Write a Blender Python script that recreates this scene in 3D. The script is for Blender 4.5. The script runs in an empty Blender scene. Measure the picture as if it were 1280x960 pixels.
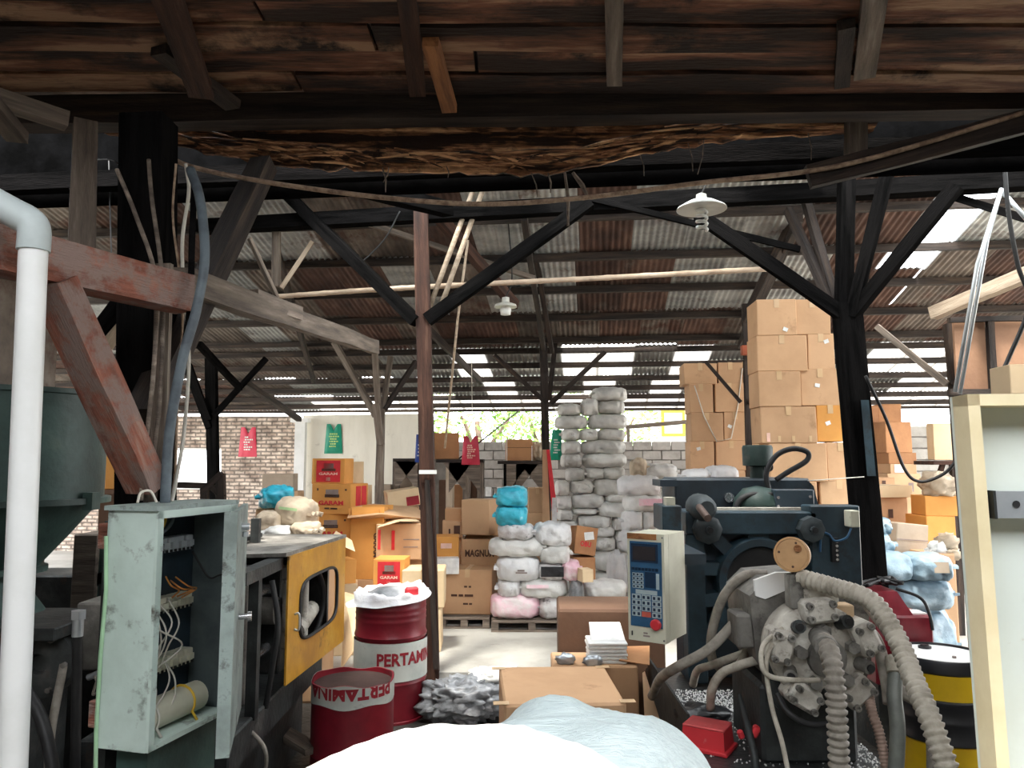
import bpy, bmesh, math, random
from mathutils import Vector, Matrix, Quaternion, noise
C = bpy.context.scene.collection
D = bpy.data
R = math.radians
random.seed(7)

# ------------------------------------------------------------------ camera, world, exposure
F, CH, PITCH = 950.0, 2.2, math.atan(0.1)
cam = D.cameras.new('camera'); cam.sensor_width = 36.0; cam.lens = F / 1280 * 36.0
cam.clip_start = 0.05; cam.clip_end = 300
co = D.objects.new('camera', cam); C.objects.link(co)
co.location = (0, 0, CH); co.rotation_euler = (math.pi / 2 + PITCH, 0, 0)
S = bpy.context.scene
S.camera = co
S.view_settings.view_transform = 'Standard'; S.view_settings.look = 'None'
S.view_settings.gamma = 1.0; S.view_settings.use_curve_mapping = False
S.view_settings.exposure = 1.2
S.cycles.max_bounces = 10; S.cycles.diffuse_bounces = 6
S.cycles.sample_clamp_indirect = 8.0
W = D.worlds.new('sky'); S.world = W; W.use_nodes = True
nt = W.node_tree; nt.nodes.clear()
wo = nt.nodes.new('ShaderNodeOutputWorld'); bg = nt.nodes.new('ShaderNodeBackground')
tc = nt.nodes.new('ShaderNodeTexCoord'); sx = nt.nodes.new('ShaderNodeSeparateXYZ')
rp = nt.nodes.new('ShaderNodeValToRGB')
rp.color_ramp.elements[0].position = 0.0; rp.color_ramp.elements[0].color = (0.98, 0.985, 1.0, 1)
rp.color_ramp.elements[1].position = 1.0; rp.color_ramp.elements[1].color = (0.93, 0.96, 1.0, 1)
nt.links.new(tc.outputs['Generated'], sx.inputs[0]); nt.links.new(sx.outputs['Z'], rp.inputs[0])
nt.links.new(rp.outputs[0], bg.inputs[0]); nt.links.new(bg.outputs[0], wo.inputs[0])
bg.inputs[1].default_value = 3.2
sun = D.lights.new('sun', 'SUN'); sun.energy = 5.0; sun.angle = R(9); sun.color = (1.0, 0.95, 0.86)
so = D.objects.new('sun', sun); C.objects.link(so)
so.rotation_euler = Vector((0.16, 0.33, -0.93)).to_track_quat('-Z', 'Y').to_euler()

# ------------------------------------------------------------------ view helpers: pixel + real depth -> world point
def ray(px, py):
    u = (px - 640) / F; v = (480 - py) / F
    return u, math.cos(PITCH) - math.sin(PITCH) * v, math.sin(PITCH) + math.cos(PITCH) * v
def P(px, py, Y):
    u, fy, fz = ray(px, py)
    return Vector((u * Y / fy, Y, CH + fz / fy * Y))
TH = R(6)
CU, SU = math.cos(TH), math.sin(TH)
def B(u, t, z):                                   # building frame: u along the purlins, t into the depth
    return Vector((u * CU + t * SU * 0.0, -u * SU + t, z))
EAVE_T, EAVE_H, SLOPE = 17.1, 3.31, 0.22
def roof_h(t): return EAVE_H + SLOPE * (EAVE_T - t)
def roof_hit(px, py):                             # a point on the underside of the far roof slope, in (u, t)
    u, fy, fz = ray(px, py)
    lo, hi = 0.5, 40.0
    for _ in range(60):
        m = (lo + hi) / 2
        x = u * m / fy; z = CH + fz / fy * m
        uu = x / CU; t = m + uu * SU
        if z < roof_h(t): lo = m
        else: hi = m
    return uu, t

# ------------------------------------------------------------------ mesh helpers
def sp(v, e): return math.copysign(abs(v) ** e, v)
class MB:
    def __init__(s): s.v = []; s.f = []
    def add(s, vs, fs):
        n = len(s.v); s.v += [Vector(v) for v in vs]; s.f += [tuple(i + n for i in f) for f in fs]; return s
    def hexa(s, p):
        return s.add(p, [(3, 2, 1, 0), (4, 5, 6, 7), (0, 1, 5, 4), (1, 2, 6, 5), (2, 3, 7, 6), (3, 0, 4, 7)])
    def box(s, c, d, m=None, ch=0.0):
        x, y, z = d[0] / 2, d[1] / 2, d[2] / 2
        c = Vector(c)
        if ch <= 0:
            p = [Vector(q) for q in ((-x, -y, -z), (x, -y, -z), (x, y, -z), (-x, y, -z), (-x, -y, z), (x, -y, z), (x, y, z), (-x, y, z))]
            if m: p = [m @ q for q in p]
            return s.hexa([c + q for q in p])
        bm = bmesh.new(); bmesh.ops.create_cube(bm, size=1)
        for v in bm.verts: v.co = Vector((v.co.x * 2 * x, v.co.y * 2 * y, v.co.z * 2 * z))
        bmesh.ops.bevel(bm, geom=bm.edges[:], offset=ch, segments=1, affect='EDGES', profile=0.5)
        vs = [(m @ v.co if m else v.co.copy()) + c for v in bm.verts]
        bm.verts.index_update()
        fs = [tuple(v.index for v in f.verts) for f in bm.faces]; bm.free()
        return s.add(vs, fs)
    def b2(s, a, b, ch=0.0):
        a, b = Vector(a), Vector(b)
        return s.box((a + b) / 2, (abs(b.x - a.x), abs(b.y - a.y), abs(b.z - a.z)), None, ch)
    def tube(s, pts, r, n=8, caps=True):
        pts = [Vector(p) for p in pts]; k = len(pts)
        rs = r if isinstance(r, (list, tuple)) else [r] * k
        t0 = (pts[1] - pts[0]).normalized()
        up = Vector((0, 0, 1)) if abs(t0.z) < 0.9 else Vector((1, 0, 0))
        nrm = (up - t0 * up.dot(t0)).normalized()
        vs, fs = [], []
        for i in range(k):
            t = (pts[min(i + 1, k - 1)] - pts[max(i - 1, 0)]).normalized()
            nrm = (nrm - t * nrm.dot(t)).normalized(); bn = t.cross(nrm)
            for j in range(n):
                a = 2 * math.pi * j / n
                vs.append(pts[i] + (nrm * math.cos(a) + bn * math.sin(a)) * rs[i])
        for i in range(k - 1):
            for j in range(n):
                a, b = i * n + j, i * n + (j + 1) % n
                fs.append((a, b, b + n, a + n))
        if caps:
            fs.append(tuple(range(n - 1, -1, -1))); fs.append(tuple((k - 1) * n + j for j in range(n)))
        return s.add(vs, fs)
    def lathe(s, prof, n=24, m=None, c=(0, 0, 0)):
        vs, fs = [], []; c = Vector(c)
        for (r, z) in prof:
            for j in range(n):
                a = 2 * math.pi * j / n
                q = Vector((r * math.cos(a), r * math.sin(a), z))
                vs.append(c + (m @ q if m else q))
        for i in range(len(prof) - 1):
            for j in range(n):
                a, b = i * n + j, i * n + (j + 1) % n
                fs.append((a, b, b + n, a + n))
        if prof[0][0] > 1e-6: fs.append(tuple(range(n - 1, -1, -1)))
        if prof[-1][0] > 1e-6: fs.append(tuple((len(prof) - 1) * n + j for j in range(n)))
        return s.add(vs, fs)
    def cyl(s, a, b, r, n=16, r2=None):
        return s.tube([a, b], [r, r if r2 is None else r2], n)
    def prism(s, poly, fn, d0, d1):               # poly of (a, b); fn(a, b, d) -> point
        n = len(poly)
        vs = [fn(a, b, d0) for a, b in poly] + [fn(a, b, d1) for a, b in poly]
        fs = [tuple(range(n - 1, -1, -1)), tuple(range(n, 2 * n))]
        fs += [(i, (i + 1) % n, (i + 1) % n + n, i + n) for i in range(n)]
        return s.add(vs, fs)
    def mesh(s, name, mat, smooth=False, org=(0, 0, 0)):
        me = D.meshes.new(name); o = Vector(org)
        me.from_pydata([tuple(v - o) for v in s.v], [], s.f); me.update()
        bm = bmesh.new(); bm.from_mesh(me); bmesh.ops.recalc_face_normals(bm, faces=bm.faces[:]); bm.to_mesh(me); bm.free()
        if mat: me.materials.append(mat)
        if smooth:
            me.polygons.foreach_set('use_smooth', [True] * len(me.polygons))
            if smooth == 2: me.set_sharp_from_angle(angle=R(38))
        return me
    def low(s):
        xs = [v.x for v in s.v]; ys = [v.y for v in s.v]; zs = [v.z for v in s.v]
        return Vector(((min(xs) + max(xs)) / 2, (min(ys) + max(ys)) / 2, min(zs)))
WL = {}
def link(o, parent=None):
    C.objects.link(o)
    if parent: o.parent = parent
    return o
def obj(name, mb, mat, parent=None, smooth=False, org=None):       # verts in world space, unrotated
    g = Vector(org) if org is not None else mb.low()
    o = link(D.objects.new(name, mb.mesh(name, mat, smooth, g)), parent)
    o.location = g - (WL[parent.name] if parent else Vector())
    WL[o.name] = g
    return o
def objl(name, mb, mat, parent, loc=(0, 0, 0), rot=None, smooth=False):   # verts in the parent's space
    o = link(D.objects.new(name, mb.mesh(name, mat, smooth)), parent)
    o.location = loc
    if rot: o.rotation_euler = rot
    return o
def tag(o, label, cat, group=None, kind=None):
    o['label'] = label; o['category'] = cat
    if group: o['group'] = group
    if kind: o['kind'] = kind
    return o
def struct(o): o['kind'] = 'structure'; return o
def thing(name, label, cat, loc, group=None):
    o = D.objects.new(name, None); C.objects.link(o); o.empty_display_size = 0.05
    o.location = loc; WL[o.name] = Vector(loc)
    return tag(o, label, cat, group)
def bar_mb(L, w, h, jit=0.0, seg=5, seed=0):
    m = MB(); vs = []; fs = []
    for i in range(seg + 1):
        x = L * i / seg
        for k, (a, b) in enumerate(((-1, -1), (1, -1), (1, 1), (-1, 1))):
            q = Vector((x * 1.7 + seed * 3.1, k * 5.3, seed))
            j = Vector((0, noise.noise(q), noise.noise(q + Vector((9, 3, 1))))) * jit
            vs.append(Vector((x, a * w / 2, b * h / 2)) + j)
    for i in range(seg):
        for k in range(4):
            a, b = i * 4 + k, i * 4 + (k + 1) % 4
            fs.append((a, b, b + 4, a + 4))
    fs.append((3, 2, 1, 0)); n = seg * 4; fs.append((n, n + 1, n + 2, n + 3))
    return m.add(vs, fs)
def bar(name, p0, p1, w, h, mat, parent=None, jit=0.006, seg=5, roll=0.0):   # local X runs along the bar
    p0, p1 = Vector(p0), Vector(p1); d = p1 - p0
    o = link(D.objects.new(name, bar_mb(d.length, w, h, jit, seg, p0.x + p0.z).mesh(name, mat)), parent)
    o.location = p0 - (WL[parent.name] if parent else Vector()); WL[o.name] = p0
    x = d.normalized(); up = Vector((0, 0, 1)) if abs(x.z) < 0.97 else Vector((0, -1, 0))
    y = up.cross(x).normalized(); z = x.cross(y)
    q = Matrix((x, y, z)).transposed().to_quaternion() @ Quaternion((1, 0, 0), roll)
    o.rotation_mode = 'QUATERNION'; o.rotation_quaternion = q
    return o
def curve(pts, n=10):                              # Catmull-Rom through points
    p = [Vector(q) for q in pts]; p = [2 * p[0] - p[1]] + p + [2 * p[-1] - p[-2]]; out = []
    for i in range(1, len(p) - 2):
        for k in range(n):
            t = k / n; a, b, c, d = p[i - 1], p[i], p[i + 1], p[i + 2]
            out.append(0.5 * ((2 * b) + (c - a) * t + (2 * a - 5 * b + 4 * c - d) * t * t + (3 * b - a - 3 * c + d) * t ** 3))
    out.append(p[-2]); return out
def cable(name, pts, r, mat, parent=None, n=6, seg=8):
    return obj(name, MB().tube(curve(pts, seg), r, n), mat, parent, True)
_tx = {}
def text_geo(s, h, w=None):
    if s not in _tx:
        cu = D.curves.new('lettering_curve', 'FONT'); cu.body = s; cu.resolution_u = 2; cu.offset = 0.034
        o = D.objects.new('lettering_curve', cu); C.objects.link(o)
        dg = bpy.context.evaluated_depsgraph_get(); me = D.meshes.new_from_object(o.evaluated_get(dg))
        _tx[s] = ([v.co.copy() for v in me.vertices], [tuple(f.vertices) for f in me.polygons])
        D.objects.remove(o); D.curves.remove(cu); D.meshes.remove(me)
    vs, fs = _tx[s]
    x0, x1 = min(v.x for v in vs), max(v.x for v in vs); y0, y1 = min(v.y for v in vs), max(v.y for v in vs)
    k = h / (y1 - y0); kx = (w / (x1 - x0)) if w else k
    return [((v.x - (x0 + x1) / 2) * kx, (v.y - (y0 + y1) / 2) * k) for v in vs], fs

# ------------------------------------------------------------------ materials
def M(name, c1, c2=None, c3=None, scale=4.0, rough=0.75, metal=0.0, bump=0.25, bscale=30.0, stretch=(1, 1, 1),
      rnd=0.0, spec=0.3, spots=None, spot_amt=0.45, spot_scale=7.0, pos=(0.36, 0.57, 0.68)):
    m = D.materials.new(name); m.use_nodes = True; t = m.node_tree; N = t.nodes; Lk = t.links
    b = N['Principled BSDF']; b.inputs['Roughness'].default_value = rough; b.inputs['Metallic'].default_value = metal
    b.inputs['Specular IOR Level'].default_value = spec
    c2 = c2 or tuple(x * 0.7 for x in c1)
    tcn = N.new('ShaderNodeTexCoord'); mp = N.new('ShaderNodeMapping'); mp.inputs['Scale'].default_value = stretch
    oi = N.new('ShaderNodeObjectInfo'); vm = N.new('ShaderNodeVectorMath'); vm.operation = 'ADD'
    cmb = N.new('ShaderNodeMath'); cmb.operation = 'MULTIPLY'; cmb.inputs[1].default_value = 37.0
    Lk.new(oi.outputs['Random'], cmb.inputs[0]); Lk.new(tcn.outputs['Object'], vm.inputs[0]); Lk.new(cmb.outputs[0], vm.inputs[1])
    Lk.new(vm.outputs[0], mp.inputs[0])
    n1 = N.new('ShaderNodeTexNoise'); n1.inputs['Scale'].default_value = scale; n1.inputs['Detail'].default_value = 6; n1.inputs['Roughness'].default_value = 0.62
    Lk.new(mp.outputs[0], n1.inputs['Vector'])
    cr = N.new('ShaderNodeValToRGB'); e = cr.color_ramp.elements
    e[0].position = pos[0]; e[0].color = (*c2, 1); e[1].position = pos[1]; e[1].color = (*c1, 1)
    if c3: q = e.new(pos[2]); q.color = (*c3, 1)
    Lk.new(n1.outputs['Fac'], cr.inputs[0]); col = cr.outputs[0]
    if spots:
        n2 = N.new('ShaderNodeTexNoise'); n2.inputs['Scale'].default_value = spot_scale; n2.inputs['Detail'].default_value = 8; n2.inputs['Roughness'].default_value = 0.7
        Lk.new(vm.outputs[0], n2.inputs['Vector'])
        r2 = N.new('ShaderNodeValToRGB'); r2.color_ramp.elements[0].position = 1 - spot_amt - 0.03; r2.color_ramp.elements[0].color = (0, 0, 0, 1)
        r2.color_ramp.elements[1].position = min(1.0, 1 - spot_amt + 0.09); r2.color_ramp.elements[1].color = (1, 1, 1, 1)
        mx = N.new('ShaderNodeMixRGB'); mx.inputs[2].default_value = (*spots, 1)
        Lk.new(n2.outputs['Fac'], r2.inputs[0]); Lk.new(r2.outputs[0], mx.inputs[0]); Lk.new(col, mx.inputs[1]); col = mx.outputs[0]
    if rnd:
        hs = N.new('ShaderNodeHueSaturation'); mr = N.new('ShaderNodeMapRange')
        mr.inputs['To Min'].default_value = 1 - rnd; mr.inputs['To Max'].default_value = 1 + rnd * 0.7
        Lk.new(oi.outputs['Random'], mr.inputs['Value']); Lk.new(mr.outputs[0], hs.inputs['Value']); Lk.new(col, hs.inputs['Color']); col = hs.outputs[0]
    Lk.new(col, b.inputs['Base Color'])
    if bump:
        n3 = N.new('ShaderNodeTexNoise'); n3.inputs['Scale'].default_value = bscale; n3.inputs['Detail'].default_value = 4
        Lk.new(mp.outputs[0], n3.inputs['Vector'])
        bp = N.new('ShaderNodeBump'); bp.inputs['Strength'].default_value = bump; bp.inputs['Distance'].default_value = 0.02
        Lk.new(n3.outputs['Fac'], bp.inputs['Height']); Lk.new(bp.outputs[0], b.inputs['Normal'])
    return m
def flat(name, c, rough=0.6, metal=0.0, spec=0.3): return M(name, c, tuple(x * 0.82 for x in c), rough=rough, metal=metal, bump=0.0, spec=spec, scale=9)

wood_dark = M('wood_dark', (0.045, 0.032, 0.026), (0.014, 0.011, 0.010), (0.075, 0.05, 0.035), scale=3, stretch=(0.5, 6, 6), bump=0.4)
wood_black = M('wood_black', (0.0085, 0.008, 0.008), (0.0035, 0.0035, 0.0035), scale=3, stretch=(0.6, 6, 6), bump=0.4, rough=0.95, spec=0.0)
shade_black = M('shade_black_board', (0.004, 0.004, 0.0042), (0.002, 0.002, 0.002), bump=0.2, rough=0.95, spec=0.0)  # near-black base colour that carries the shade of the valley gap
wood_brown = M('wood_brown', (0.065, 0.028, 0.018), (0.024, 0.012, 0.009), (0.10, 0.05, 0.032), scale=3, stretch=(0.5, 6, 6), bump=0.4)
wood_red = M('wood_red', (0.31, 0.115, 0.075), (0.15, 0.055, 0.036), (0.38, 0.24, 0.19), scale=3, stretch=(0.7, 5, 5), bump=0.6, spots=(0.25, 0.175, 0.15), spot_amt=0.52)
wood_grey = M('wood_grey', (0.22, 0.175, 0.14), (0.10, 0.08, 0.065), (0.32, 0.27, 0.22), scale=3, stretch=(0.5, 6, 6), bump=0.4, rnd=0.2)
wood_pale = M('wood_pale', (0.55, 0.44, 0.33), (0.33, 0.25, 0.18), scale=3, stretch=(0.5, 6, 6), bump=0.3, rnd=0.15)
wood_orange = M('wood_orange', (0.38, 0.16, 0.06), (0.17, 0.07, 0.03), scale=3, stretch=(0.5, 6, 6), bump=0.4)
wood_rot = M('wood_rot', (0.34, 0.15, 0.07), (0.03, 0.015, 0.009), (0.85, 0.50, 0.26), scale=2.2, stretch=(0.45, 5, 9), bump=1.0, bscale=14, pos=(0.44, 0.52, 0.60), spots=(0.02, 0.013, 0.01), spot_amt=0.44, spot_scale=3)
plank_rot = M('plank_rot', (0.19, 0.080, 0.045), (0.028, 0.016, 0.012), (0.40, 0.235, 0.14), scale=1.2, stretch=(0.5, 3, 3), bump=0.6, bscale=16, rnd=0.3, pos=(0.44, 0.53, 0.60), spots=(0.022, 0.015, 0.012), spot_amt=0.47, spot_scale=1.6)
bamboo = M('bamboo', (0.62, 0.48, 0.36), (0.45, 0.33, 0.24), scale=5, stretch=(1, 1, 1), bump=0.2)
rope_m = M('rope', (0.42, 0.30, 0.21), (0.20, 0.13, 0.09), scale=20, bump=0.5)
zinc = M('sheet_zinc', (0.46, 0.47, 0.46), (0.27, 0.275, 0.275), (0.54, 0.55, 0.53), scale=1.4, stretch=(1, 3, 1), rough=0.55, metal=0.2, bump=0.1, rnd=0.3, spots=(0.12, 0.065, 0.045), spot_amt=0.40, spot_scale=1.5)
zinc_rust = M('sheet_rust', (0.14, 0.08, 0.062), (0.07, 0.042, 0.036), (0.20, 0.125, 0.095), scale=1.6, stretch=(2, 1, 1), rough=0.8, bump=0.15, rnd=0.3, spots=(0.16, 0.14, 0.12), spot_amt=0.38, spot_scale=1.3)
zinc_bright = M('sheet_bright', (0.52, 0.52, 0.50), (0.36, 0.35, 0.34), scale=1.6, rough=0.38, metal=0.75, bump=0.05, rnd=0.25)
zinc_brown = M('sheet_brown', (0.20, 0.165, 0.14), (0.10, 0.083, 0.072), (0.28, 0.245, 0.215), scale=1.6, stretch=(2, 1, 1), rough=0.7, metal=0.1, bump=0.1, rnd=0.35, spots=(0.10, 0.045, 0.032), spot_amt=0.42, spot_scale=1.3)
card = {
 'kraft': M('card_kraft', (0.58, 0.355, 0.20), (0.50, 0.30, 0.165), scale=1.6, bump=0.12, bscale=14, rnd=0.10, spots=(0.40, 0.23, 0.12), spot_amt=0.36, spot_scale=3),
 'orange': M('card_orange', (0.70, 0.33, 0.085), (0.62, 0.28, 0.07), scale=1.6, bump=0.12, bscale=14, rnd=0.06),
 'tan': M('card_tan', (0.60, 0.38, 0.22), (0.50, 0.31, 0.175), scale=1.6, bump=0.15, bscale=12, rnd=0.12),
 'pale': M('card_pale', (0.72, 0.55, 0.35), (0.62, 0.46, 0.28), scale=1.6, bump=0.12, bscale=12, rnd=0.08),
 'grey': M('card_grey', (0.42, 0.34, 0.26), (0.34, 0.27, 0.205), scale=1.6, bump=0.12, bscale=12, rnd=0.1),
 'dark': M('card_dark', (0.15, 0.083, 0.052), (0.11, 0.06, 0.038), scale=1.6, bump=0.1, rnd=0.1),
 'brown': M('card_brown', (0.46, 0.23, 0.105), (0.36, 0.17, 0.08), scale=1.6, bump=0.12, rnd=0.1),
}
tape_m = M('tape', (0.62, 0.42, 0.24), (0.56, 0.37, 0.2), rough=0.3, bump=0, spec=0.5)
white_paper = flat('white_paper', (0.82, 0.82, 0.80))
ink_red = flat('ink_red', (0.62, 0.035, 0.045)); ink_dark = flat('ink_dark', (0.09, 0.045, 0.03)); ink_grey = flat('ink_grey', (0.28, 0.22, 0.2))
ink_maroon = flat('ink_maroon', (0.30, 0.02, 0.03)); ink_pale = flat('ink_pale', (0.85, 0.55, 0.45)); ink_white = flat('ink_white', (0.8, 0.8, 0.76))
sackw = M('sack_white', (0.76, 0.755, 0.73), (0.60, 0.595, 0.57), scale=3, bump=0.35, bscale=22, rough=0.6, rnd=0.12, spots=(0.40, 0.385, 0.36), spot_amt=0.36, spot_scale=4)
sackg = M('sack_grey', (0.69, 0.68, 0.64), (0.52, 0.51, 0.48), scale=3, bump=0.4, bscale=22, rough=0.6, rnd=0.14, spots=(0.36, 0.345, 0.31), spot_amt=0.36, spot_scale=4)
sackb = M('sack_bright', (0.80, 0.80, 0.80), (0.66, 0.66, 0.67), scale=3, bump=0.35, bscale=20, rough=0.5, rnd=0.06)
sack_pink = M('sack_pink', (0.80, 0.50, 0.58), (0.78, 0.70, 0.70), scale=4, bump=0.35, bscale=20, rough=0.5)
sack_cyan = M('sack_cyan', (0.045, 0.50, 0.66), (0.03, 0.34, 0.47), (0.45, 0.75, 0.82), scale=4, bump=0.5, bscale=18, rough=0.4, spec=0.5)
sack_blue = M('sack_blue', (0.33, 0.45, 0.53), (0.19, 0.28, 0.35), (0.50, 0.60, 0.66), scale=3, bump=0.5, bscale=16, rough=0.35, spec=0.5)
sack_print = M('sack_print', (0.66, 0.66, 0.66), (0.50, 0.46, 0.46), scale=5, bump=0.4, bscale=20, spots=(0.13, 0.11, 0.12), spot_amt=0.42, spot_scale=9)
sack_beige = M('sack_beige', (0.56, 0.46, 0.34), (0.42, 0.33, 0.24), scale=3, bump=0.5, bscale=14, rnd=0.1)
film_grey = M('film_grey', (0.30, 0.31, 0.33), (0.13, 0.14, 0.15), (0.55, 0.56, 0.58), scale=5, bump=0.6, bscale=12, rough=0.3, spec=0.6)
film_black = M('film_black', (0.012, 0.012, 0.014), (0.02, 0.02, 0.022), bump=0.6, bscale=12, rough=0.3, spec=0.6)
concrete = M('concrete', (0.44, 0.425, 0.39), (0.33, 0.315, 0.285), scale=1.2, bump=0.2, bscale=40, spots=(0.22, 0.205, 0.185), spot_amt=0.37, spot_scale=1.8, rough=0.9)
oily = M('oily_floor', (0.045, 0.042, 0.038), (0.018, 0.017, 0.016), (0.09, 0.08, 0.07), scale=2.2, bump=0.5, bscale=18, rough=0.5, spots=(0.13, 0.115, 0.095), spot_amt=0.36, spot_scale=3.5)
ground_m = M('yard_ground', (0.50, 0.47, 0.41), (0.36, 0.36, 0.28), scale=0.4, bump=0.1, rough=0.95)
block_m = M('block_concrete', (0.43, 0.40, 0.37), (0.31, 0.285, 0.26), scale=3, bump=0.3, rnd=0.16, rough=0.95)
mortar_m = M('mortar', (0.24, 0.22, 0.20), (0.17, 0.155, 0.14), bump=0.3)
plaster = M('plaster', (0.84, 0.80, 0.70), (0.74, 0.70, 0.60), scale=1.0, stretch=(2, 2, 0.5), bump=0.1, spots=(0.52, 0.48, 0.41), spot_amt=0.36, spot_scale=2.2, rough=0.9)
white_paint = M('white_paint', (0.80, 0.80, 0.78), (0.70, 0.70, 0.67), scale=3, bump=0.05, rough=0.5, spots=(0.42, 0.38, 0.32), spot_amt=0.28, spot_scale=6)
pvc = M('pvc', (0.80, 0.81, 0.80), (0.73, 0.74, 0.72), scale=3, bump=0.03, rough=0.35, spec=0.5, spots=(0.40, 0.39, 0.35), spot_amt=0.26, spot_scale=11)
steel_dark = M('steel_dark', (0.05, 0.055, 0.055), (0.022, 0.024, 0.024), (0.09, 0.09, 0.085), scale=4, rough=0.5, metal=0.3, bump=0.2, spots=(0.085, 0.05, 0.035), spot_amt=0.36)
steel_blue = M('steel_blue', (0.025, 0.055, 0.073), (0.011, 0.023, 0.032), (0.035, 0.073, 0.095), scale=2.5, rough=0.45, bump=0.1, spec=0.5, spots=(0.016, 0.02, 0.023), spot_amt=0.43)
steel_navy = M('steel_navy', (0.022, 0.038, 0.052), (0.010, 0.016, 0.022), scale=3, rough=0.45, bump=0.1, spec=0.5, spots=(0.03, 0.026, 0.022), spot_amt=0.36)
steel_green = M('steel_green', (0.045, 0.085, 0.075), (0.020, 0.038, 0.034), (0.08, 0.12, 0.10), scale=2, rough=0.5, bump=0.15, spec=0.4, spots=(0.10, 0.12, 0.105), spot_amt=0.34, spot_scale=3)
steel_bottle = M('steel_bottle', (0.024, 0.046, 0.040), (0.012, 0.023, 0.020), scale=2.5, rough=0.5, bump=0.12, spots=(0.05, 0.05, 0.043), spot_amt=0.38)
steel_nut = M('steel_nut', (0.055, 0.068, 0.072), (0.028, 0.034, 0.037), scale=5, rough=0.5, bump=0.15, spots=(0.025, 0.022, 0.02), spot_amt=0.4)
cast_grey = M('cast_grey', (0.50, 0.47, 0.41), (0.30, 0.27, 0.23), (0.66, 0.64, 0.58), scale=5, rough=0.65, bump=0.3, spots=(0.09, 0.075, 0.06), spot_amt=0.41, spot_scale=9)
cast_dirty = M('cast_dirty', (0.19, 0.18, 0.16), (0.09, 0.083, 0.075), (0.30, 0.28, 0.25), scale=4, rough=0.6, bump=0.3, spots=(0.04, 0.035, 0.03), spot_amt=0.42, spot_scale=5)
hose_grey = M('hose_grey', (0.30, 0.27, 0.23), (0.17, 0.15, 0.125), scale=12, rough=0.6, bump=0.2)
hose_pale = M('hose_pale', (0.46, 0.42, 0.35), (0.28, 0.25, 0.2), scale=12, rough=0.6, bump=0.2)
rubber = M('rubber', (0.016, 0.016, 0.017), (0.03, 0.03, 0.03), rough=0.5, bump=0.1)
chrome = M('chrome', (0.62, 0.62, 0.64), (0.5, 0.5, 0.52), rough=0.25, metal=0.9, bump=0)
drum_red = M('drum_red', (0.215, 0.011, 0.022), (0.14, 0.008, 0.015), scale=3, rough=0.38, bump=0.06, spec=0.5, spots=(0.15, 0.03, 0.03), spot_amt=0.35, spot_scale=5)
drum_white = M('drum_white', (0.58, 0.60, 0.55), (0.44, 0.47, 0.43), scale=3, rough=0.5, bump=0.05, spots=(0.26, 0.27, 0.235), spot_amt=0.38, spot_scale=6)
drum_yellow = M('drum_yellow', (0.78, 0.50, 0.015), (0.68, 0.42, 0.012), scale=3, rough=0.35, bump=0.03, spec=0.5)
drum_black = M('drum_black', (0.014, 0.014, 0.016), (0.022, 0.022, 0.024), rough=0.4, bump=0.05, spec=0.5)
mach_yellow = M('machine_yellow', (0.54, 0.265, 0.022), (0.38, 0.17, 0.018), (0.60, 0.34, 0.05), scale=2.5, rough=0.45, bump=0.08, spec=0.4, spots=(0.14, 0.075, 0.025), spot_amt=0.40, spot_scale=4)
mint = M('mint_paint', (0.60, 0.72, 0.66), (0.50, 0.61, 0.55), scale=3, rough=0.5, bump=0.05, spots=(0.11, 0.105, 0.09), spot_amt=0.405, spot_scale=5.0)
mint_worn = M('mint_worn', (0.33, 0.40, 0.375), (0.19, 0.225, 0.21), scale=4, rough=0.6, bump=0.1, spots=(0.07, 0.065, 0.06), spot_amt=0.42, spot_scale=8)
cream = M('cream_paint', (0.84, 0.73, 0.48), (0.72, 0.60, 0.36), scale=3, rough=0.5, bump=0.04, spots=(0.30, 0.22, 0.13), spot_amt=0.30, spot_scale=9)
cream_in = M('cream_inner', (0.74, 0.80, 0.74), (0.70, 0.74, 0.66), scale=2, rough=0.45, bump=0.04, spots=(0.50, 0.38, 0.22), spot_amt=0.30, spot_scale=6)
galv = M('galvanised', (0.52, 0.55, 0.57), (0.42, 0.45, 0.47), rough=0.35, metal=0.5, bump=0.03)
ivory = M('ivory_plastic', (0.60, 0.585, 0.46), (0.50, 0.48, 0.37), scale=3, rough=0.45, bump=0.03, spots=(0.33, 0.29, 0.20), spot_amt=0.33, spot_scale=6)
key_blue = flat('key_blue', (0.035, 0.105, 0.20), 0.4); key_navy = flat('key_navy', (0.012, 0.03, 0.065), 0.35); key_pale = flat('key_pale', (0.42, 0.50, 0.52), 0.5)
red_plastic = M('red_plastic', (0.62, 0.035, 0.045), (0.50, 0.025, 0.035), rough=0.35, bump=0.03, spec=0.5, spots=(0.62, 0.22, 0.20), spot_amt=0.33)
brass = M('ochre_gauge', (0.55, 0.33, 0.16), (0.42, 0.24, 0.11), rough=0.4, bump=0.03, spots=(0.22, 0.12, 0.06), spot_amt=0.33)
wire_white = flat('wire_white', (0.66, 0.63, 0.55)); wire_yellow = flat('wire_yellow', (0.75, 0.48, 0.05)); wire_red = flat('wire_red', (0.5, 0.09, 0.05)); wire_orange = flat('wire_orange', (0.55, 0.22, 0.06))
pipe_blue = M('pipe_blue', (0.13, 0.16, 0.18), (0.07, 0.085, 0.10), rough=0.5, bump=0.08, scale=6)
enamel = M('enamel', (0.66, 0.66, 0.60), (0.50, 0.50, 0.46), rough=0.35, bump=0.02)
glass_bulb = flat('bulb_glass', (0.86, 0.87, 0.84), 0.25)
leaf_m = M('leaf', (0.20, 0.36, 0.06), (0.10, 0.21, 0.035), (0.34, 0.48, 0.12), scale=2.5, rough=0.5, bump=0)
bark_m = M('bark', (0.16, 0.11, 0.075), (0.08, 0.055, 0.04), bump=0.4)
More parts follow.
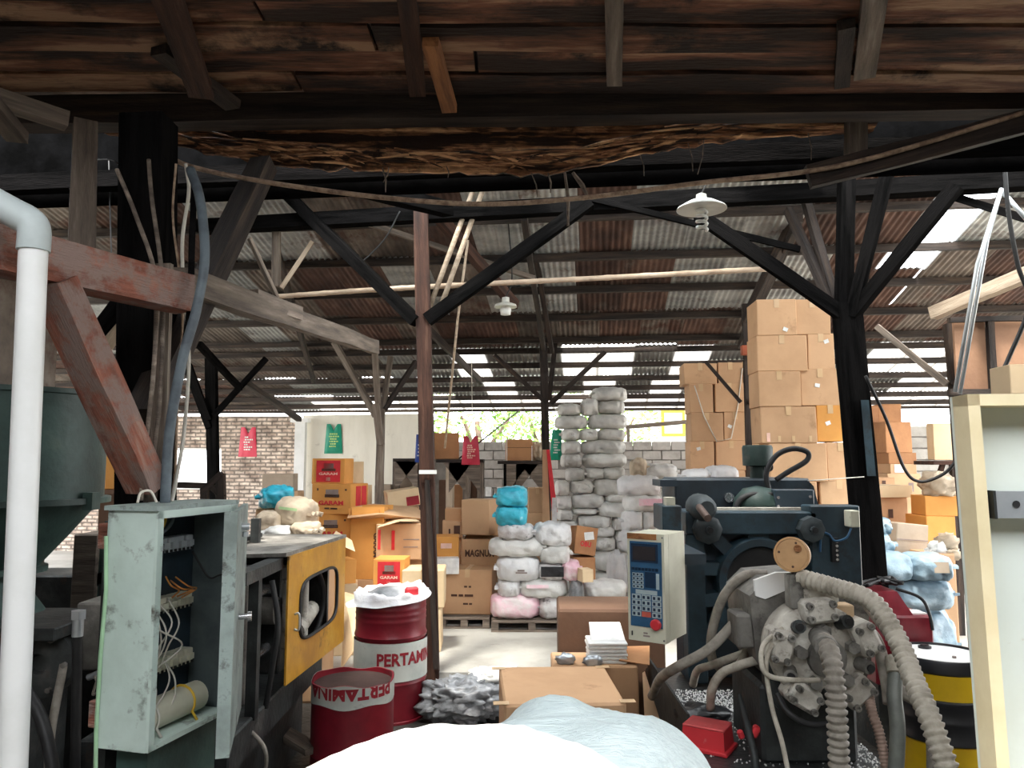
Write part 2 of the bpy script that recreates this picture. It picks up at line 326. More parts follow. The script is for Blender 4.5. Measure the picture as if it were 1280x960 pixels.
bag_red = M('bag_red', (0.60, 0.045, 0.085), (0.50, 0.03, 0.06), rough=0.4, bump=0.2, spec=0.4)
bag_green = M('bag_green', (0.015, 0.33, 0.20), (0.01, 0.25, 0.15), rough=0.4, bump=0.2, spec=0.4)
bag_blue = M('bag_blue', (0.03, 0.06, 0.26), (0.02, 0.04, 0.18), rough=0.4, bump=0.2)
foil_m = M('foil', (0.52, 0.55, 0.58), (0.34, 0.37, 0.40), rough=0.3, metal=0.5, bump=0.5, bscale=20)
plywood_m = M('plywood', (0.36, 0.20, 0.12), (0.26, 0.14, 0.085), scale=1.5, bump=0.1, spots=(0.19, 0.10, 0.06), spot_amt=0.36, spot_scale=2)
woven = M('woven_mint', (0.72, 0.83, 0.83), (0.60, 0.71, 0.72), scale=26, stretch=(0.25, 3, 3), rough=0.5, bump=0.5, bscale=60, spots=(0.40, 0.47, 0.47), spot_amt=0.3, spot_scale=6)
big_white = M('big_white', (0.92, 0.92, 0.90), (0.88, 0.88, 0.86), scale=3, rough=0.6, bump=0.06, bscale=10)
def brick_material():
    m = D.materials.new('old_brick'); m.use_nodes = True; t = m.node_tree; N = t.nodes; Lk = t.links; b = N['Principled BSDF']
    b.inputs['Roughness'].default_value = 0.95
    tcn = N.new('ShaderNodeTexCoord'); mp = N.new('ShaderNodeMapping'); mp.inputs['Rotation'].default_value = (R(90), 0, 0)
    nz = N.new('ShaderNodeTexNoise'); nz.inputs['Scale'].default_value = 9; nz.inputs['Detail'].default_value = 4
    vm = N.new('ShaderNodeMixRGB'); vm.inputs[0].default_value = 0.035
    br = N.new('ShaderNodeTexBrick'); br.inputs['Scale'].default_value = 1.0
    br.inputs['Brick Width'].default_value = 0.24; br.inputs['Row Height'].default_value = 0.085; br.inputs['Mortar Size'].default_value = 0.019
    br.inputs['Color1'].default_value = (0.50, 0.40, 0.335, 1); br.inputs['Color2'].default_value = (0.70, 0.61, 0.535, 1); br.inputs['Mortar'].default_value = (0.24, 0.21, 0.185, 1)
    Lk.new(tcn.outputs['Object'], mp.inputs[0]); Lk.new(mp.outputs[0], nz.inputs[0]); Lk.new(mp.outputs[0], vm.inputs[1]); Lk.new(nz.outputs['Color'], vm.inputs[2])
    Lk.new(vm.outputs[0], br.inputs['Vector'])
    n2 = N.new('ShaderNodeTexNoise'); n2.inputs['Scale'].default_value = 5; n2.inputs['Detail'].default_value = 8
    cr = N.new('ShaderNodeValToRGB'); cr.color_ramp.elements[0].position = 0.35; cr.color_ramp.elements[0].color = (0.55, 0.5, 0.47, 1); cr.color_ramp.elements[1].position = 0.65; cr.color_ramp.elements[1].color = (1.25, 1.2, 1.15, 1)
    Lk.new(mp.outputs[0], n2.inputs[0]); Lk.new(n2.outputs['Fac'], cr.inputs[0])
    mu = N.new('ShaderNodeMixRGB'); mu.blend_type = 'MULTIPLY'; mu.inputs[0].default_value = 1
    Lk.new(br.outputs['Color'], mu.inputs[1]); Lk.new(cr.outputs[0], mu.inputs[2]); Lk.new(mu.outputs[0], b.inputs['Base Color'])
    bp = N.new('ShaderNodeBump'); bp.inputs['Distance'].default_value = 0.03; bp.invert = True
    Lk.new(br.outputs['Fac'], bp.inputs['Height']); Lk.new(bp.outputs[0], b.inputs['Normal'])
    return m
brick_m = brick_material()
def skylight_material(name, tc_, pc_, k):
    m = D.materials.new(name); m.use_nodes = True; t = m.node_tree; N = t.nodes; Lk = t.links
    b = N['Principled BSDF']; tr = N.new('ShaderNodeBsdfTranslucent'); tr.inputs[0].default_value = tc_
    tp = N.new('ShaderNodeBsdfTransparent'); tp.inputs[0].default_value = pc_
    if k < .3:
        df = N.new('ShaderNodeMixShader'); df.inputs[0].default_value = .45; b.inputs['Base Color'].default_value = (.30, .28, .26, 1); Lk.new(tr.outputs[0], df.inputs[1]); Lk.new(b.outputs[0], df.inputs[2]); tr = df
    mx = N.new('ShaderNodeMixShader'); mx.inputs[0].default_value = k
    Lk.new(tr.outputs[0], mx.inputs[1]); Lk.new(tp.outputs[0], mx.inputs[2]); Lk.new(mx.outputs[0], N['Material Output'].inputs[0])
    return m
sky_sheet = skylight_material('translucent_sheet', (0.92, 0.95, 0.94, 1), (0.92, 0.94, 0.94, 1), 0.75)
aged_sheet = skylight_material('aged_translucent_sheet', (0.42, 0.40, 0.37, 1), (0.5, 0.48, 0.45, 1), 0.03)
# ------------------------------------------------------------------ setting: floor, slab, yard, walls
def quad_floor(name, x0, x1, y0, y1, z, mat, th=0.05):
    return struct(obj(name, MB().b2((x0, y0, z - th), (x1, y1, z)), mat, org=(0, 0, z)))
quad_floor('floor', -9, 9, -3.0, 20.0, 0.0, oily, 0.3)
quad_floor('floor_slab', -12, 12, 7.95, 18.6, 0.06, concrete, 0.06)
quad_floor('ground', -70, 70, -40, 90, -0.31, ground_m, 0.2)

SLAB = 0.06
# back wall of hollow blocks: core plus single blocks where they can be told apart
T_WALL = 16.6
core = MB(); core.hexa([B(u, t, z) for z in (0, 2.50) for (u, t) in ((-3.0, T_WALL + 0.03), (12.4, T_WALL + 0.03), (12.4, T_WALL + 0.15), (-3.0, T_WALL + 0.15))])
wall = struct(obj('wall_back', core, mortar_m, org=B(0, T_WALL, 0)))
bb = MB().box((0, 0, 0), (0.385, 0.14, 0.183), None, 0.008).mesh('block', block_m)
def blocks(u0, u1, z0, z1):
    r = int(z0 / 0.2)
    while r * 0.2 + 0.2 <= z1 + 1e-6:
        k = int(math.floor(u0 / 0.4))
        while k * 0.4 < u1:
            u = k * 0.4 + (0.2 if r % 2 else 0.0)
            o = link(D.objects.new('block', bb), wall)
            o.location = B(u, T_WALL + random.uniform(-0.012, 0.012), r * 0.2 + 0.1) - WL[wall.name]; o.rotation_euler = (0, 0, -TH)
            k += 1
        r += 1
blocks(-0.9, 1.0, 0.8, 2.6)
blocks(2.3, 4.1, 0.8, 2.6)
blocks(8.3, 9.8, 1.0, 2.6)
# plastered and brick stretches of the back wall on the left
def wall_panel(name, xa, xb, ytop, Ya, Yb, mat, th=0.14, zbot=0.0):
    a, b = P(xa, ytop[0], Ya), P(xb, ytop[1], Yb); n = Vector((b.y - a.y, -(b.x - a.x), 0)).normalized() * -th
    f = lambda p, z: Vector((p.x, p.y, z))
    m = MB().hexa([f(a, zbot), f(b, zbot), f(b, zbot) + n, f(a, zbot) + n, a, b, b + n, a + n])
    return struct(obj(name, m, mat, org=(a.x, a.y, 0)))
wp = wall_panel('wall_plaster', 379, 526, (519, 517), 16.9, 16.5, plaster)
# brick wall around a bright opening: four pieces in one wall
def brick_wall():
    Y = lambda px: 17.7 + (372 - px) * 0.0022
    m = MB()
    def pc(x0, y0, x1, y1, floor0=False):
        a, b = P(x0, y0, Y(x0)), P(x1, y0, Y(x1)); c, d = P(x0, y1, Y(x0)), P(x1, y1, Y(x1))
        if floor0: c.z = d.z = 0.0
        t = Vector((0, 0.2, 0)); m.hexa([c, d, d + t, c + t, a, b, b + t, a + t])
    pc(60, 520, 212, 558); pc(60, 558, 212, 640, True); pc(212, 520, 277, 560); pc(212, 612, 277, 640, True); pc(277, 520, 372, 640, True)
    w = struct(obj('wall_left', m, brick_m, org=P(372, 575, 17.7)))
    fr = MB(); a, b = P(212, 560, Y(212)), P(277, 612, Y(277))
    for (p, q) in (((a.x, b.z), (a.x + .05, a.z)), ((b.x - .05, b.z), (b.x, a.z)), ((a.x, b.z), (b.x, b.z + .05)), ((a.x, a.z - .05), (b.x, a.z))):
        fr.b2((p[0], a.y - .05, p[1]), (q[0], a.y + .05, q[1]))
    f = struct(obj('window_1', fr, white_paint))
    pane = MB().b2((a.x + .05, a.y + .05, b.z + .05), (b.x - .05, a.y + .06, a.z - .05))
    obj('frosted_pane', pane, sky_sheet, f)
brick_wall()
# bright painted pillar between brick and plaster
pl = MB(); a = P(370.5, 523, 16.6); b = P(380, 640, 16.6)
pl.b2((a.x, 16.5, 0), (b.x, 16.68, a.z)); pl.b2((a.x - .09, 16.45, a.z - .09), (b.x + .07, 16.7, a.z))
struct(obj('column', pl, white_paint))
# stub of wall on the right, pale blocks seen edge on
ws = struct(obj('wall_right', MB().b2((P(1133, 560, 13.4).x + .02, 13.45, 0), (P(1168, 560, 13.4).x, 13.6, P(1150, 532, 13.4).z - .02)), mortar_m))
pale_block = MB().box((0, 0, 0), (0.385, 0.17, 0.183), None, 0.008).mesh('block', M('block_pale', (0.44, 0.42, 0.385), (0.35, 0.335, 0.305), scale=3, bump=0.3, rnd=0.12, rough=0.95))
zt = P(1150, 532, 13.4).z; x0 = P(1133, 560, 13.4).x
for r in range(8):
    for k in range(2):
        o = link(D.objects.new('block', pale_block), ws)
        xx = x0 + (0.19 if k == 0 else 0.58) + (0.1 if r % 2 else 0) * (1 if k == 0 else -1) * 0.3
        o.location = Vector((xx - (0.05 if k else 0), 13.5, zt - 0.1 - r * 0.2)) - WL[ws.name]

# ------------------------------------------------------------------ roof: corrugated sheets row by row, purlins
roof = struct(D.objects.new('roof', None)); C.objects.link(roof); roof.location = (0, 0, 0); WL['roof'] = Vector()
SW, RIDGE_T, RIDGE_H = 0.68, 8.1, roof_h(8.1)
def sheet_mesh(L, w, mat, amp=0.011, n=9):
    m = MB(); vs = []; fs = []; N = n * 4
    for i in range(N + 1):
        x = w * i / N; z = amp * math.cos(2 * math.pi * i / 4)
        vs += [(x, 0, z), (x, L, z)]
    for i in range(N): fs.append((2 * i, 2 * i + 2, 2 * i + 3, 2 * i + 1))
    m.add(vs, fs); me = m.mesh('roof_sheet', mat); me.polygons.foreach_set('use_smooth', [True] * len(me.polygons)); return me
rows = [(8.1, 10.05), (10.0, 11.95), (11.9, 13.45), (13.4, 15.02), (14.98, 16.2), (16.16, 17.25)]
variants = {}
def sheet(u, t0, t1, z0, z1, mat, parent, lift=0.0, w=SW + 0.05):
    a, b = B(u, t0, z0 + lift), B(u, t1, z1 + lift)
    L = math.hypot(t1 - t0, z1 - z0)
    key = (round(L, 3), mat.name)
    if key not in variants: variants[key] = sheet_mesh(L, w, mat)
    o = link(D.objects.new('roof_sheet', variants[key]), parent)
    X = Vector((CU, -SU, 0)); Yv = (b - a).normalized(); Z = X.cross(Yv)
    o.rotation_mode = 'QUATERNION'; o.rotation_quaternion = Matrix((X, (Z.cross(X)).normalized(), Z)).transposed().to_quaternion()
    o.location = a
    return o
rng = random.Random(5)
su = [roof_hit(px, py) for px, py in ((1160, 262), (1195, 262), (1150, 305), (1190, 305))]
sky_u = sum(q[0] for q in su) / 4
skyc_prev = None
for ri, (t0, t1) in enumerate(rows):
    for k in range(-21, 19):
        u = k * SW + (ri % 2) * 0.13
        mid = B(u + SW / 2, (t0 + t1) / 2, roof_h((t0 + t1) / 2))
        px = 640 + mid.x / mid.y * F
        if not (-260 < px < 1480): continue
        q = rng.random()
        if ri == 0: mat = zinc if q < .42 else zinc_rust if q < .66 else zinc_brown
        elif ri == 1: mat = zinc if q < .3 else zinc_rust if q < .6 else zinc_brown
        else: mat = zinc_brown if q < .55 else zinc_rust if q < .8 else zinc
        if 735 < px < 800: mat = zinc_rust
        if 640 < px < 735 and ri < 2: mat = zinc
        if 850 < px < 940 and ri < 2: mat = zinc
        if 1000 < px < 1130 and ri < 3: mat = zinc_rust
        if abs(u + SW / 2 - sky_u) <= 0.34 and ri == 0: mat = sky_sheet
        if ri >= 3 and 500 < px < 1250: mat = aged_sheet if (ri == 5 or q < .3 + .2 * (ri - 3)) else zinc_bright
        if ri == 5 and 390 < px < 500: mat = aged_sheet
        t1b = t1
        t0b = t0
        if ri == 1 and skyc_prev is not None and abs(u - skyc_prev) < .3:
            sheet(u, 10.0, 10.75, roof_h(10.0), roof_h(10.75), sky_sheet, roof, lift=.085); t0b = 10.7
        if mat is sky_sheet: skyc_prev = u
        tt1 = t1b - .085 if (ri == 2 and 715 < px < 850) or (ri in (3, 4) and rng.random() < .35) else t1b
        sheet(u, t0b, tt1, roof_h(t0b), roof_h(tt1), mat, roof, lift=(5 - ri) * 0.004 + 0.075 + rng.uniform(0, .003))
bar('ridge_cap', B(-13, RIDGE_T - .02, RIDGE_H + .14), B(12, RIDGE_T - .02, RIDGE_H + .14), .5, .02, zinc_brown, roof, 0, 4)
# near slope: runs down to the valley gutter; many sheets are clear ones that light the middle of the shed
VAL_T, VAL_H = 5.15, 4.32
for k in range(-15, 15):
    u = k * SW
    clear = (k % 4) in (0, 1, 2) and -4 <= k <= 8
    sheet(u, VAL_T, RIDGE_T, VAL_H, RIDGE_H, sky_sheet if clear else zinc_brown, roof, lift=0.09)
for t in [8.2, 9.0, 10.0, 11.0, 12.0, 12.95, 13.45, 14.2, 15.0, 15.6, 16.2, 16.75, 17.15]:
    z = roof_h(t) + 0.02
    bar('purlin', B(-13.5, t, z), B(12.5, t, z), 0.07, 0.10 if t < 17 else .06, wood_dark, roof, 0.012, 14)
for t in (5.4, 6.3, 7.2):
    z = VAL_H + (RIDGE_H - VAL_H) * (t - VAL_T) / (RIDGE_T - VAL_T)
    bar('purlin', B(-9, t, z + .03), B(8, t, z + .03), 0.06, 0.09, wood_dark, roof, 0.01, 10)
# rafters under the purlins
for pa, pb in (((345, 300, 8.9), (392, 470, 14.6)), ((655, 262, 8.8), (683, 455, 13.2)), ((1000, 262, 8.5), (925, 425, 12.0)), ((392, 262, 8.9), (600, 470, 14.6))):
    u0, t0 = roof_hit(pa[0], pa[1]); u1, t1 = roof_hit(pb[0], pb[1])
    bar('rafter', B(u0, t0, roof_h(t0) - .09), B(u1, t1, roof_h(t1) - .09), 0.07, 0.12, wood_dark, roof, 0.01, 8)

# ------------------------------------------------------------------ porch ceiling over the camera side: rotten planks, beam, valley gutter
ceil = struct(D.objects.new('ceiling', None)); C.objects.link(ceil); WL['ceiling'] = Vector()
y = 2.55
for i, w in enumerate((0.24, 0.22, 0.25, 0.21, 0.24, 0.23, 0.22)):
    z = 4.30 + (0.012 if i % 2 else -0.004)
    for (xa, xb) in ((-5.2, -1.2 + 0.5 * (i % 3)), (-1.18 + 0.5 * (i % 3), 5.2)):
        bar('ceiling_plank', (xa, y + w / 2, z), (xb, y + w / 2, z + random.uniform(-.02, .02)), w - 0.012, 0.03, plank_rot, ceil, 0.014, 14)
    y += w
bar('shade_roof_board', (-6.5, 2.6, 4.42), (6.5, 2.6, 4.42), 3.8, 0.03, zinc_brown, ceil, 0.0, 2)  # unseen boards added to shade the porch, open only at one light gap
bar('shade_roof_board', (-6.5, -3.95, 4.42), (6.5, -3.95, 4.42), 4.7, 0.03, zinc_brown, ceil, 0.0, 2)
bar('shade_roof_board', (-6.5, -.35, 4.42), (-3.1, -.35, 4.42), 2.6, 0.03, zinc_brown, ceil, 0.0, 2)
bar('shade_roof_board', (3.5, -.35, 4.42), (6.5, -.35, 4.42), 2.6, 0.03, zinc_brown, ceil, 0.0, 2)
# unseen walls added to cut light around the camera and on the left
struct(obj('shade_wall_left', MB().b2((-6.4, -6.3, 0), (-6.2, 4.4, 4.4)), zinc_brown))
struct(obj('shade_wall_right', MB().b2((5.6, -6.3, 0), (5.8, 4.4, 4.4)), zinc_brown))
struct(obj('shade_wall_rear', MB().b2((-6.2, -6.3, 0), (5.6, -6.1, 4.4)), zinc_brown))
struct(obj('shade_wall_side', MB().b2((-6.0, 4.4, 0), (-5.8, 9.6, 4.6)), zinc_brown))
def wood_thing(name, label, cat, pa, pb, w, h, mat, jit=0.008, seg=6, group=None, roll=0.0):
    return tag(bar(name, pa, pb, w, h, mat, None, jit, seg, roll), label, cat, group)
wood_thing('wall_plate', 'long dark horizontal beam spanning the whole width under the rotten ceiling planks', 'beam', P(-260, 148, 4.28), P(1560, 122, 4.28), 0.14, 0.165, wood_dark, 0.01, 16)
# valley gutter: rotten, splintering board sagging below the beam
def rotten_board():
    m = MB(); n = 90; vs, fs = [], []
    top = [(90, 150), (300, 150), (500, 153), (640, 158), (850, 150), (960, 145), (1100, 150)]
    bot = [(90, 152), (230, 180), (330, 203), (470, 208), (600, 212), (690, 213), (760, 198), (850, 178), (960, 166), (1100, 158)]
    def lerp(tab, x):
        for (xa, ya), (xb, yb) in zip(tab, tab[1:]):
            if xa <= x <= xb: return ya + (yb - ya) * (x - xa) / (xb - xa)
        return tab[-1][1]
    R_ = 7
    for i in range(n + 1):
        px = 92 + (1098 - 92) * i / n
        a, b = lerp(top, px), lerp(bot, px) + 6 * noise.noise(Vector((px * .05, 1, 2))) + 3 * noise.noise(Vector((px * .3, 4, 2)))
        for j in range(R_ + 1):
            p = P(px, a + (b - a) * j / R_, 4.46)
            q = Vector((px * .013, j * 1.4, 0))
            p.y += 0.035 * noise.noise(q) + 0.02 * noise.noise(q * 5) + 0.06 * (j / R_)
            vs.append(p)
    for i in range(n):
        for j in range(R_):
            a = i * (R_ + 1) + j; fs.append((a, a + R_ + 1, a + R_ + 2, a + 1))
    k = len(vs); back = [v + Vector((0, 0.05, 0.01)) for v in vs]
    fs2 = [tuple(i + k for i in reversed(f)) for f in fs]
    rim = []
    for i in range(n):
        a = i * (R_ + 1); b = a + R_ + 1; rim += [(a, b, b + k, a + k), (a + R_, a + R_ + k, b + R_ + k, b + R_)]
    m.add(vs + back, fs + fs2 + rim)
    g = tag(obj('rotten_fascia', m, wood_rot), 'rotten splintered brown board sagging below the long ceiling beam', 'board')
    rg = random.Random(3)
    for i in range(60):                            # splinters along the broken edge
        px = rg.uniform(180, 900); L = rg.uniform(30, 130); yy = lerp(bot, px) - rg.uniform(-4, 26); px2 = px + L; yy2 = lerp(bot, min(px2, 1090)) - rg.uniform(-3, 22)
        p, q = P(px, yy, 4.42), P(px2, yy2, 4.40)
        obj('splinter', MB().tube([p, (p + q) / 2 + Vector((0, -.012, .008)), q], [.004, .011, .002], 4), wood_rot, g)
    for (xa, ya, xb, yb, r) in ((706, 222, 710, 282, .012), (716, 222, 735, 247, .016), (478, 216, 482, 240, .006), (486, 215, 479, 228, .004), (664, 222, 672, 246, .004), (685, 222, 688, 241, .006), (800, 200, 805, 220, .004), (880, 178, 872, 218, .004), (860, 185, 866, 214, .004), (1010, 172, 1014, 200, .004), (558, 214, 560, 222, .004)):
        p, q = P(xa, ya - 6, 4.44), P(xb, yb, 4.42)
        obj('splinter', MB().tube([p, (p + q) / 2 + Vector((.01, 0, 0)), q], [r * .7, r, r * .6], 5), wood_grey, g)
rotten_board()

bar('shade_board', B(-6.4, 5.04, 4.41), B(5.6, 5.04, 4.41), .04, .74, shade_black, ceil, .004, 8)  # board added to fill the dark gap, its shade put into the colour
wood_thing('gutter_beam', 'black beam running behind the rotten board below the gutter sheet', 'beam', B(-6.0, 4.92, 4.17), B(5.4, 4.92, 4.17), 0.1, 0.12, wood_black, 0.008, 12)
# boards hanging below the planks
for (label, a, b, Ya, Yb, w, h, mat) in (
    ('reddish brown slanting rafter board at the upper left of the ceiling', (196, -40), (252, 118), 3.0, 3.95, .13, .05, wood_brown),
    ('short dark board crossing behind the slanting rafter, with a pale knot at its end', (198, 62), (292, 132), 3.6, 4.12, .10, .05, wood_dark),
    ('dark rafter board hanging next to the short board with orange end grain', (506, -30), (522, 116), 3.1, 4.1, .09, .05, wood_brown),
    ('short hanging board with bright orange sawn end', (538, 52), (562, 136), 3.5, 4.12, .08, .05, wood_orange),
    ('greyish board hanging from the planks above the middle of the rotten board', (767, -30), (768, 103), 3.1, 4.0, .085, .05, wood_grey),
    ('longer grey board of the pair hanging at the upper right', (1098, -40), (1080, 94), 3.0, 3.95, .11, .05, wood_grey),
    ('shorter board of the pair hanging at the upper right', (1058, 30), (1052, 106), 3.4, 4.05, .08, .045, wood_dark),
    ('short grey post hanging below the long ceiling beam over the black post', (1070, 146), (1070, 196), 4.45, 4.45, .115, .08, wood_grey),
    ('grey lit board end poking in at the far upper left corner', (-30, 110), (22, 172), 3.2, 3.6, .1, .06, wood_grey),
    ('grey board end under the ceiling planks beside the upper left corner', (-20, 118), (84, 152), 3.7, 3.95, .09, .09, wood_grey)):
    wood_thing('hanging_board', label, 'board', P(*a, Ya), P(*b, Yb), w, h, mat, 0.006, 5, 'boards hanging from the porch ceiling')
wood_thing('hanging_post', 'grey square post hanging behind the white pipe under the dark roof', 'post', P(106, 158, 4.05), P(102, 318, 3.6), .115, .1, wood_grey, .006, 5)
# ------------------------------------------------------------------ posts, braces, tie beams
def foot(px, py, Y, z=0.0):
    p = P(px, py, Y); return Vector((p.x, p.y, z))
def post(name, label, top, bot, w, h, mat, braces=(), z=None, group=None, jit=.008, bracemat=None, shaft='shaft'):
    """top / bot are (px, py, Y); braces are ((px,py,Y),(px,py,Y),w,h)"""
    a = P(*top); b = P(*bot)
    if z is not None:
        t = (z - b.z) / (a.z - b.z); b = b + (a - b) * t
    r = thing(name, label, 'post', b, group)
    bar(shaft, b, a, w, h, mat, r, jit, 8)
    for br in braces:
        bar('brace', P(*br[0]), P(*br[1]), br[2], br[3], br[4] if len(br) > 4 else (bracemat or mat), r, .006, 5)
    return r
pm = post('timber_post', 'reddish brown timber post with two black braces beside the red oil drum', (526, 255, 7.95), (540, 838, 7.95), .15, .12, wood_brown,
     (((520, 402, 7.92), (362, 246, 8.5), .12, .12, wood_black), ((534, 400, 7.92), (738, 252, 7.7), .11, .13, wood_black)), z=0.0)
cp = P(535, 590, 7.86)
obj('white_tie', MB().b2((cp.x - .09, cp.y - .02, cp.z - .02), (cp.x + .09, cp.y + .0, cp.z + .02)), white_paint, pm)
bar('side_batten', P(534, 600, 7.86), P(545, 836, 7.86), .05, .03, wood_dark, pm)
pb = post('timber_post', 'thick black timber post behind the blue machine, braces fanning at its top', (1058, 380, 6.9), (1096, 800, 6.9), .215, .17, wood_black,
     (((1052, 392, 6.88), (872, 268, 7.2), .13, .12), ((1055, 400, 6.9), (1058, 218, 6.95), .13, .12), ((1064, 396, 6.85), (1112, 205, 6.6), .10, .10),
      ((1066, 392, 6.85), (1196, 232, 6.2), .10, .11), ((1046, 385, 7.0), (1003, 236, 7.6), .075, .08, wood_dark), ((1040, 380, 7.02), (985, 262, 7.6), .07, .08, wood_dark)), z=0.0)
obj('nailed_board', MB().hexa([P(1084, 595, 6.75), P(1095, 595, 6.75), P(1095, 595, 6.80), P(1084, 595, 6.80), P(1076, 500, 6.75), P(1086, 500, 6.75), P(1086, 500, 6.8), P(1076, 500, 6.8)]), steel_blue, pb)
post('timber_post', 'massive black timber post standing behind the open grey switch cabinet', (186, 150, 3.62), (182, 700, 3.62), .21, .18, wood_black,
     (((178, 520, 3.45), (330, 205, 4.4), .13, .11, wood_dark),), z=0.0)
bar_p = wood_thing('batten', 'weathered brown batten running up the black post behind the cabinet', 'batten', P(196, 628, 3.42), P(206, 330, 3.42), .07, .03, wood_grey, .004, 5)
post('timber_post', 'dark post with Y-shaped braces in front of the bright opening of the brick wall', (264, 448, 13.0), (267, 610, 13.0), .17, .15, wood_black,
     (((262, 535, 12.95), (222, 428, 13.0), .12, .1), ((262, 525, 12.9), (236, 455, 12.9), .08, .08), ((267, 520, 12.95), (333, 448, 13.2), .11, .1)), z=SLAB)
post('timber_post', 'crooked grey log post in front of the plastered wall, forked at its top', (476, 512, 12.6), (474, 640, 12.6), .13, .12, wood_grey,
     (((470, 520, 12.6), (418, 428, 12.9), .09, .09), ((474, 518, 12.6), (468, 436, 12.7), .10, .09), ((478, 516, 12.6), (488, 446, 12.8), .09, .08), ((480, 512, 12.6), (520, 452, 13.0), .08, .08, wood_dark), ((476, 556, 12.5), (470, 505, 12.5), .12, .08)), z=SLAB, jit=.02)
post('timber_post', 'slim dark post in mid shed next to the tall stack of grey sacks', (679, 428, 13.0), (684, 640, 13.0), .13, .12, wood_dark,
     (((682, 503, 12.95), (618, 444, 13.1), .08, .08), ((688, 505, 12.95), (756, 440, 13.1), .08, .08), ((686, 500, 13.0), (694, 430, 13.2), .08, .07),), z=SLAB)
post('timber_post', 'dark post on the right under the brown plywood panel, with a pale strut', (1185, 405, 7.4), (1204, 640, 7.4), .07, .07, wood_dark,
     (((1184, 480, 7.38), (1096, 408, 7.8), .055, .06, wood_grey), ((1166, 392, 7.3), (1300, 336, 6.4), .11, .12, wood_pale), ((1192, 482, 7.38), (1252, 408, 7.2), .07, .08, wood_dark)), z=0.0)
post('timber_post', 'thin dark post between the two tall carton towers with a small red box on it', (931, 380, 10.1), (936, 560, 10.1), .07, .07, wood_dark,
     (((933, 400, 10.1), (1000, 262, 9.0), .12, .12, wood_dark), ((926, 503, 10.05), (882, 452, 10.2), .05, .05), ((936, 505, 10.05), (962, 478, 10.2), .05, .05)), z=SLAB)
rb = P(933, 438, 10.0)
tag(obj('junction_box', MB().box(rb, (.14, .08, .13), None, .008), M('box_orange', (.45, .12, .06), rough=.5, bump=.05)), 'small orange red box fixed to the thin post between the carton towers', 'box')
post('timber_post', 'slender dark hanger post rising to the roof beside the small white lamp', (660, 262, 9.2), (690, 440, 12.6), .07, .07, wood_dark,
     (((640, 262, 9.2), (662, 330, 10.6), .05, .05, wood_grey), ((640, 330, 10.2), (652, 258, 9.2), .05, .05, wood_pale)))
# beams
wood_thing('tie_beam', 'black horizontal tie beam above the reddish post and the black post', 'beam', P(250, 284, 8.9), P(1420, 218, 6.7), .16, .16, wood_black, .01, 16)
wood_thing('tie_beam', 'black slanting beam under the left end of the rotten board', 'beam', P(318, 200, 5.4), P(560, 262, 7.9), .13, .15, wood_black, .008, 6)
wood_thing('tie_beam', 'thin black strut sloping from beside the hanging splinters toward the shaded lamp', 'beam', P(738, 248, 7.7), P(1000, 312, 7.4), .05, .06, wood_black, .005, 5)
wood_thing('tie_beam', 'dark beam crossing the bright skylight from the fan braces to the upper right', 'beam', P(1145, 232, 7.4), P(1330, 288, 6.6), .05, .07, wood_black, .006, 6)
wood_thing('lean_to_beam', 'brown rafter sloping down from the reddish post top to the small hanging lamp', 'rafter', P(536, 256, 8.3), P(644, 382, 9.9), .10, .13, wood_brown, .008, 6)
wood_thing('roof_strut', 'pale thin batten sloping across the roof behind the reddish post', 'batten', P(438, 272, 9.0), P(668, 348, 9.6), .06, .06, wood_grey, .004, 6)
for (a, b, lab) in (((592, 236, 8.2), (534, 392, 8.0), 'first of two pale conduit pipes slanting behind the reddish post top'), ((604, 236, 8.2), (548, 392, 8.0), 'second pale conduit pipe slanting behind the reddish post, nearer the lamp')):
    tag(obj('conduit_pipe', MB().cyl(P(*a), P(*b), .028, 8), wood_pale, None, True), lab, 'pipe', 'slanting conduit pipes')
tag(obj('thin_pole', MB().tube([P(585, 300, 8.3), P(572, 400, 8.6), P(556, 560, 9.4)], .014, 6), wood_pale, None, True), 'long thin pale pole hanging down between the reddish post and the red shopping bag', 'pole')
tag(obj('thin_pole', MB().tube([P(574, 573, 14.1), P(652, 511, 16.7)], .016, 5), wood_dark, None, True), 'thin dark stick slanting across the leafy opening', 'pole')
# horizontal bamboo pole
bm_pts = [P(342, 371, 8.7), P(470, 362, 8.5), P(600, 355, 8.35), P(760, 347, 8.2), P(960, 336, 8.0)]
bp = MB(); q = curve(bm_pts, 24)
bp.tube(q, [.029 * (1.14 if i % 6 == 0 else 1) for i in range(len(q))], 8)
tag(obj('bamboo_pole', bp, bamboo, None, True), 'long pale bamboo pole lying level across the roof frame', 'pole')
# small struts in the left roof frame
wood_thing('roof_strut', 'grey upright strut on the left of the roof frame above the grey beam', 'strut', P(346, 280, 8.8), P(345, 358, 8.8), .09, .08, wood_grey)
wood_thing('roof_strut', 'thin pale strut leaning right to the grey upright strut', 'strut', P(312, 298, 8.2), P(346, 372, 8.6), .045, .045, wood_grey)
wood_thing('roof_strut', 'thin pale strut leaning left above the bamboo pole end', 'strut', P(390, 302, 8.8), P(352, 360, 8.7), .05, .05, wood_pale)
wood_thing('roof_strut', 'dark strut sloping from the brick wall post down to the white pillar head', 'strut', P(306, 478, 13.2), P(374, 524, 16.0), .10, .10, wood_dark)
wood_thing('roof_strut', 'pair of dark struts crossing beneath the lower left roof', 'strut', P(248, 430, 11.0), P(300, 485, 13.0), .09, .09, wood_black)
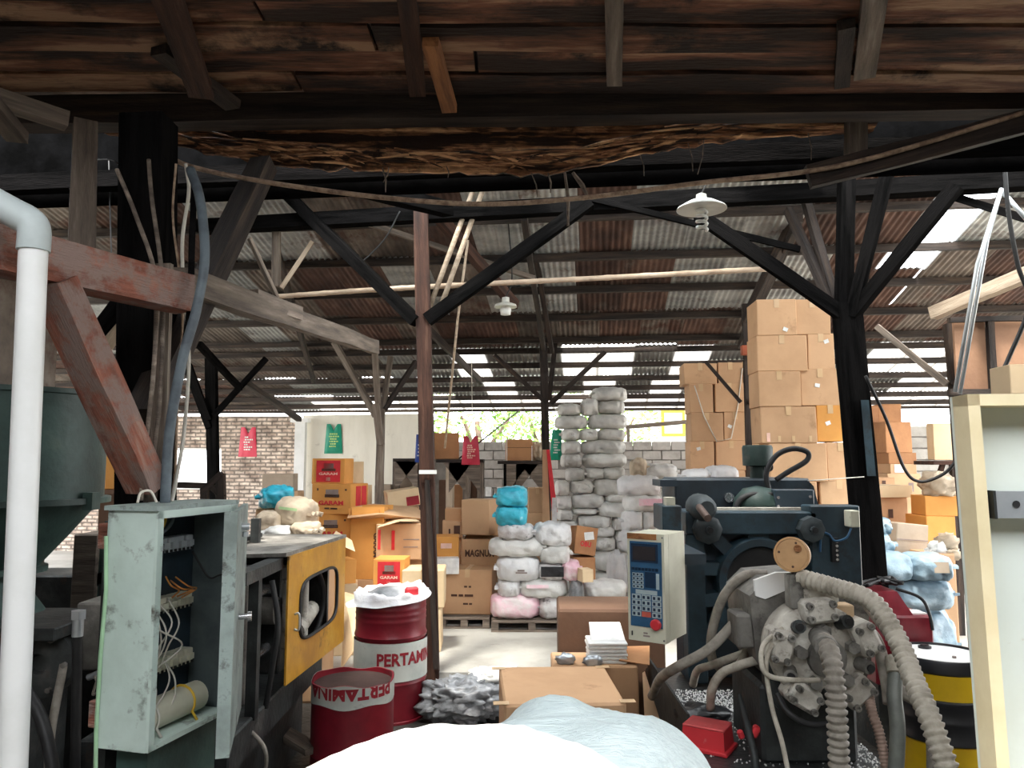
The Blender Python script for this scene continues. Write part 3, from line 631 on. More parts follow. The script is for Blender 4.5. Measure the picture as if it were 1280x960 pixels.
# foreground left: red beam, brace, grey beam
rbm = wood_thing('red_beam', 'heavy brownish red timber beam running back behind the white pipe', 'beam', P(-90, 292, 2.42) * 2 - P(232, 368, 3.32), P(232, 368, 3.32), .12, .165, wood_red, .01, 10)
wood_thing('grey_beam', 'weathered grey beam running on from the red beam toward the forked post', 'beam', P(228, 352, 3.45), P(468, 434, 7.8), .10, .13, wood_grey, .01, 10)
wood_thing('scarf_board', 'short grey board nailed over the grey beam beside the bamboo pole end', 'board', P(318, 371, 4.35), P(374, 392, 5.1), .05, .09, wood_grey)
wood_thing('red_brace', 'thick reddish brace slanting from the red beam down to the cabinet', 'brace', P(66, 352, 2.78), P(184, 610, 3.22), .155, .10, wood_red, .012, 10)
wood_thing('pale_brace', 'pale raw wood strut behind the black post under the red beam', 'brace', P(168, 375, 3.8), P(118, 452, 3.95), .07, .05, wood_pale)
wood_thing('dark_brace', 'black plank leaning behind the red brace', 'brace', P(160, 372, 3.75), P(108, 440, 3.95), .09, .08, wood_black)
# rope / old cable swag and the plank it lies along
cable_pts = [P(205, 185, 4.15), P(232, 206, 4.15), P(330, 227, 4.15), P(480, 247, 4.15), P(610, 255, 4.15), P(740, 246, 4.15), P(880, 228, 4.15), P(1010, 214, 4.1), P(1110, 192, 4.05), P(1290, 138, 4.0)]
tag(cable('old_cable', cable_pts, .014, rope_m, None, 7, 10), 'long sagging brown cable swagging below the rotten board', 'cable')
wood_thing('slanting_plank', 'broad dark plank rising to the upper right corner under the sagging cable', 'plank', P(1010, 222, 4.15), P(1330, 140, 4.0), .05, .13, wood_dark, .008, 8)
wood_thing('roof_edge_board', 'thin dark board along the roof edge at the upper right', 'board', P(1120, 212, 5.0), P(1400, 150, 4.6), .05, .05, wood_dark, .006, 6)

# ------------------------------------------------------------------ lamps
def shade_lamp(name, label, px, py, Y, r, top_px):
    c = P(px, py, Y); t = thing(name, label, 'lamp', c)
    obj('lamp_shade', MB().lathe([(r, 0), (r * .96, .012), (r * .55, .055), (r * .22, .075), (r * .2, .11), (r * .08, .12), (r * .07, .1), (r * .18, .07), (r * .52, .048), (r * .93, .006)], 28, None, c), enamel, t, 2)
    s = obj('lamp_socket', MB().lathe([(.03, .02), (.034, .10)], 14, None, c), white_paint, t, 2)
    hel = [c + Vector((.036 * math.cos(a * .5), .036 * math.sin(a * .5), .02 - a * .0034)) for a in range(0, 52)]
    obj('spiral_tube', MB().tube(hel, .0115, 6), glass_bulb, t, True)
    cable('lamp_cord', [c + Vector((0, 0, .11)), (c + P(top_px[0], top_px[1], Y)) / 2 + Vector((.01, 0, 0)), P(top_px[0], top_px[1], Y)], .005, rubber, t)
    return t
shade_lamp('pendant_lamp', 'wide enamel pendant lamp with a spiral bulb hanging below the sagging cable', 877, 262, 5.3, .178, (886, 190))
def small_lamp():
    c = P(632, 384, 9.2); t = thing('pendant_lamp', 'small white pendant lamp hanging in mid shed below the bamboo pole', 'lamp', c)
    obj('lamp_shade', MB().lathe([(.14, 0), (.13, .03), (.05, .06), (.045, .12), (.01, .13), (.01, .1), (.04, .05), (.12, .02)], 20, None, c), enamel, t, 2)
    obj('bulb', MB().lathe([(.001, -.10), (.06, -.095), (.07, -.03), (.05, .02)], 14, None, c), glass_bulb, t, True)
    cable('lamp_cord', [c + Vector((0, 0, .12)), P(640, 345, 9.2), P(634, 262, 9.2)], .008, rubber, t)
small_lamp()
lamp_c = P(152, 488, 5.2)
t = thing('bare_bulb', 'small lit bulb glowing behind the red brace', 'lamp', lamp_c)
em = D.materials.new('lit_bulb'); em.use_nodes = True; em.node_tree.nodes['Principled BSDF'].inputs['Emission Color'].default_value = (1, .97, .9, 1); em.node_tree.nodes['Principled BSDF'].inputs['Emission Strength'].default_value = 14
obj('bulb', MB().lathe([(.002, -.03), (.024, -.015), (.028, .01), (.014, .045)], 12, None, lamp_c), em, t, True)
obj('bulb_holder', MB().lathe([(.018, .04), (.018, .09)], 10, None, lamp_c), white_paint, t, True)
cable('lamp_cord', [lamp_c + Vector((0, 0, .09)), P(150, 440, 5.2), P(140, 330, 5.25), P(136, 200, 5.3)], .005, rubber, t)

# ------------------------------------------------------------------ loose cables and conduits at the left post
def cb(name, label, pts, r, mat, group=None): return tag(cable(name, [P(*p) for p in pts], r, mat, None, 8, 8), label, 'cable', group)
cb('thick_hose', 'thick grey blue hose curving up from the cabinet along the black post', [(206, 634, 3.2), (212, 540, 3.2), (228, 450, 3.2), (246, 385, 3.25), (256, 320, 3.3), (250, 250, 3.4), (238, 212, 3.5)], .022, pipe_blue)
cb('thick_hose', 'second dark hose running close behind the grey blue hose', [(200, 630, 3.3), (216, 500, 3.3), (236, 400, 3.3), (240, 300, 3.35), (243, 230, 3.5)], .015, wood_black)
cb('conduit', 'thin grey conduit on the left face of the black post, bowed to the left', [(176, 625, 3.15), (184, 540, 3.25), (193, 450, 3.3), (195, 350, 3.35), (170, 270, 3.4), (146, 212, 3.45)], .010, wood_grey)
cb('conduit', 'thin grey conduit beside the batten on the black post', [(182, 628, 3.2), (198, 520, 3.25), (203, 420, 3.3), (202, 340, 3.32), (190, 250, 3.4), (186, 200, 3.45)], .010, wood_grey)
cb('white_cable', 'pale cable looping from the ceiling down past the blue hose, the whiter one', [(232, 205, 3.6), (236, 240, 3.6), (228, 300, 3.6), (230, 370, 3.55), (236, 450, 3.5), (230, 540, 3.45), (222, 590, 3.4), (212, 640, 3.3)], .009, wire_white)
cb('white_cable', 'thinner brownish cable hanging beside the pale cable', [(220, 205, 3.6), (216, 270, 3.6), (224, 340, 3.58), (228, 400, 3.55), (222, 500, 3.5), (218, 600, 3.4), (206, 636, 3.3)], .006, rope_m)
cb('wire', 'thin wire slanting from the left roof down to the conduits', [(112, 200, 4.2), (148, 205, 3.9), (170, 265, 3.6), (192, 338, 3.4)], .004, rubber)
cb('wire', 'thin black wire drooping over the left roof near the reddish post', [(500, 264, 8.2), (480, 300, 8.3), (448, 332, 8.4)], .008, rubber)
cb('black_cable', 'black cable sagging in front of the block stub on the right', [(1082, 470, 6.6), (1108, 525, 6.7), (1130, 585, 6.7), (1150, 602, 6.7), (1180, 592, 6.6), (1200, 570, 6.5)], .014, rubber)
cb('black_cable', 'black cable hanging down over the plywood panel at the far right', [(1254, 176, 5.5), (1260, 260, 5.5), (1272, 330, 5.5), (1286, 380, 5.5), (1262, 445, 5.6), (1240, 490, 5.6)], .016, rubber)
tag(obj('conduit_pipe', MB().tube([P(1252, 236, 5.8), P(1222, 330, 5.8), P(1194, 490, 5.9)], .017, 8), galv, None, True), 'bright conduit pipe on the right bending down toward the plywood panel, the outer of two', 'pipe', 'right conduit pipes')
tag(obj('conduit_pipe', MB().tube([P(1252, 236, 5.85), P(1234, 300, 5.85), P(1200, 492, 5.95)], .015, 8), galv, None, True), 'bright conduit pipe on the right just beside its twin, the one nearer the panel', 'pipe', 'right conduit pipes')
tag(obj('conduit_pipe', MB().tube([P(1251, 237, 5.82), P(1290, 282, 5.7)], .017, 8), galv, None, True), 'short bright pipe sloping down to the right edge from the twin pipes', 'pipe', 'right conduit pipes')
tag(obj('stay_wire', MB().tube([P(1010, 601, 5.6), P(1080, 596, 6.6)], .004, 5), wire_white, None, True), 'thin stay wire running from the machine top to the black post', 'wire')

# ------------------------------------------------------------------ brown plywood loft panel on the right
pp = thing('plywood_loft', 'brown plywood partition panel with dark framing above the cream cabinet door', 'panel', P(1192, 492, 7.0))
for (xa, xb) in ((1192, 1236), (1238, 1330)):
    a, b = P(xa, 402, 7.0), P(xb, 490, 7.0)
    obj('plywood_sheet', MB().b2((a.x, 7.0, b.z), (b.x, 7.03, a.z)), plywood_m, pp)
for (q0, q1) in (((1237, 396, 6.95), (1242, 492, 6.95)), ((1186, 400, 6.95), (1340, 396, 6.95)), ((1186, 490, 6.95), (1340, 490, 6.95))):
    bar('frame_batten', P(*q0), P(*q1), .06, .05, wood_dark, pp)

# ------------------------------------------------------------------ white PVC pipe at the left edge
t = thing('pvc_pipe', 'white plastic downpipe with an elbow standing upright at the left edge', 'pipe', foot(13, 960, 2.42))
pa, pb_ = P(42, 306, 2.42), P(15, 960, 2.42); dd = (pb_ - pa) / (pb_ - pa).length
base = pa + dd * (pa.z / -dd.z)
obj('straight_pipe', MB().tube([pa, base], .0425, 20), pvc, t, 2)
el = curve([pa + dd * .02, pa - dd * .05, pa - dd * .075 + Vector((-.02, 0, .005)), pa - dd * .095 + Vector((-.07, 0, .012)), pa - dd * .10 + Vector((-.14, -.01, .045))], 6)
obj('elbow', MB().tube(el, .049, 20), M('pvc_grey', (0.50, 0.56, 0.56), (0.42, 0.47, 0.47), rough=.4, bump=.02), t, 2)
obj('upper_pipe', MB().tube([pa - dd * .098 + Vector((-.10, -.004, .025)), pa - dd * .10 + Vector((-.75, -.05, .30))], .0425, 20), pvc, t, 2)

# trestle standing before the brick wall
t = thing('trestle', 'dark wooden trestle end standing before the bright opening in the brick wall', 'trestle', foot(264, 640, 9.2, SLAB))
for (p, q, w) in (((254, 614), (278, 592), .09), ((276, 592), (282, 700), .10), ((256, 612), (258, 700), .08), ((222, 606), (258, 607), .07), ((262, 606), (280, 622), .06)):
    a, b = P(*p, 9.2), P(*q, 9.2)
    if q[1] == 700: b.z = SLAB
    bar('trestle_rail' if q[1] != 700 else 'leg', a, b, w, .07, wood_dark, t)
# ------------------------------------------------------------------ electrical cabinet (front opening faces right)
def switch_cabinet():
    x0, x1, y0, y1 = -1.585, -1.366, 2.95, 3.45; z0, z1 = 1.115, 2.005
    t = thing('switch_cabinet', 'open pale mint electrical switch cabinet with wiring inside and its door ajar', 'cabinet', ((x0 + x1) / 2, (y0 + y1) / 2, z0))
    w = .012
    b = MB(); b.b2((x0, y0, z0), (x1, y0 + w, z1)); b.b2((x0, y1 - w, z0), (x1, y1, z1)); b.b2((x0, y0, z0), (x0 + w, y1, z1))
    obj('cabinet_shell', b, mint, t)
    obj('top_plate', MB().b2((x0 - .01, y0 - .012, z1), (x1 + .012, y1 + .01, z1 + .018)), mint_worn, t)
    obj('bottom_plate', MB().b2((x0, y0, z0 - .002), (x1, y1, z0 + .014)), mint, t)
    fr = MB(); f = .03
    fr.b2((x1, y0, z0), (x1 + .014, y0 + f, z1)); fr.b2((x1, y1 - f, z0), (x1 + .014, y1, z1)); fr.b2((x1, y0, z1 - f), (x1 + .014, y1, z1)); fr.b2((x1, y0, z0), (x1 + .014, y1, z0 + .02))
    obj('front_rim', fr, mint, t)
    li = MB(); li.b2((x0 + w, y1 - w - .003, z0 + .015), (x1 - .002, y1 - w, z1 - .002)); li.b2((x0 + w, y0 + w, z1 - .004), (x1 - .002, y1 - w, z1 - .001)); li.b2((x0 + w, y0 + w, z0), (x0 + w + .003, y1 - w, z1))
    obj('inner_shade_lining', li, M('lining_shade', (.10, .125, .125), (.06, .075, .08), rough=.5, bump=.05), t)  # dark liner added so the inside of the cabinet looks shaded
    obj('mounting_plate', MB().b2((x0 + .02, y0 + .02, z0 + .03), (x0 + .026, y1 - .02, z1 - .02)), steel_navy, t)
    # door hinged on the far edge, standing ajar
    CA = R(-15); piv = Vector((x1, y0, 0)); inv = Matrix.Rotation(-CA, 3, 'Z')
    h = piv + inv @ (Vector((-1.213, 3.47, 0)) - piv); e = piv + inv @ (Vector((-1.055, 2.90, 0)) - piv); d = (e - h).normalized(); n = Vector((-d.y, d.x, 0)) * -1
    if n.x < 0: n = -n
    def pt(a, k, z): return h + d * a + n * k + Vector((0, 0, z))
    L = (e - h).length
    m = MB(); m.hexa([pt(0, 0, z0), pt(L, 0, z0), pt(L, .02, z0), pt(0, .02, z0), pt(0, 0, z1), pt(L, 0, z1), pt(L, .02, z1), pt(0, .02, z1)])
    m.hexa([pt(L - .012, -.028, z0), pt(L, -.028, z0), pt(L, 0, z0), pt(L - .012, 0, z0), pt(L - .012, -.028, z1), pt(L, -.028, z1), pt(L, 0, z1), pt(L - .012, 0, z1)])
    dr = obj('door', m, mint_worn, t)
    k = MB(); c = pt(L * .62, .02, 1.575); k.cyl(c, c + n * .035, .012, 12); k.cyl(c + n * .035, c + n * .05, .02, 12)
    obj('door_knob', k, chrome, dr, 2)
    c = pt(L * .6, .02, 1.93); obj('lock_barrel', MB().cyl(c, c + n * .03, .014, 10).cyl(c + n * .015 + Vector((0, 0, -.02)), c + n * .015 + Vector((0, 0, -.04)), .012, 8), galv, dr, 2)
    # contactor rows on the mounting plate
    for zz, yy in ((1.845, 2.99), (1.60, 3.0), (1.36, 3.02)):
        row = MB()
        for i in range(7):
            row.b2((x0 + .026, yy + i * .052, zz - .03), (x0 + .085 - .004 * (i % 2), yy + i * .052 + .047, zz + .032), .003)
            row.b2((x0 + .085, yy + i * .052 + .008, zz - .012), (x0 + .098, yy + i * .052 + .038, zz + .012))
        r = obj('contactor_row', row, galv if zz > 1.7 else ivory, t)
        scr = MB()
        for i in range(14): scr.b2((x0 + .086, yy + i * .026 + .005, zz - .028), (x0 + .092, yy + i * .026 + .014, zz - .018))
        obj('terminal_screw', scr, rubber, r)['kind'] = 'stuff'
    obj('relay_box', MB().b2((x0 + .026, 2.97, 1.69), (x0 + .12, 3.04, 1.76)), wood_grey, t)
    # capacitor lying on the cabinet floor, with its straps
    ax0, ax1 = Vector((x0 + .12, 3.0, z0 + .085)), Vector((x0 + .125, 3.36, z0 + .085))
    cap = obj('capacitor', MB().cyl(ax0, ax1, .06, 24).cyl(ax0 - Vector((0, .012, 0)), ax0, .05, 20), ivory, t, 2)
    for yy in (3.06, 3.27):
        pts = [Vector((x0 + .122 + .064 * math.cos(a), yy, z0 + .085 + .064 * math.sin(a))) for a in [i * math.pi / 8 - .6 for i in range(10)]]
        obj('strap', MB().tube([Vector((x0 + .2, yy, z0 + .016))] + pts, .006, 5), wire_yellow if yy > 3.1 else wire_white, cap, True)
    rg = random.Random(11)
    for k, (mat, (za, zb)) in enumerate([(wire_white, (1.63, 1.36))] * 7 + [(wire_white, (1.38, 1.16))] * 4 + [(wire_yellow, (1.63, 1.38)), (wire_orange, (1.72, 1.63)), (wire_orange, (1.70, 1.63)), (wire_orange, (1.71, 1.62)), (wire_white, (1.76, 1.63))]):
        ya, yb = rg.uniform(3.0, 3.2), rg.uniform(2.99, 3.16)
        if mat is wire_orange: ya = 3.15 + .03 * k - .33; yb = ya + .03
        pts = [Vector((x0 + .09, ya, za)), Vector((x0 + .13 + rg.uniform(0, .05), ya - rg.uniform(-.04, .06), (za * 2 + zb) / 3)), Vector((x0 + .12 + rg.uniform(0, .06), yb + rg.uniform(-.03, .06), (za + 2 * zb) / 3)), Vector((x0 + .10, yb, zb))]
        cable('wire', pts, .0038, mat, t, 5, 6)
    for mat, yy in ((wire_red, 2.985), (wire_yellow, 3.03), (pipe_blue, 3.08)):
        cable('supply_wire', [Vector((x0 + .13, yy + .08, z1 - .01)), Vector((x0 + .14, yy + .05, z1 - .07)), Vector((x0 + .09, yy, z1 - .13))], .011 if mat is wire_yellow else .008, mat, t, 6, 6)
    cable('door_wire', [Vector((x0 + .06, 3.38, 1.80)), Vector((x0 + .13, 3.40, 1.69)), Vector((x0 + .19, 3.40, 1.70)), pt(.15, -.01, 1.72)], .005, rubber, t, 6, 8)
    # green tape strip along the near left edge, brackets of wood
    obj('edging_tape', MB().tube([Vector((x0 - .002, y0 - .003, z1 - .1)), Vector((x0 + .012, y0 - .004, 1.7)), Vector((x0 + .002, y0 - .004, 1.45)), Vector((x0, y0 - .004, 1.18)), Vector((x0 + .01, y0 - .004, .98))], .008, 5), M('tape_green', (.42, .66, .42), bump=0), t)
    for zz in (1.90, 1.22):
        obj('mounting_block', MB().b2((x0 - .075, y0 + .03, zz - .05), (x0 - .003, y0 + .12, zz + .05), .004), wood_red, t)
    obj('pedestal', MB().b2((x0 + .05, y0 + .05, 0), (x1 - .03, y1 - .04, z0 - .003)), steel_green, t)
    rail = MB(); rail.b2((x0 - .09, 3.03, 0), (x0 - .03, 3.10, z1 - .05)); obj('support_rail', rail, steel_dark, t)
    pv = Vector((x1, y0, 0)); t.location = pv + Matrix.Rotation(CA, 3, 'Z') @ (t.location - pv); t.rotation_euler = (0, 0, CA)
    return t
switch_cabinet()
cb('wire', 'thin grey wire loop resting on the cabinet top', [(172, 628, 3.0), (176, 616, 3.05), (188, 614, 3.1), (196, 628, 3.1)], .005, wire_white)

# ------------------------------------------------------------------ green hopper machine at the far left
def hopper_machine():
    c = P(10, 640, 4.1); cx = c.x
    t = thing('hopper_machine', 'dark green hopper machine with cylindrical tank and funnel at the left edge', 'machine', (cx, 4.1, 0))
    r = .45; zb, zt = P(10, 622, 4.1).z, P(10, 492, 4.1).z
    z2, z3, z4 = P(10, 708, 4.1).z, P(10, 735, 4.1).z, P(10, 765, 4.1).z
    Cc = Vector((cx, 4.1, 0))
    obj('tank', MB().lathe([(r, zb), (r, zt - .02), (r + .012, zt - .015), (r + .012, zt + .01), (r * .9, zt + .015)], 40, None, Cc), steel_green, t, 2)
    obj('tank_flange', MB().lathe([(r - .02, zb - .03), (r + .035, zb - .03), (r + .035, zb), (r - .02, zb)], 40, None, Cc), steel_green, t, 2)
    obj('funnel', MB().lathe([(.16, z2), (r * .62, zb - .22), (r - .02, zb - .03)], 40, None, Cc), steel_green, t, 2)
    obj('throat', MB().lathe([(.20, z2 - .03), (.20, z2), (.13, z2), (.13, z3 - .02), (.2, z4)], 24, None, Cc), steel_green, t, 2)
    obj('dark_backing_box', MB().b2((-4.3, 5.25, 0), (-2.42, 5.65, 1.42), .01), steel_dark, t)  # dark box added to cover the bright floor behind the hopper
    obj('lug', MB().b2((cx + r, 4.0, zb - .06), (cx + r + .05, 4.08, zb + .03)), steel_green, t)
    tb = MB().b2((cx - .5, 3.7, z4 - .06), (cx + .52, 4.22, z4), .006); obj('table_plate', tb, steel_dark, t)
    obj('table_edge', MB().b2((cx - .5, 3.66, z4 - .10), (cx + .42, 3.7, z4 - .02)), wood_brown, t)
    obj('gear_housing', MB().b2((cx - .4, 3.85, .55), (cx + .36, 4.15, z4 - .06), .03), steel_dark, t)
    q = P(48, 830, 3.8)
    rot = Matrix.Rotation(R(90), 3, 'X')
    obj('round_cover', MB().lathe([(.04, .0), (.05, .03), (.13, .03), (.165, .015), (.165, -.06)], 28, rot, (q.x, 3.82, q.z)), steel_dark, t, 2)
    for a in range(6):
        s = Vector((q.x + .135 * math.cos(a * 1.047), 3.79, q.z + .135 * math.sin(a * 1.047)))
        obj('bolt', MB().cyl(s, s + Vector((0, -.02, 0)), .014, 6), cast_dirty, t)
    e = P(118, 800, 3.9)
    obj('side_panel', MB().b2((e.x - .1, 3.9, e.z - .15), (e.x + .16, 4.15, e.z + .18), .01), cast_dirty, t)
    obj('base_block', MB().b2((cx - .5, 3.75, 0), (cx + .6, 4.15, .55), .02), steel_dark, t)
    obj('base_ledge', MB().b2((cx - .5, 3.62, .62), (cx + .55, 3.80, .70)), wood_brown, t)
    a = P(97, 790, 3.7); b = P(94, 965, 3.7)
    hz = obj('hydraulic_hose', MB().cyl(a, b, .022, 12), rubber, t, 2)
    obj('hose_fitting', MB().cyl(a + Vector((0, 0, -.02)), a + Vector((0, 0, .06)), .025, 12).cyl(a + Vector((0, 0, .06)), a + Vector((0, 0, .10)), .035, 6), galv, hz, 2)
    cable('hydraulic_hose', [P(80, 830, 3.8), P(70, 880, 3.75), P(62, 930, 3.7), P(60, 990, 3.7)], .02, hose_grey, t, 8)
    cable('hydraulic_hose', [P(30, 860, 3.6), P(52, 900, 3.55), P(66, 960, 3.5), P(70, 1000, 3.5)], .028, rubber, t, 8)
    cable('sensor_wire', [P(118, 845, 3.8), P(124, 860, 3.78), P(116, 868, 3.8), P(122, 848, 3.8)], .006, hose_grey, t)
    obj('valve_stub', MB().cyl(P(110, 847, 3.85), P(132, 838, 3.85), .016, 10), galv, t, 2)
hopper_machine()
t = thing('metal_locker', 'dusty brown control box behind the mint cabinet beside the hopper', 'box', P(105, 750, 4.9))
a, b = P(92, 668, 4.9), P(118, 752, 4.9)
obj('box_body', MB().b2((a.x, 4.9, b.z - .25), (b.x, 5.2, a.z), .008), wood_grey, t)
a2, b2_ = P(119, 680, 4.92), P(134, 745, 4.92)
obj('box_door', MB().b2((a2.x, 4.93, b2_.z - .25), (b2_.x + .1, 5.2, a2.z), .008), steel_green, t)
obj('box_leg', MB().b2((a.x + .02, 4.95, 0), (b.x + .1, 5.15, b.z - .252)), steel_dark, t)

# ------------------------------------------------------------------ machine with yellow guard
def yellow_machine():
    t = thing('moulding_machine', 'dark moulding machine with a yellow sliding guard behind the switch cabinet', 'machine', (-1.9, 5.3, 0))
    y0, y1 = 4.95, 6.15; zt, zb = 1.585, .785
    def yp(a, b, k=0): return Vector((-1.425 + .10 * (a), y0 + (y1 - y0) * a, zb + (zt - zb) * b)) + Vector((k, 0, 0))
    # guard plate with a window: ring of quads between outer and inner outline
    out, inn = [], []
    N = 40
    for i in range(N):
        an = 2 * math.pi * i / N + math.pi / 4
        c, s = math.cos(an), math.sin(an); q = max(abs(c), abs(s)); oa, ob = .5 + .5 * c / q, .5 + .5 * s / q
        ia, ib = .5 + .33 * sp(c, .45), .52 + .25 * sp(s, .45)
        ib += .02 * (ia - .5)
        out.append((oa, ob)); inn.append((ia, ib))
    m = MB(); vs = []; fs = []
    for k in (0, -.012):
        vs += [yp(a, b, k) for a, b in out] + [yp(a, b, k) for a, b in inn]
    for i in range(N):
        j = (i + 1) % N
        fs += [(i, j, N + j, N + i), (2 * N + j, 2 * N + i, 3 * N + i, 3 * N + j), (i, 2 * N + i, 2 * N + j, j), (N + i, N + j, 3 * N + j, 3 * N + i)]
    m.add(vs, fs); g = obj('sliding_guard', m, mach_yellow, t)
    rim = [yp(a, b, .004) for a, b in inn]; obj('window_seal', MB().tube(rim + [rim[0]], .012, 6, False), rubber, g, True)
    h0, h1 = yp(.1, .52, .03), yp(.1, .40, .03); obj('guard_handle', MB().tube(curve([yp(.1, .52), h0, h1, yp(.1, .40)], 4), .008, 6), galv, g, True)
    # top cover, frame posts, inner mechanism
    obj('top_cover', MB().hexa([Vector((-2.3, y0 - .02, zt - .02)), Vector((-1.44, y0 - .02, zt)), Vector((-1.32, y1, zt)), Vector((-2.3, y1, zt)), Vector((-2.3, y0 - .02, zt + .0)), Vector((-1.44, y0 - .02, zt + .025)), Vector((-1.32, y1, zt + .025)), Vector((-2.3, y1, zt + .03))]), cast_dirty, t)
    for (x, y) in ((-1.52, 4.6), (-2.25, 4.6), (-2.25, 6.1)):
        obj('frame_post', MB().b2((x - .03, y - .03, .7), (x + .03, y + .03, zt - .02)), steel_dark, t)
    obj('frame_rail', MB().b2((-1.56, 4.3, zt - .08), (-1.47, 4.98, zt - .01)), steel_dark, t)
    obj('frame_rail', MB().b2((-2.3, 4.3, zt - .08), (-2.2, 4.98, zt - .01)), steel_dark, t)
    obj('end_bar', MB().b2((-2.3, 4.30, zt - .07), (-1.48, 4.37, zt - .01)), cast_dirty, t)
    obj('platen', MB().b2((-2.2, 4.75, .72), (-1.62, 4.95, zt - .14), .01), cast_dirty, t)
    obj('platen', MB().b2((-2.2, 5.45, .72), (-1.62, 5.62, zt - .14), .01), steel_dark, t)
    obj('machine_bed', MB().b2((-2.3, 4.2, .52), (-1.5, 6.2, .72), .01), steel_dark, t)
    obj('machine_base', MB().b2((-2.25, 4.35, 0), (-1.62, 6.1, .52), .01), steel_dark, t)
    obj('end_plate', MB().b2((-2.3, 6.14, .72), (-1.46, 6.19, zt - .03)), steel_dark, t)
    obj('rear_guard', MB().b2((-2.34, 4.4, .72), (-2.31, 6.15, zt - .03)), steel_dark, t)
    obj('crosshead', MB().b2((-2.0, 5.75, .9), (-1.6, 5.95, 1.4), .02), steel_dark, t)
    for (x, z) in ((-1.72, 1.3), (-1.72, .9), (-2.1, 1.3), (-2.1, .9)):
        obj('tie_bar', MB().cyl((x, 4.35, z), (x, 6.1, z), .04, 14), chrome, t, 2)
    for i, (x, y, z, r) in enumerate(((-1.6, 5.75, 1.15, .12), (-1.62, 5.2, 1.2, .09))):
        obj('toggle_pivot', MB().cyl((x - .1, y, z), (x + .05, y, z), r, 18), cast_dirty, t, 2)
    for (p, q, r) in (((-1.50, 5.25, .95), (-1.50, 5.25, 1.40), .05), ((-1.52, 5.5, 1.0), (-1.52, 5.9, 1.08), .06), ((-1.50, 5.62, .9), (-1.50, 5.62, 1.36), .03)):
        obj('guide_rod', MB().cyl(p, q, r, 14), cast_grey, t, 2)
    cable('hydraulic_hose', [Vector((-1.47, 5.75, .85)), Vector((-1.44, 5.95, 1.1)), Vector((-1.46, 5.85, 1.35)), Vector((-1.52, 5.6, 1.42))], .02, rubber, t, 8)
    obj('toggle_arm', MB().hexa([Vector((-1.62, 5.2, 1.15)), Vector((-1.55, 5.2, 1.15)), Vector((-1.55, 5.8, 1.05)), Vector((-1.62, 5.8, 1.05)), Vector((-1.62, 5.2, 1.27)), Vector((-1.55, 5.2, 1.27)), Vector((-1.55, 5.8, 1.2)), Vector((-1.62, 5.8, 1.2))]), steel_dark, t)
    cable('hydraulic_hose', [Vector((-1.5, 4.85, 1.45)), Vector((-1.44, 4.8, 1.2)), Vector((-1.46, 4.78, .95)), Vector((-1.5, 4.8, .7))], .018, rubber, t, 8)
    cable('hydraulic_hose', [Vector((-1.6, 4.6, .7)), Vector((-1.42, 4.55, .55)), Vector((-1.45, 4.6, .35)), Vector((-1.6, 4.7, .25))], .012, hose_grey, t, 8)
    for yy in (5.0, 5.6): obj('top_bracket', MB().b2((-1.9, yy, zt + .02), (-1.84, yy + .05, zt + .19)), steel_dark, t)
    obj('top_rail', MB().b2((-1.95, 4.9, zt + .03), (-1.91, 5.9, zt + .06)), steel_dark, t)
yellow_machine()
wood_thing('floor_plank', 'short grey plank lying on the oily floor in front of the yellow machine', 'plank', P(340, 908, 5.85), P(392, 938, 5.45), .13, .05, wood_grey)

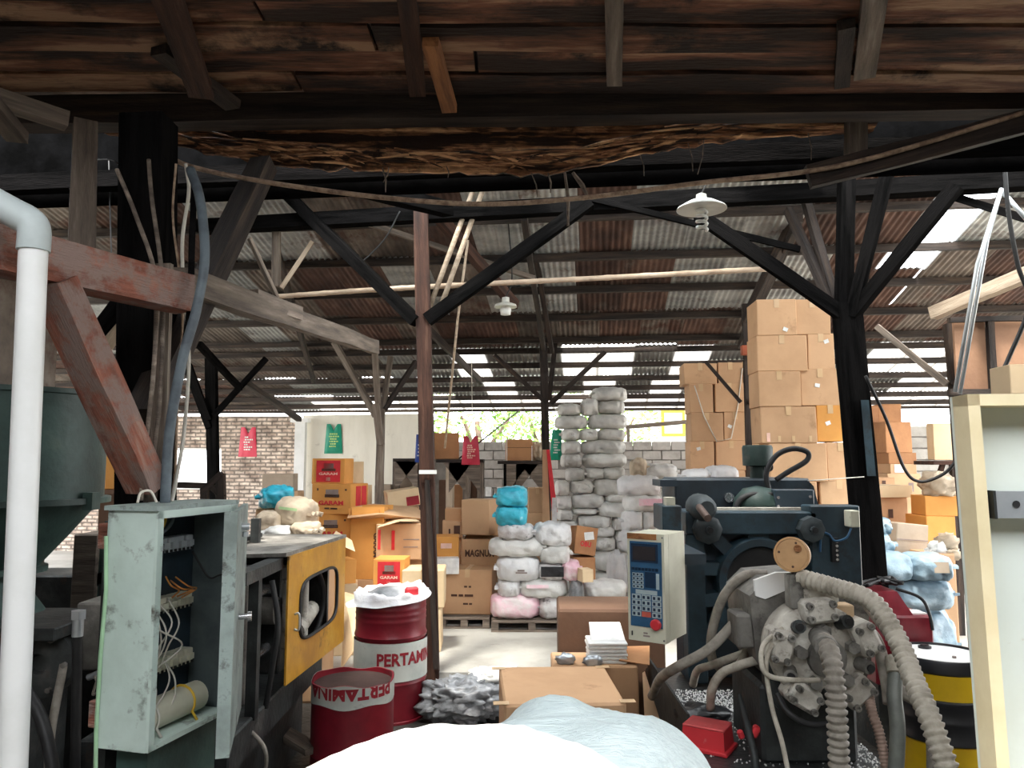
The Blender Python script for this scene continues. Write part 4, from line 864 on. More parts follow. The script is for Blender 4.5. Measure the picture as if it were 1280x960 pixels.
# ------------------------------------------------------------------ red drums
def drum_text(s, h, w, r, z, ang, c, up=1):
    vs, fs = text_geo(s, h, w); m = MB()
    out = []
    for (x, y) in vs:
        a = ang + up * x / r - math.pi / 2
        out.append(c + Vector(((r + .003) * math.cos(a), (r + .003) * math.sin(a), z + up * y)))
    # thin raised print: single sheet hugging the curve
    return m.add(out, fs)
def red_drum():
    c = foot(487, 893, 6.86); r = .305; H = 1.04
    t = thing('oil_drum', 'tall closed red oil drum with a white lettered band beside the reddish post', 'drum', c)
    prof = [(r - .02, 0.0), (r + .004, .0), (r + .004, .02), (r, .025)]
    for zc in (.32, .70):
        prof += [(r, zc - .03), (r + .011, zc), (r, zc + .03)]
    for zc in (.83, .88, .93): prof += [(r, zc - .012), (r + .004, zc), (r, zc + .012)]
    prof += [(r, H - .02), (r + .006, H - .01), (r + .006, H), (r - .012, H), (r - .014, H - .02), (.0, H - .02)]
    obj('drum_body', MB().lathe(prof, 48, None, c), drum_red, t, 2)
    obj('white_band', MB().lathe([(r + .0135, .35), (r + .0135, .665)], 48, None, c).lathe([(r + .001, .35), (r + .0135, .35)], 48, None, c).lathe([(r + .0135, .665), (r + .001, .665)], 48, None, c), drum_white, t, 2)
    obj('lettering', drum_text('PERTAMINA', .105, .66, r + .0135, .535, .83, c), ink_maroon, t)
    # plastic liner hanging over the rim
    m = MB(); n = 64; K = 6; vs = []; fs = []
    for k in range(K):
        for i in range(n):
            a = 2 * math.pi * i / n; q = Vector((math.cos(a) * 2, math.sin(a) * 2, k * .5))
            w1 = noise.noise(q); w2 = noise.noise(q * 2.7 + Vector((5, 1, 0)))
            side = .5 + .5 * math.cos(a - 2.9)            # hangs lower on the left
            rr = [r - .10, r - .03, r + .018, r + .022, r + .03, r + .035][k] + (.014 * w1 if k > 2 else .03 * w2)
            zz = [H - .01, H + .015, H + .015, H - .01, H - .04, H - .065][k] + (.03 * w1 + .02 * w2 if k < 3 else .016 * w1) + .025 * (math.cos(a - .7) > .2) * (k < 3) * (.6 + w1)
            if k > 2: zz += .035 * math.cos(a - .3)
            if k == 5 and side > .8: rr += .05
            vs.append(c + Vector((rr * math.cos(a), rr * math.sin(a), zz)))
    for k in range(K - 1):
        for i in range(n):
            a, b = k * n + i, k * n + (i + 1) % n; fs.append((a, b, b + n, a + n))
    m.add(vs, fs)
    obj('plastic_liner', m, M('liner', (.78, .78, .80), (.62, .62, .66), bump=.3, bscale=20, spots=(.80, .55, .62), spot_amt=.34), t, True)
    g = MB().lathe([(0.001, .06), (.1, .05), (.19, .0), (.21, -.04)], 20, None, c + Vector((-.03, 0, H - .01)))
    obj('scrap_heap', g, film_grey, t, True)
    q = c + Vector((.2, -.16, H + .02)); obj('red_clip', MB().box(q, (.12, .06, .10), Matrix.Rotation(R(35), 3, 'Z'), .015), red_plastic, t)
red_drum()
def cut_drum():
    c = foot(441, 880, 5.62); r = .288; H = .655
    t = thing('cut_drum', 'low open red drum cut in half with upside down lettering on its white band', 'drum', c)
    def rim(a): return H + .012 * math.sin(a * 3) + .006 * math.sin(a * 7)
    m = MB(); n = 56; vs = []; fs = []
    levels = [('o', 0.0, r), ('o', .15, r), ('o', .17, r + .008), ('o', .19, r), ('o', .49, r), ('o', None, r), ('i', None, r - .012), ('i', .02, r - .012)]
    for (kd, z, rr) in levels:
        for i in range(n):
            a = 2 * math.pi * i / n; vs.append(c + Vector((rr * math.cos(a), rr * math.sin(a), rim(a) if z is None else z)))
    for k in range(len(levels) - 1):
        for i in range(n):
            a, b = k * n + i, k * n + (i + 1) % n; fs.append((a, b, b + n, a + n))
    fs.append(tuple((len(levels) - 1) * n + i for i in range(n))); m.add(vs, fs)
    obj('drum_body', m, drum_red, t, 2)
    bd = MB(); vs = []; fs = []
    for k in range(2):
        for i in range(n):
            a = 2 * math.pi * i / n; vs.append(c + Vector(((r + .003) * math.cos(a), (r + .003) * math.sin(a), (rim(a) if k else H - .135 + .01 * math.sin(a * 5)))))
    for i in range(n): fs.append((i, (i + 1) % n, n + (i + 1) % n, n + i))
    obj('white_band', bd.add(vs, fs), drum_white, t, 2)
    m = drum_text('PERTAMINA', .115, .66, r + .003, H - .025, .10, c, -1)
    for v in m.v: v.z = min(v.z, H - .004)
    obj('lettering', m, ink_maroon, t)
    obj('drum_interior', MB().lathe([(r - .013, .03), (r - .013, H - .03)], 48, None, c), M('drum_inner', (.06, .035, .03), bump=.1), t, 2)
cut_drum()
# ------------------------------------------------------------------ grey plastic sheet heap on the floor
def blob(name, c, d, mat, seed, amp=.12, fr=2.2, flat_bottom=.25, N=(28, 18), e=.8, parent=None, fine=.03):
    m = MB(); vs = []; fs = []; nu, nv = N
    for j in range(nv + 1):
        ph = -math.pi / 2 + math.pi * j / nv
        for i in range(nu):
            th = 2 * math.pi * i / nu
            v = Vector((sp(math.cos(ph), e) * sp(math.cos(th), e), sp(math.cos(ph), e) * sp(math.sin(th), e), sp(math.sin(ph), e)))
            k = 1 + amp * noise.noise(v * fr + Vector((seed, seed * .7, 3))) + fine * 2 * noise.noise(v * fr * 4 + Vector((seed, 1, 3))) - fine * 1.6 * max(0, 1 - abs(noise.noise(v * fr * 1.7 + Vector((seed, 5, 9)))) * 5) - fine * max(0, 1 - abs(noise.noise(v * fr * 3.5 + Vector((3, seed, 2)))) * 5)
            v = v * k; z = max(v.z, -1 + flat_bottom)
            vs.append(Vector((v.x * d[0] / 2, v.y * d[1] / 2, (z + 1 - flat_bottom) * d[2] / (2 - flat_bottom))) + Vector(c))
    for j in range(nv):
        for i in range(nu):
            a, b = j * nu + i, j * nu + (i + 1) % nu; fs.append((a, b, b + nu, a + nu))
    m.add(vs, fs)
    return obj(name, m, mat, parent, True)
c = foot(592, 885, 6.75)
t = thing('plastic_sheet_heap', 'crumpled grey plastic sheet heaped on the floor beside the red drum', 'plastic sheet', c)
blob('grey_film', c + Vector((-.08, 0, 0)), (.74, .50, .36), film_grey, 4, .22, 1.6, .2, (64, 40), .8, t, .09)
blob('black_film', c + Vector((.26, .1, 0)), (.60, .5, .30), film_black, 9, .3, 2.4, .2, (32, 20), .9, t, .06)
blob('pale_film', c + Vector((.22, .14, .18)), (.60, .34, .20), sackw, 12, .3, 2.2, .2, (48, 30), .8, t, .10)
# ------------------------------------------------------------------ blue injection moulding machine
RX = Matrix.Rotation(R(90), 3, 'X')                # lathe axis z -> -y (towards the camera side)
def blue_machine():
    Y = 5.2
    X = lambda px, y=Y: P(px, 575, y).x
    Z = lambda py, y=Y: P(900, py, y).z
    t = thing('moulding_machine', 'big blue black moulding machine platen with a round opening and tie bar nuts', 'machine', (1.75, 5.6, 0))
    zt, zb = Z(640), .72
    x0, x1 = X(856), X(1072)
    obj('back_plate', MB().b2((x0, Y + .16, zb), (x1, Y + .40, zt), .01), steel_navy, t)
    # rims and ribs proud of the back plate
    cx, cz = X(946), Z(727)
    fr = MB(); fr.b2((x0, Y, Z(668)), (X(1018), Y + .17, zt), .008); obj('top_rib', fr, steel_blue, t)
    fr = MB(); fr.b2((x0, Y + .02, zb), (X(880), Y + .17, Z(668)), .008); obj('side_rib', fr, steel_blue, t)
    fr = MB(); fr.b2((X(1010), Y, zb), (x1, Y + .17, Z(632)), .008); obj('side_plate', fr, steel_blue, t)
    obj('ring', MB().lathe([(.225, -.14), (.225, .02), (.235, .035), (.28, .035), (.29, .02), (.29, -.14)], 48, RX, (cx, Y + .02, cz)), steel_blue, t, 2)
    obj('barrel_hole', MB().lathe([(.223, .0), (.223, -.12), (.12, -.12), (.10, -.02), (.001, -.02)], 40, RX, (cx, Y + .04, cz)), rubber, t, 2)
    for (a, b) in (((884, 664), (914, 694)), ((1010, 668), (978, 694)), ((884, 790), (914, 752)), ((948, 664), (948, 690)), ((878, 712), (900, 712)), ((878, 752), (904, 748))):
        p, q = Vector((X(a[0]), Y + .09, Z(a[1]))), Vector((X(b[0]), Y + .09, Z(b[1])))
        bar('rib', p, q, .14, .085, steel_blue, t, 0, 1)
    for (px, py, r) in ((880, 661, .098), (1007, 661, .088)):
        n = obj('tie_bar_nut', MB().lathe([(.001, .10), (.026, .10), (.026, .07), (.05, .075), (.085, .06), (r, .045), (r, -.02)], 8, RX, (X(px), Y - .02, Z(py))), steel_nut, t, 2)
        obj('nut_bore', MB().lathe([(.001, .105), (.02, .105), (.02, .09)], 14, RX, (X(px), Y - .022, Z(py))), rubber, n)
    obj('motor_end', MB().lathe([(.001, .14), (.05, .14), (.075, .10), (.09, .0), (.09, -.1)], 16, RX, (X(875), Y - .02, Z(634))), steel_nut, t, 2)
    obj('pin_handle', MB().cyl(P(874, 634, 5.05), P(885, 648, 4.85), .024, 12), M('pin_bronze', (.16, .11, .09), metal=.4, rough=.4), t, 2)
    # upper housing
    y2 = 5.75
    zu, zl = Z(598, y2), Z(640, y2)
    obj('upper_housing', MB().b2((X(843, y2), y2, zl - .1), (X(1012, y2), y2 + .5, zu), .015), steel_navy, t)
    obj('housing_plate', MB().b2((X(824, y2), y2 - .02, Z(608, y2)), (X(845, y2), y2 + .3, Z(600, y2))), steel_navy, t)
    obj('end_ramp', MB().hexa([Vector((X(1010, y2), y2, zl - .1)), Vector((X(1026, y2), y2, zl - .1)), Vector((X(1026, y2), y2 + .4, zl - .1)), Vector((X(1010, y2), y2 + .4, zl - .1)), Vector((X(1010, y2), y2, zu - .02)), Vector((X(1016, y2), y2, zu - .06)), Vector((X(1016, y2), y2 + .4, zu - .06)), Vector((X(1010, y2), y2 + .4, zu - .02))]), steel_navy, t)
    obj('sight_ring', MB().lathe([(.02, .02), (.026, .03), (.036, .03), (.04, .0)], 20, RX, (X(909, y2), y2 - .01, Z(622, y2))), chrome, t, 2)
    obj('slide_rail', MB().b2((X(893), 5.36, Z(640)), (X(1016), 5.42, Z(636.5))), cast_grey, t)
    y3 = 5.45
    jb = obj('terminal_box', MB().b2((X(967, y3), y3, Z(637, y3)), (X(1016, y3), y3 + .15, Z(612, y3)), .006), steel_navy, t)
    for (px, py) in ((971, 622), (1011, 621), (971, 633), (1011, 634)):
        q = Vector((X(px, y3), y3, Z(py, y3))); obj('screw', MB().lathe([(.001, .006), (.011, .006), (.012, 0)], 10, RX, q), chrome, jb)
    obj('dome_cover', MB().lathe([(.001, .19), (.10, .17), (.16, .10), (.185, 0)], 24, None, Vector((X(945, 5.6), 5.6, Z(640, 5.6)))), steel_bottle, t, True)
    cable('bent_pipe', [P(918, 640, 5.5), P(926, 624, 5.5), P(944, 618, 5.5), P(965, 619, 5.5)], .022, rubber, t, 8)
    cp_ = Vector((X(947, 5.85), 5.85, Z(600, 5.85)))
    k = 5.85 / 950
    obj('feed_neck', MB().lathe([(10 * k, 0), (9 * k, 20 * k)], 20, None, cp_), steel_bottle, t, 2)
    obj('feed_cylinder', MB().lathe([(12 * k, 17 * k), (18 * k, 18 * k), (18.5 * k, 40 * k), (17 * k, 43 * k), (16 * k, 42 * k), (15 * k, 36 * k), (.01, 36 * k)], 28, None, cp_), steel_bottle, t, 2)
    cable('loop_hose', [P(962, 616, 5.6), P(958, 592, 5.6), P(970, 570, 5.6), P(990, 561, 5.6), P(1009, 565, 5.6), P(1008, 576, 5.6), P(985, 590, 5.6), P(970, 600, 5.6)], .020, rubber, t, 8)
    ri = [Vector((X(998) + .026 * math.cos(a * .35), 5.8, Z(589, 5.8) + .03 + .026 * math.sin(a * .35))) for a in range(19)]
    obj('eye_bolt', MB().tube(ri, .008, 6), steel_dark, t, True)
    # grey limit box, wiring and connector strip on the side plate
    obj('limit_box', MB().b2((X(1058, 5.1), 5.08, Z(659, 5.1)), (X(1070, 5.1), 5.18, Z(638, 5.1)), .006), ivory, t)
    cable('loop_wire', [P(1064, 660, 5.12), P(1058, 672, 5.12), P(1044, 676, 5.15), P(1036, 668, 5.17), P(1027, 668, 5.17), P(1025, 690, 5.17)], .008, key_blue, t)
    st = obj('connector_strip', MB().b2((X(1033), 5.165, Z(702)), (X(1041), 5.20, Z(672))), rubber, t)
    for i in range(5): obj('terminal_screw', MB().lathe([(.001, .006), (.01, .006), (.011, 0)], 8, RX, (X(1038.5), 5.163, Z(676 + i * 5.6))), chrome, st)
    obj('left_bracket', MB().b2((X(826, 5.0), 4.98, Z(664, 5.0)), (X(850, 5.0), 5.3, Z(632, 5.0)), .006), steel_blue, t)
    obj('bracket_top', MB().b2((X(832, 5.0), 5.0, Z(632, 5.0)), (X(843, 5.0), 5.1, Z(622, 5.0))), ivory, t)
    obj('panel_arm', MB().b2((.93, 4.46, 1.60), (1.12, 5.2, 1.66)), steel_navy, t)
    # bed below: oily plate with pellets
    obj('machine_bed', MB().b2((.97, 3.5, .62), (1.86, 5.7, .70), .01), M('bed_oily', (.035, .036, .036), (.015, .016, .016), scale=3, rough=.35, spec=.5, bump=.2, spots=(.10, .095, .085), spot_amt=.36), t)
    obj('bed_base', MB().b2((1.02, 3.55, 0), (1.80, 5.6, .62), .01), steel_dark, t)
    obj('bed_side_plate', MB().b2((.955, 4.3, .3), (.968, 5.5, .82)), steel_dark, t)
    return t
blue_machine()
# spilled plastic pellets: uncountable
rg = random.Random(21); m = MB()
for i in range(2600):
    if i < 1700: x, y = rg.gauss(1.25, .16), rg.gauss(4.85, .28)
    elif i < 2200: x, y = rg.gauss(1.75, .10), rg.gauss(4.15, .18)
    else: x, y = rg.uniform(1.0, 1.85), rg.uniform(3.6, 5.1)
    if not (  .99 < x < 1.85 and 3.6 < y < 5.15): continue
    s = rg.uniform(.004, .008); z = .70
    p = [Vector((x + s * math.cos(a), y + s * math.sin(a), z)) for a in (0.3, 2.4, 4.5)]
    m.add(p + [Vector((x, y, z + s * 1.3))], [(0, 1, 3), (1, 2, 3), (2, 0, 3)])
o = obj('plastic_pellets', m, white_paint); tag(o, 'white plastic pellets spilled over the oily machine bed', 'pellets', None, 'stuff')

# ------------------------------------------------------------------ control panel
def control_panel():
    c = Vector((.827, 4.2)); l = Vector((-.18, .12)).normalized(); w = .218; r_ = Vector((-l.y, l.x)) * -1
    if r_.x < 0: r_ = -r_
    dpt = .30; z0, z1 = 1.214, 1.795; L3 = Vector((l.x, l.y, 0)); R3 = Vector((r_.x, r_.y, 0)); O = Vector((c.x, c.y, 0))
    t = thing('control_panel', 'machine control box with blue keypad, small screen and red stop button', 'control panel', O + L3 * w / 2 + R3 * dpt / 2 + Vector((0, 0, z0)))
    n = -R3                                       # front face normal
    def pt(a, z, k=0): return O + L3 * (w * (1 - a)) + n * k + Vector((0, 0, z0 + (z1 - z0) * z))
    def plate(m, a0, a1, za, zb, k0, k1):
        return m.hexa([pt(a0, za, k0), pt(a1, za, k0), pt(a1, za, k1), pt(a0, za, k1), pt(a0, zb, k0), pt(a1, zb, k0), pt(a1, zb, k1), pt(a0, zb, k1)])
    obj('housing', plate(MB(), 0, 1, 0, 1, -.06, 0), ivory, t)
    obj('rear_cover', plate(MB(), 0, 1.0, .005, .995, -.063, -dpt), ivory, t)
    kp = obj('keypad', plate(MB(), .07, .93, .135, .925, 0, .003), key_blue, t)
    obj('worn_edge', plate(MB(), .0, .8, .945, 1.0, .001, .004), wood_orange, t)
    obj('screen_bezel', plate(MB(), .11, .84, .73, .905, .003, .006), key_navy, kp)
    obj('screen', plate(MB(), .16, .78, .75, .88, .006, .008), flat('screen_off', (.03, .022, .025), .15, 0, .6), kp)
    obj('arrow_pad', plate(MB(), .48, .76, .50, .645, .003, .006), key_navy, kp)
    obj('label_strip', plate(MB(), .22, .80, .435, .475, .003, .005), key_pale, kp)
    obj('label_strip', plate(MB(), .78, .86, .49, .635, .003, .005), key_pale, kp)
    def key(a, z, wa, wz, mat, dark=True):
        o = obj('key', plate(MB(), a, a + wa, z, z + wz, .003, .007), mat, kp)
        if dark: obj('key_symbol', plate(MB(), a + wa * .22, a + wa * .78, z + wz * .2, z + wz * .8, .007, .008), key_navy, o)
    for i in range(8): key(.12 + i * .092, .655, .07, .026, key_navy, False)
    for r in range(4):
        for i in range(3): key(.14 + i * .105, .60 - r * .037, .085, .03, key_pale)
    for r in range(4):
        for i in range(6):
            mat = M('key_red', (.6, .12, .08), bump=0) if r == 3 and i in (2, 3) else key_pale
            key(.12 + i * .125 + (.03 if i > 3 else 0) + (.015 if i > 1 else 0), .385 - r * .052, .115, .046, mat, not (r == 3 and i in (2, 3)))
    q = pt(.79, .175, 0)
    b = obj('stop_button', MB().lathe([(.02, 0), (.02, .018), (.03, .02), (.03, .032), (.024, .038), (.001, .038)], 20, n.to_track_quat('Z', 'Y').to_matrix(), q), red_plastic, t, 2)
    obj('maker_mark', plate(MB(), .40, .58, .045, .06, 0, .0015), ink_grey, t); obj('maker_mark', plate(MB(), .41, .52, .07, .085, 0, .0015), ink_grey, t)
    obj('key_lock', plate(MB(), .09, .12, .045, .085, 0, .006), rubber, t)
    for za in (.03, .97): obj('cover_screw', MB().lathe([(.005, 0), (.005, .004), (.001, .005)], 8, n.to_track_quat('Z', 'Y').to_matrix(), pt(.96, za)), chrome, t)
control_panel()

# ------------------------------------------------------------------ hydraulic motor with gauge and hoses
def rib_tube(name, pts, r, mat, parent, n=10, pitch=.028, depth=.16, mod=True):
    q = curve([P(*p) for p in pts], 12)
    L = [0]
    for a, b in zip(q, q[1:]): L.append(L[-1] + (b - a).length)
    tot = L[-1]; step = pitch / 4; out = []; rr = []; j = 0; s = 0; k = 0
    while s < tot:
        while L[j + 1] < s: j += 1
        f = (s - L[j]) / max(1e-9, L[j + 1] - L[j]); out.append(q[j].lerp(q[j + 1], f))
        rr.append(r * (1 + depth * (1, .75, -.5, -.75)[k % 4]) if mod else r); s += step; k += 1
    return obj(name, MB().tube(out, rr, n), mat, parent, True)
def hydraulic_motor():
    Y = 3.85; c = P(1022, 815, Y); k = Y / 950
    t = thing('hydraulic_motor', 'grey radial hydraulic motor with five cylinder heads, ochre gauge and ribbed hoses', 'motor', Vector((c.x, Y + .2, .70)))
    obj('motor_body', MB().lathe([(.001, .10), (.10, .10), (.14, .07), (.20, .055), (.235, .02), (.235, -.14), (.2, -.18), (.001, -.18)], 40, RX, c), cast_grey, t, 2)
    obj('hub', MB().lathe([(.001, .15), (.06, .15), (.09, .13), (.10, .06)], 20, RX, c), cast_dirty, t, 2)
    for i in range(5):
        a = math.pi / 2 + i * 2 * math.pi / 5 + .1; d = Vector((math.cos(a), 0, math.sin(a))); s = Vector((-d.z, 0, d.x))
        rot = Matrix((s, Vector((0, 1, 0)), d)).transposed()
        h = obj('cylinder_head', MB().box(c + d * .215 + Vector((0, -.045, 0)), (.155, .17, .11), rot, .018), cast_grey, t, 2)
        obj('port_cap', MB().cyl(c + d * .13 + Vector((0, -.10, 0)), c + d * .13 + Vector((0, -.145, 0)), .03, 6), cast_dirty, h)
        for (sa, da) in ((-.055, .19), (.055, .19), (-.055, .25), (.055, .25)):
            p = c + d * da + s * sa + Vector((0, -.13, 0)); obj('bolt', MB().lathe([(.017, -.01), (.017, .018), (.009, .018), (.009, .006), (.001, .006)], 10, RX, p), cast_dirty, h)
        a2 = a + math.pi / 5; d2 = Vector((math.cos(a2), 0, math.sin(a2)))
        p = c + d2 * .17 + Vector((0, -.04, 0)); lug = obj('valve_plug', MB().cyl(p, p + d2 * .03 + Vector((0, -.09, 0)), .032, 12), cast_dirty if i % 2 else steel_dark, t, 2)
        p2 = p + d2 * .03 + Vector((0, -.09, 0)); obj('plug_socket', MB().cyl(p2, p2 + Vector((0, -.015, 0)), .018, 12), rubber, lug)
    # casting behind and its support
    hb = MB(); pts = [(932, 742), (952, 722), (1000, 718), (1046, 735), (1078, 760), (1082, 830), (1060, 870), (975, 870), (940, 820)]
    y0, y1 = Y + .18, Y + .62
    def fn(a, b, d): q = P(a, b, Y + .25); return Vector((q.x, d, q.z))
    hb.prism(pts, fn, y0, y1); obj('gear_casting', hb, cast_dirty, t)
    wl = MB(); wl.prism([(948, 728), (976, 718), (994, 718), (990, 740), (962, 752), (950, 748)], lambda a, b, d: (lambda q: Vector((q.x, d, q.z)))(P(a, b, Y + .1)), Y + .166, Y + .19); obj('painted_face', wl, white_paint, t)
    q = P(938, 790, Y + .2); obj('side_block', MB().box((q.x, Y + .3, q.z), (.13, .2, .17), None, .01), cast_dirty, t)
    q2 = P(1058, 766, Y); obj('terminal_cap', MB().box((q2.x, Y + .06, q2.z), (.09, .10, .07), None, .006), M('cap_tan', (.62, .44, .27), bump=.03), t)
    obj('pedestal', MB().b2((c.x - .26, Y + .08, .70), (c.x + .22, Y + .6, c.z - .18), .02), steel_dark, t)
    obj('drip_ring', MB().lathe([(.20, -.02), (.235, -.02), (.235, .02), (.2, .02)], 40, RX, (c.x - .02, Y + .06, c.z - .12)), steel_dark, t, 2)
    # valve block and gauge on top
    for (pa, pb, d) in (((1008, 757), (1032, 790), .1), ((985, 718), (1004, 760), .09), ((1000, 734), (1046, 752), .1)):
        a, b = P(pa[0], pa[1], Y), P(pb[0], pb[1], Y)
        obj('valve_block', MB().b2((a.x, Y - .03, b.z), (b.x, Y - .03 + d, a.z), .006), cast_grey if pa[0] > 990 else cast_dirty, t)
    a = P(1016, 770, Y - .03); obj('valve_window', MB().box(a, (.035, .015, .035)), wood_brown, t)
    g = P(990, 693, Y); ax = Vector((-.42, -.85, .12)).normalized(); gm = ax.to_track_quat('Z', 'Y').to_matrix()
    gg = obj('pressure_gauge', MB().lathe([(.001, -.09), (.075, -.09), (.082, -.08), (.082, .0), (.086, .004), (.086, .02), (.076, .024), (.074, .018), (.001, .018)], 32, Matrix.Rotation(R(0), 3, 'Z') @ gm, g), brass, t, 2)
    off = gm @ Vector((.03, .03, .02)); obj('gauge_plug', MB().lathe([(.018, 0), (.018, .012), (.001, .012)], 14, gm, g + off), wood_orange, gg)
    for a_ in (1.2, 3.0, 4.8): obj('gauge_screw', MB().lathe([(.006, 0), (.006, .006), (.001, .006)], 8, gm, g + gm @ Vector((.06 * math.cos(a_), .06 * math.sin(a_), .018))), ink_dark, gg)
    obj('gauge_stem', MB().cyl(P(993, 710, Y), P(995, 735, Y), .018, 10), cast_dirty, t, 2)
    # hoses
    rib_tube('ribbed_hose', [(1000, 722, 3.85), (1040, 733, 3.72), (1090, 752, 3.55), (1122, 800, 3.4), (1142, 850, 3.25), (1165, 905, 3.1), (1192, 985, 3.0), (1225, 1080, 2.95)], .040, hose_pale, t)
    rib_tube('ribbed_hose', [(1025, 800, 3.70), (1034, 808, 3.52), (1042, 840, 3.42), (1046, 890, 3.4), (1049, 965, 3.4), (1050, 1060, 3.4)], .040, hose_grey, t, 12, .032)
    obj('hose_nipple', MB().cyl(P(1024, 796, 3.75), P(1033, 810, 3.5), .05, 14), cast_dirty, t, 2)
    rib_tube('armoured_hose', [(1085, 862, 3.8), (1090, 890, 3.7), (1100, 920, 3.65), (1112, 985, 3.6)], .022, M('hose_copper', (.34, .24, .19), (.22, .15, .12), bump=.1), t, 8, .016, .12)
    cable('grey_hose', [P(1070, 778, 3.95), P(1095, 800, 3.85), P(1108, 850, 3.75), P(1112, 880, 3.7)], .030, hose_grey, t, 10)
    cable('grey_hose', [P(1000, 728, 4.0), P(1060, 735, 4.0), P(1090, 765, 3.9), P(1125, 815, 3.8), P(1150, 860, 3.75)], .024, hose_grey, t, 10)
    cable('drain_hose', [P(1120, 835, 3.7), P(1118, 870, 3.65), P(1122, 915, 3.6), P(1118, 990, 3.55)], .034, M('hose_green', (.16, .17, .15), (.09, .095, .085), rough=.35, bump=.05), t, 12)
    obj('hose_clamp', MB().cyl(P(1118, 822, 3.72), P(1120, 842, 3.68), .042, 14), hose_pale, t, 2)
    cable('grey_hose', [P(1122, 862, 3.8), P(1150, 880, 3.75), P(1166, 920, 3.7), P(1168, 990, 3.7)], .034, hose_grey, t, 10)
    cable('pilot_hose', [P(978, 786, 3.82), P(955, 805, 3.7), P(952, 830, 3.62), P(962, 845, 3.6), P(990, 850, 3.58), P(1024, 850, 3.62)], .012, hose_pale, t, 8)
    cable('pilot_hose', [P(972, 795, 3.8), P(958, 826, 3.65), P(964, 880, 3.6), P(978, 930, 3.55), P(990, 990, 3.5)], .011, hose_pale, t, 8)
    cable('grey_hose', [P(960, 718, 4.2), P(930, 720, 4.25), P(905, 745, 4.3), P(890, 790, 4.35), P(890, 822, 4.4), P(900, 835, 4.4)], .026, hose_grey, t, 10)
    cable('grey_hose', [P(944, 750, 4.2), P(915, 782, 4.2), P(885, 812, 4.2), P(846, 834, 4.25), P(826, 848, 4.5), P(815, 870, 4.8)], .028, hose_grey, t, 10)
    cable('grey_hose', [P(936, 815, 4.25), P(910, 824, 4.3), P(888, 832, 4.35), P(872, 838, 4.45), P(866, 856, 4.55)], .022, hose_pale, t, 10)
    cable('grey_hose', [P(946, 825, 4.1), P(924, 832, 4.1), P(902, 842, 4.15), P(890, 862, 4.2), P(888, 885, 4.3)], .024, hose_pale, t, 10)
    cable('grey_hose', [P(934, 806, 4.2), P(930, 818, 4.2), P(922, 832, 4.2)], .018, hose_pale, t, 10)
    cable('black_hose', [P(972, 868, 3.8), P(985, 890, 3.7), P(1010, 905, 3.68), P(1040, 905, 3.7)], .014, rubber, t, 8)
    return t
hydraulic_motor()

# red drill box and tools on the bed
def lying_box():
    c = P(884, 900, 4.15); c.z = .70; rz = Matrix.Rotation(R(-32), 3, 'Z')
    t = thing('red_plastic_box', 'small red plastic lidded box standing on the oily bed beside the woven sack', 'box', c)
    def loc(v): return c + rz @ Vector(v)
    m = MB(); w, d, h = .115, .085, .115
    m.hexa([loc(v) for v in ((-w, -d, 0), (w, -d, 0), (w, d, 0), (-w, d, 0), (-w * .93, -d * .9, h), (w * .93, -d * .9, h), (w * .93, d * .9, h), (-w * .93, d * .9, h))])
    obj('box_body', m, red_plastic, t)
    obj('base_flange', MB().box(c + Vector((0, 0, .012)), (2 * w + .03, 2 * d + .03, .022), rz, .005), red_plastic, t)
    obj('lid', MB().box(c + Vector((0, 0, h + .006)), (2 * w * .95, 2 * d * .93, .014), rz, .005), M('red_lid', (.66, .10, .10), rough=.4, bump=.02, spots=(.70, .32, .30), spot_amt=.4), t)
lying_box()
t = thing('grease_gun', 'black hand tool with a red handle leaning among pellets beside the red box', 'tool', P(934, 915, 4.0))
obj('tool_barrel', MB().tube([P(924, 868, 4.1), P(934, 905, 4.0), P(943, 945, 3.9), P(948, 990, 3.85)], [.011, .018, .02, .02], 10), steel_dark, t, True)
obj('tool_handle', MB().box(P(944, 914, 3.98), (.035, .04, .06), Matrix.Rotation(R(30), 3, 'Y'), .008), red_plastic, t)
obj('tool_handle', MB().box(P(926, 918, 3.98), (.03, .03, .045), Matrix.Rotation(R(-20), 3, 'Y'), .008), red_plastic, t)
c = P(880, 845, 4.55); c.z = .70
t = thing('rubber_mat', 'crumpled black rubber flap lying behind the pellets', 'mat', c)
blob('rubber_flap', c, (.32, .26, .09), film_black, 3, .35, 2.2, .3, (22, 14), .8, t, .05)

c = P(1136, 900, 4.4); c.z = 0
o = blob('black_sheet', c, (.70, .95, .36), film_black, 17, .3, 2.2, .2, (40, 24), .8, None, .06); tag(o, 'shiny black plastic sheeting heaped on the floor between motor and yellow drum', 'plastic sheet')
